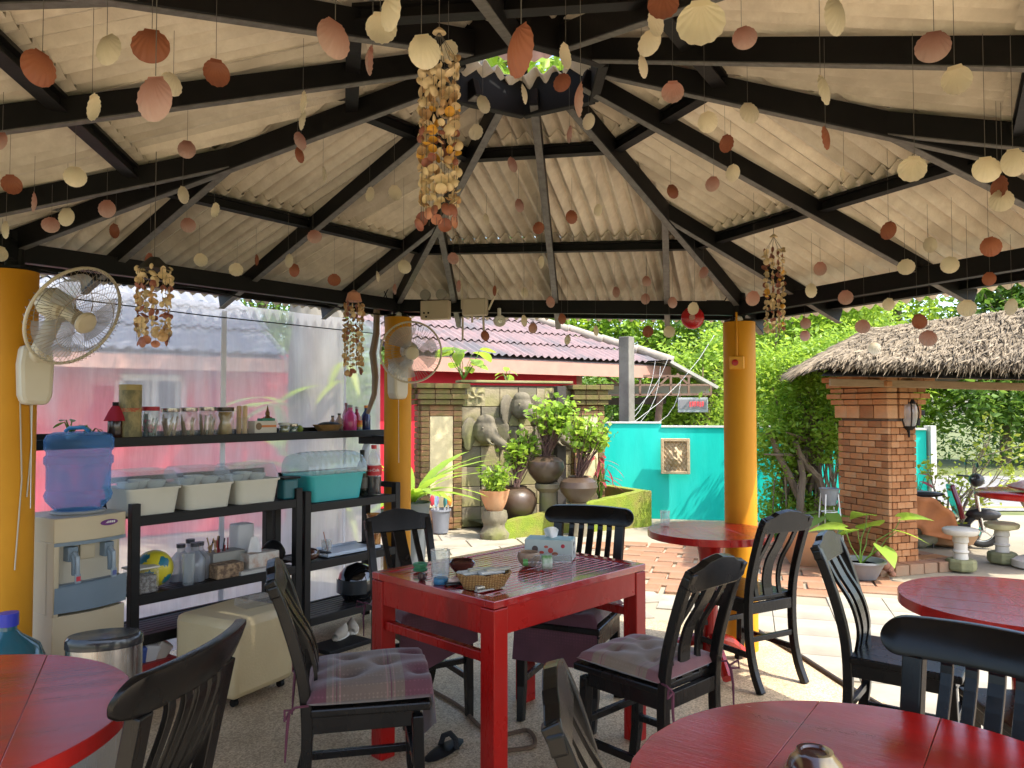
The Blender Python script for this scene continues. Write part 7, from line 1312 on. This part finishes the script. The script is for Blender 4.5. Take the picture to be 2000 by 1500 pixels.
SHELLS = """83,138,64,75,R 209,102,50,68,W 297,92,70,72,R 180,211,25,55,W 304,194,72,92,P 339,168,40,48,W 422,142,53,56,R 655,83,72,87,P 592,200,12,44,W 593,238,12,40,W
366,293,38,38,P 19,360,37,40,R 147,345,46,40,W 5,277,26,38,P 67,395,6,40,P 357,381,22,35,W 131,425,32,38,W 101,440,32,32,P 209,408,33,36,P 226,452,21,30,R 419,411,16,30,W 365,440,30,30,P 12,449,14,36,W
588,278,24,36,P 581,303,18,32,R 631,340,6,32,W 611,463,28,28,P 389,508,27,27,W 293,510,18,32,R 463,527,27,27,W 563,510,16,28,W 578,529,22,27,R 500,508,7,22,R 4,497,30,32,W
743,57,72,70,W 757,28,36,74,W 728,120,9,58,P 823,102,72,72,W 876,100,38,45,W 1018,100,54,106,R 1105,110,26,52,W 1097,162,34,38,R 1021,185,10,40,W 943,205,30,38,W 930,258,28,32,W 1134,195,12,68,P 1150,238,28,34,W 1112,265,9,34,P
1000,323,20,32,P 1013,402,20,28,P 1049,446,22,25,R 1117,424,24,28,R 1166,412,18,26,W 950,429,12,24,W 722,380,18,30,W 770,377,30,32,W 885,505,22,24,P 788,522,27,28,W 1058,512,14,26,W 1268,85,45,55,W 1280,42,34,55,W 1253,130,20,46,W 1295,3,64,50,R
1314,180,46,46,P 1310,375,25,30,R 1368,45,95,94,W 1448,77,52,50,P 1633,35,42,78,W 1602,177,20,62,W 1824,92,72,64,P 1864,158,63,63,W 1612,272,14,48,R 1460,222,38,44,W 1376,241,43,45,W 1416,281,27,36,R 1428,339,28,35,W 1394,360,31,32,P
1786,330,55,52,W 1924,333,53,55,W 1978,318,52,56,W 1948,367,30,46,R 1958,393,47,46,W 1648,340,6,30,W 1735,451,29,37,R 1930,483,42,40,R 1812,480,28,32,W 1767,522,32,32,W 1860,518,37,34,W 1602,525,28,28,P
653,547,25,25,R 736,540,6,22,W 771,565,8,22,P 898,560,8,25,P 966,568,7,22,R 1024,572,16,22,W 1075,590,17,23,P 1201,571,15,22,P 1263,550,20,22,P 1262,584,18,22,P 1314,591,19,23,P 1357,603,24,26,W 1097,623,15,22,R 1022,627,12,24,W
1041,641,20,21,P 947,656,17,21,R 1263,648,22,24,R 1109,664,14,20,W 1163,646,10,21,W 1307,648,25,24,W 1474,583,32,30,P 1586,568,21,29,W 1650,581,31,29,P 1738,595,25,26,W 1890,601,36,32,W 1976,600,24,34,W 1791,627,33,28,R 1688,638,29,28,P 1572,632,22,22,P 1572,656,22,22,P
1816,660,34,30,P 1707,680,26,24,W 1933,545,28,28,R 1374,533,18,24,P""".split()
M_thread = mat('thread', (.12, .11, .10), .7)
LBL = {('W', 0): 'large cream scallop shell hanging on a thread from the roof', ('W', 1): 'cream scallop shell of middling size hanging on a roof thread', ('W', 2): 'small cream scallop shell hanging far back on a roof thread', ('R', 0): 'large rust-red scallop shell hanging on a thread from the roof', ('R', 1): 'rust-red scallop shell of middling size hanging on a roof thread', ('R', 2): 'small rust-red scallop shell hanging far back on a roof thread',
       ('P', 0): 'large pink scallop shell hanging on a thread from the roof', ('P', 1): 'pink scallop shell of middling size hanging on a roof thread', ('P', 2): 'small pink scallop shell hanging far back on a roof thread'}
for i, sp in enumerate(SHELLS):
    u, v, w, h, c = sp.split(','); u, v, w, h = map(float, (u, v, w, h)); big = max(w * .95, h)
    y = .070 * FPX / big
    y = min(y, 4.75)
    for _ in range(40):
        p = D(u, v - h * .5, y)
        if p.z < roof_z(p.x, p.y) - .13: break
        y *= .97
    t = thing('hanging_shell', LBL[(c, 0 if big >= 50 else 1 if big >= 30 else 2)], 'shell', p, 0, {'W': 'cream', 'R': 'rust-red', 'P': 'pink'}[c] + (' large', ' middling', ' small')[0 if big >= 50 else 1 if big >= 30 else 2] + ' hanging shells')
    sc_ = big * p.y / FPX / .069; ya = math.acos(min(1, max(.06, w / big))) * rng.choice((-1, 1)); ya += math.atan2(-p.x, p.y)
    if rng.random() < .4: ya += math.pi
    o = obj('shell', SHM[i % 3], None, t); o.material_slots[0].link = 'OBJECT'; o.material_slots[0].material = SM[c]; o.scale = (sc_, sc_, sc_); o.rotation_euler = (rng.uniform(-.12, .12), rng.uniform(-.28, .28), ya)
    zr = roof_z(p.x, p.y) - .02; q = MB(); q.tube([(0, 0, 0), (0, 0, max(.04, zr - p.z))], .0008, 3, False); q.build('thread', M_thread, t)

# ================================================================ shell chimes
SC = [mat('chime_cream', (.74, .60, .38), .5, c2=(.66, .50, .29), ns=40), mat('chime_tan', (.58, .38, .20), .5, c2=(.48, .28, .13), ns=40), mat('chime_yellow', (.66, .34, .04), .45), mat('chime_brown', (.34, .13, .08), .5, c2=(.25, .08, .06), ns=30), mat('chime_pink', (.60, .30, .20), .5, c2=(.5, .2, .13), ns=30)]
def cup(r_):
    q = MB(); q.grid(lambda a, b: (r_ * b * math.cos(a * 6.283) * (1 + .05 * math.cos(a * 50)), r_ * .45 * (b * b - 1), r_ * b * math.sin(a * 6.283)), 12, 4, closeu=True); return q.mesh('small_shell', 'all')
CUPS = [cup(.012), cup(.014), cup(.010)]
for me in CUPS: me.materials.append(SC[0])
BIGC = cup(.021); BIGC.materials.append(SC[4])
def chime(label, u, vt, vb, y, wid, strands, rows, patt, big=True, sc_=1.0, topcap=0):
    top = D(u, vt, y); L_ = (vb - vt) * y / FPX; r_ = wid * y / FPX / 2; t = thing('shell_chime', label, 'chime', top); zr = max(.05, roof_z(top.x, top.y) - top.z - .02)
    q = MB(); q.tube([(0, 0, 0), (0, 0, zr)], .0015, 4, False); q.build('cord', M_thread, t)
    cone = L_ * .14; q = MB()
    for k in range(strands): a = 2 * math.pi * k / strands; q.tube([(0, 0, 0), (r_ * math.cos(a), r_ * math.sin(a), -cone), (r_ * math.cos(a), r_ * math.sin(a), -L_ * .97)], .0008, 3, False)
    q.build('strands', M_thread, t, kind='stuff')
    if topcap == 1: q = MB(); q.lathe([(r_ * .3, .0), (r_ * .8, -cone * .6), (r_ * 1.05, -cone)], n=14); q.build('top_cap', mat('dark_net', (.03, .025, .02), .8), t)
    elif topcap == 2: q = MB(); q.lathe([(r_ * .1, cone * .3), (r_ * .7, -cone * .0), (r_ * .95, -cone * .7)], n=16); q.build('top_cap', SC[4], t)
    else: q = MB(); q.lathe([(.004, .012), (.018, .0), (.02, -.004)], n=12); q.build('top_cap', SC[0], t)
    for k in range(strands):
        a = 2 * math.pi * k / strands
        for j in range(rows):
            f = (j + .3 * (k % 2)) / rows; z = -cone - (L_ * .97 - cone) * f * (.93 if big else 1); ci = patt(f, k); o = bpy.data.objects.new('shell', rng.choice(CUPS)); col.objects.link(o); o.parent = t; o.location = (r_ * math.cos(a) + rng.uniform(-.004, .004), r_ * math.sin(a) + rng.uniform(-.004, .004), z + rng.uniform(-.004, .004)); o.rotation_euler = (rng.uniform(0, 6.28), rng.uniform(0, 6.28), rng.uniform(0, 6.28)); o.scale = (sc_ * rng.uniform(.8, 1.25),) * 3; o.material_slots[0].link = 'OBJECT'; o.material_slots[0].material = SC[ci]
        if big and k % 3 != 2: o = bpy.data.objects.new('end_shell', BIGC); col.objects.link(o); o.parent = t; rq = rng.uniform(.8, 1.15); o.location = (r_ * rq * math.cos(a), r_ * rq * math.sin(a), -L_ * rng.uniform(.91, .985)); o.rotation_euler = (rng.uniform(-.8, .8), rng.uniform(0, 6.28), a + 1.57 + rng.uniform(-.6, .6)); o.scale = (sc_ * rng.uniform(.7, 1.0),) * 3; o.material_slots[0].link = 'OBJECT'; o.material_slots[0].material = SC[rng.choice((3, 3, 4, 1))]
def pat_main(f, k):
    r_ = rng.random()
    if .27 < f < .42: return 1 if r_ < .3 else 3 if r_ < .42 else 2 if r_ < .5 else 0
    if .48 < f < .72: return 3 if r_ < .25 else 2 if r_ < .42 else 1 if r_ < .62 else 0
    return 0 if r_ < .82 else 1
chime('long cream shell chime with orange and yellow shells in the middle', 858, 62, 455, 2.15, 70, 14, 16, pat_main, True, 1.05)
chime('short shell chime with brown bands over the left fan', 302, 503, 675, 2.9, 60, 10, 12, lambda f, k: 3 if .22 < f < .33 or .6 < f < .7 else (0 if f < .25 else 1 if rng.random() < .4 else 0), True, 1.0, 1)
chime('long narrow shell chime with tan bands in front of the plastic sheet', 691, 573, 735, 4.3, 34, 9, 13, lambda f, k: 3 if (f < .55 and k in (2, 6)) else 1 if rng.random() < .4 else 0, True, 1.1, 2)
chime('slim shell chime ending in long cream shells beside the right column', 1511, 462, 662, 3.7, 34, 9, 15, lambda f, k: 3 if rng.random() < .22 else 2 if rng.random() < .1 else 0, False, 1.0)
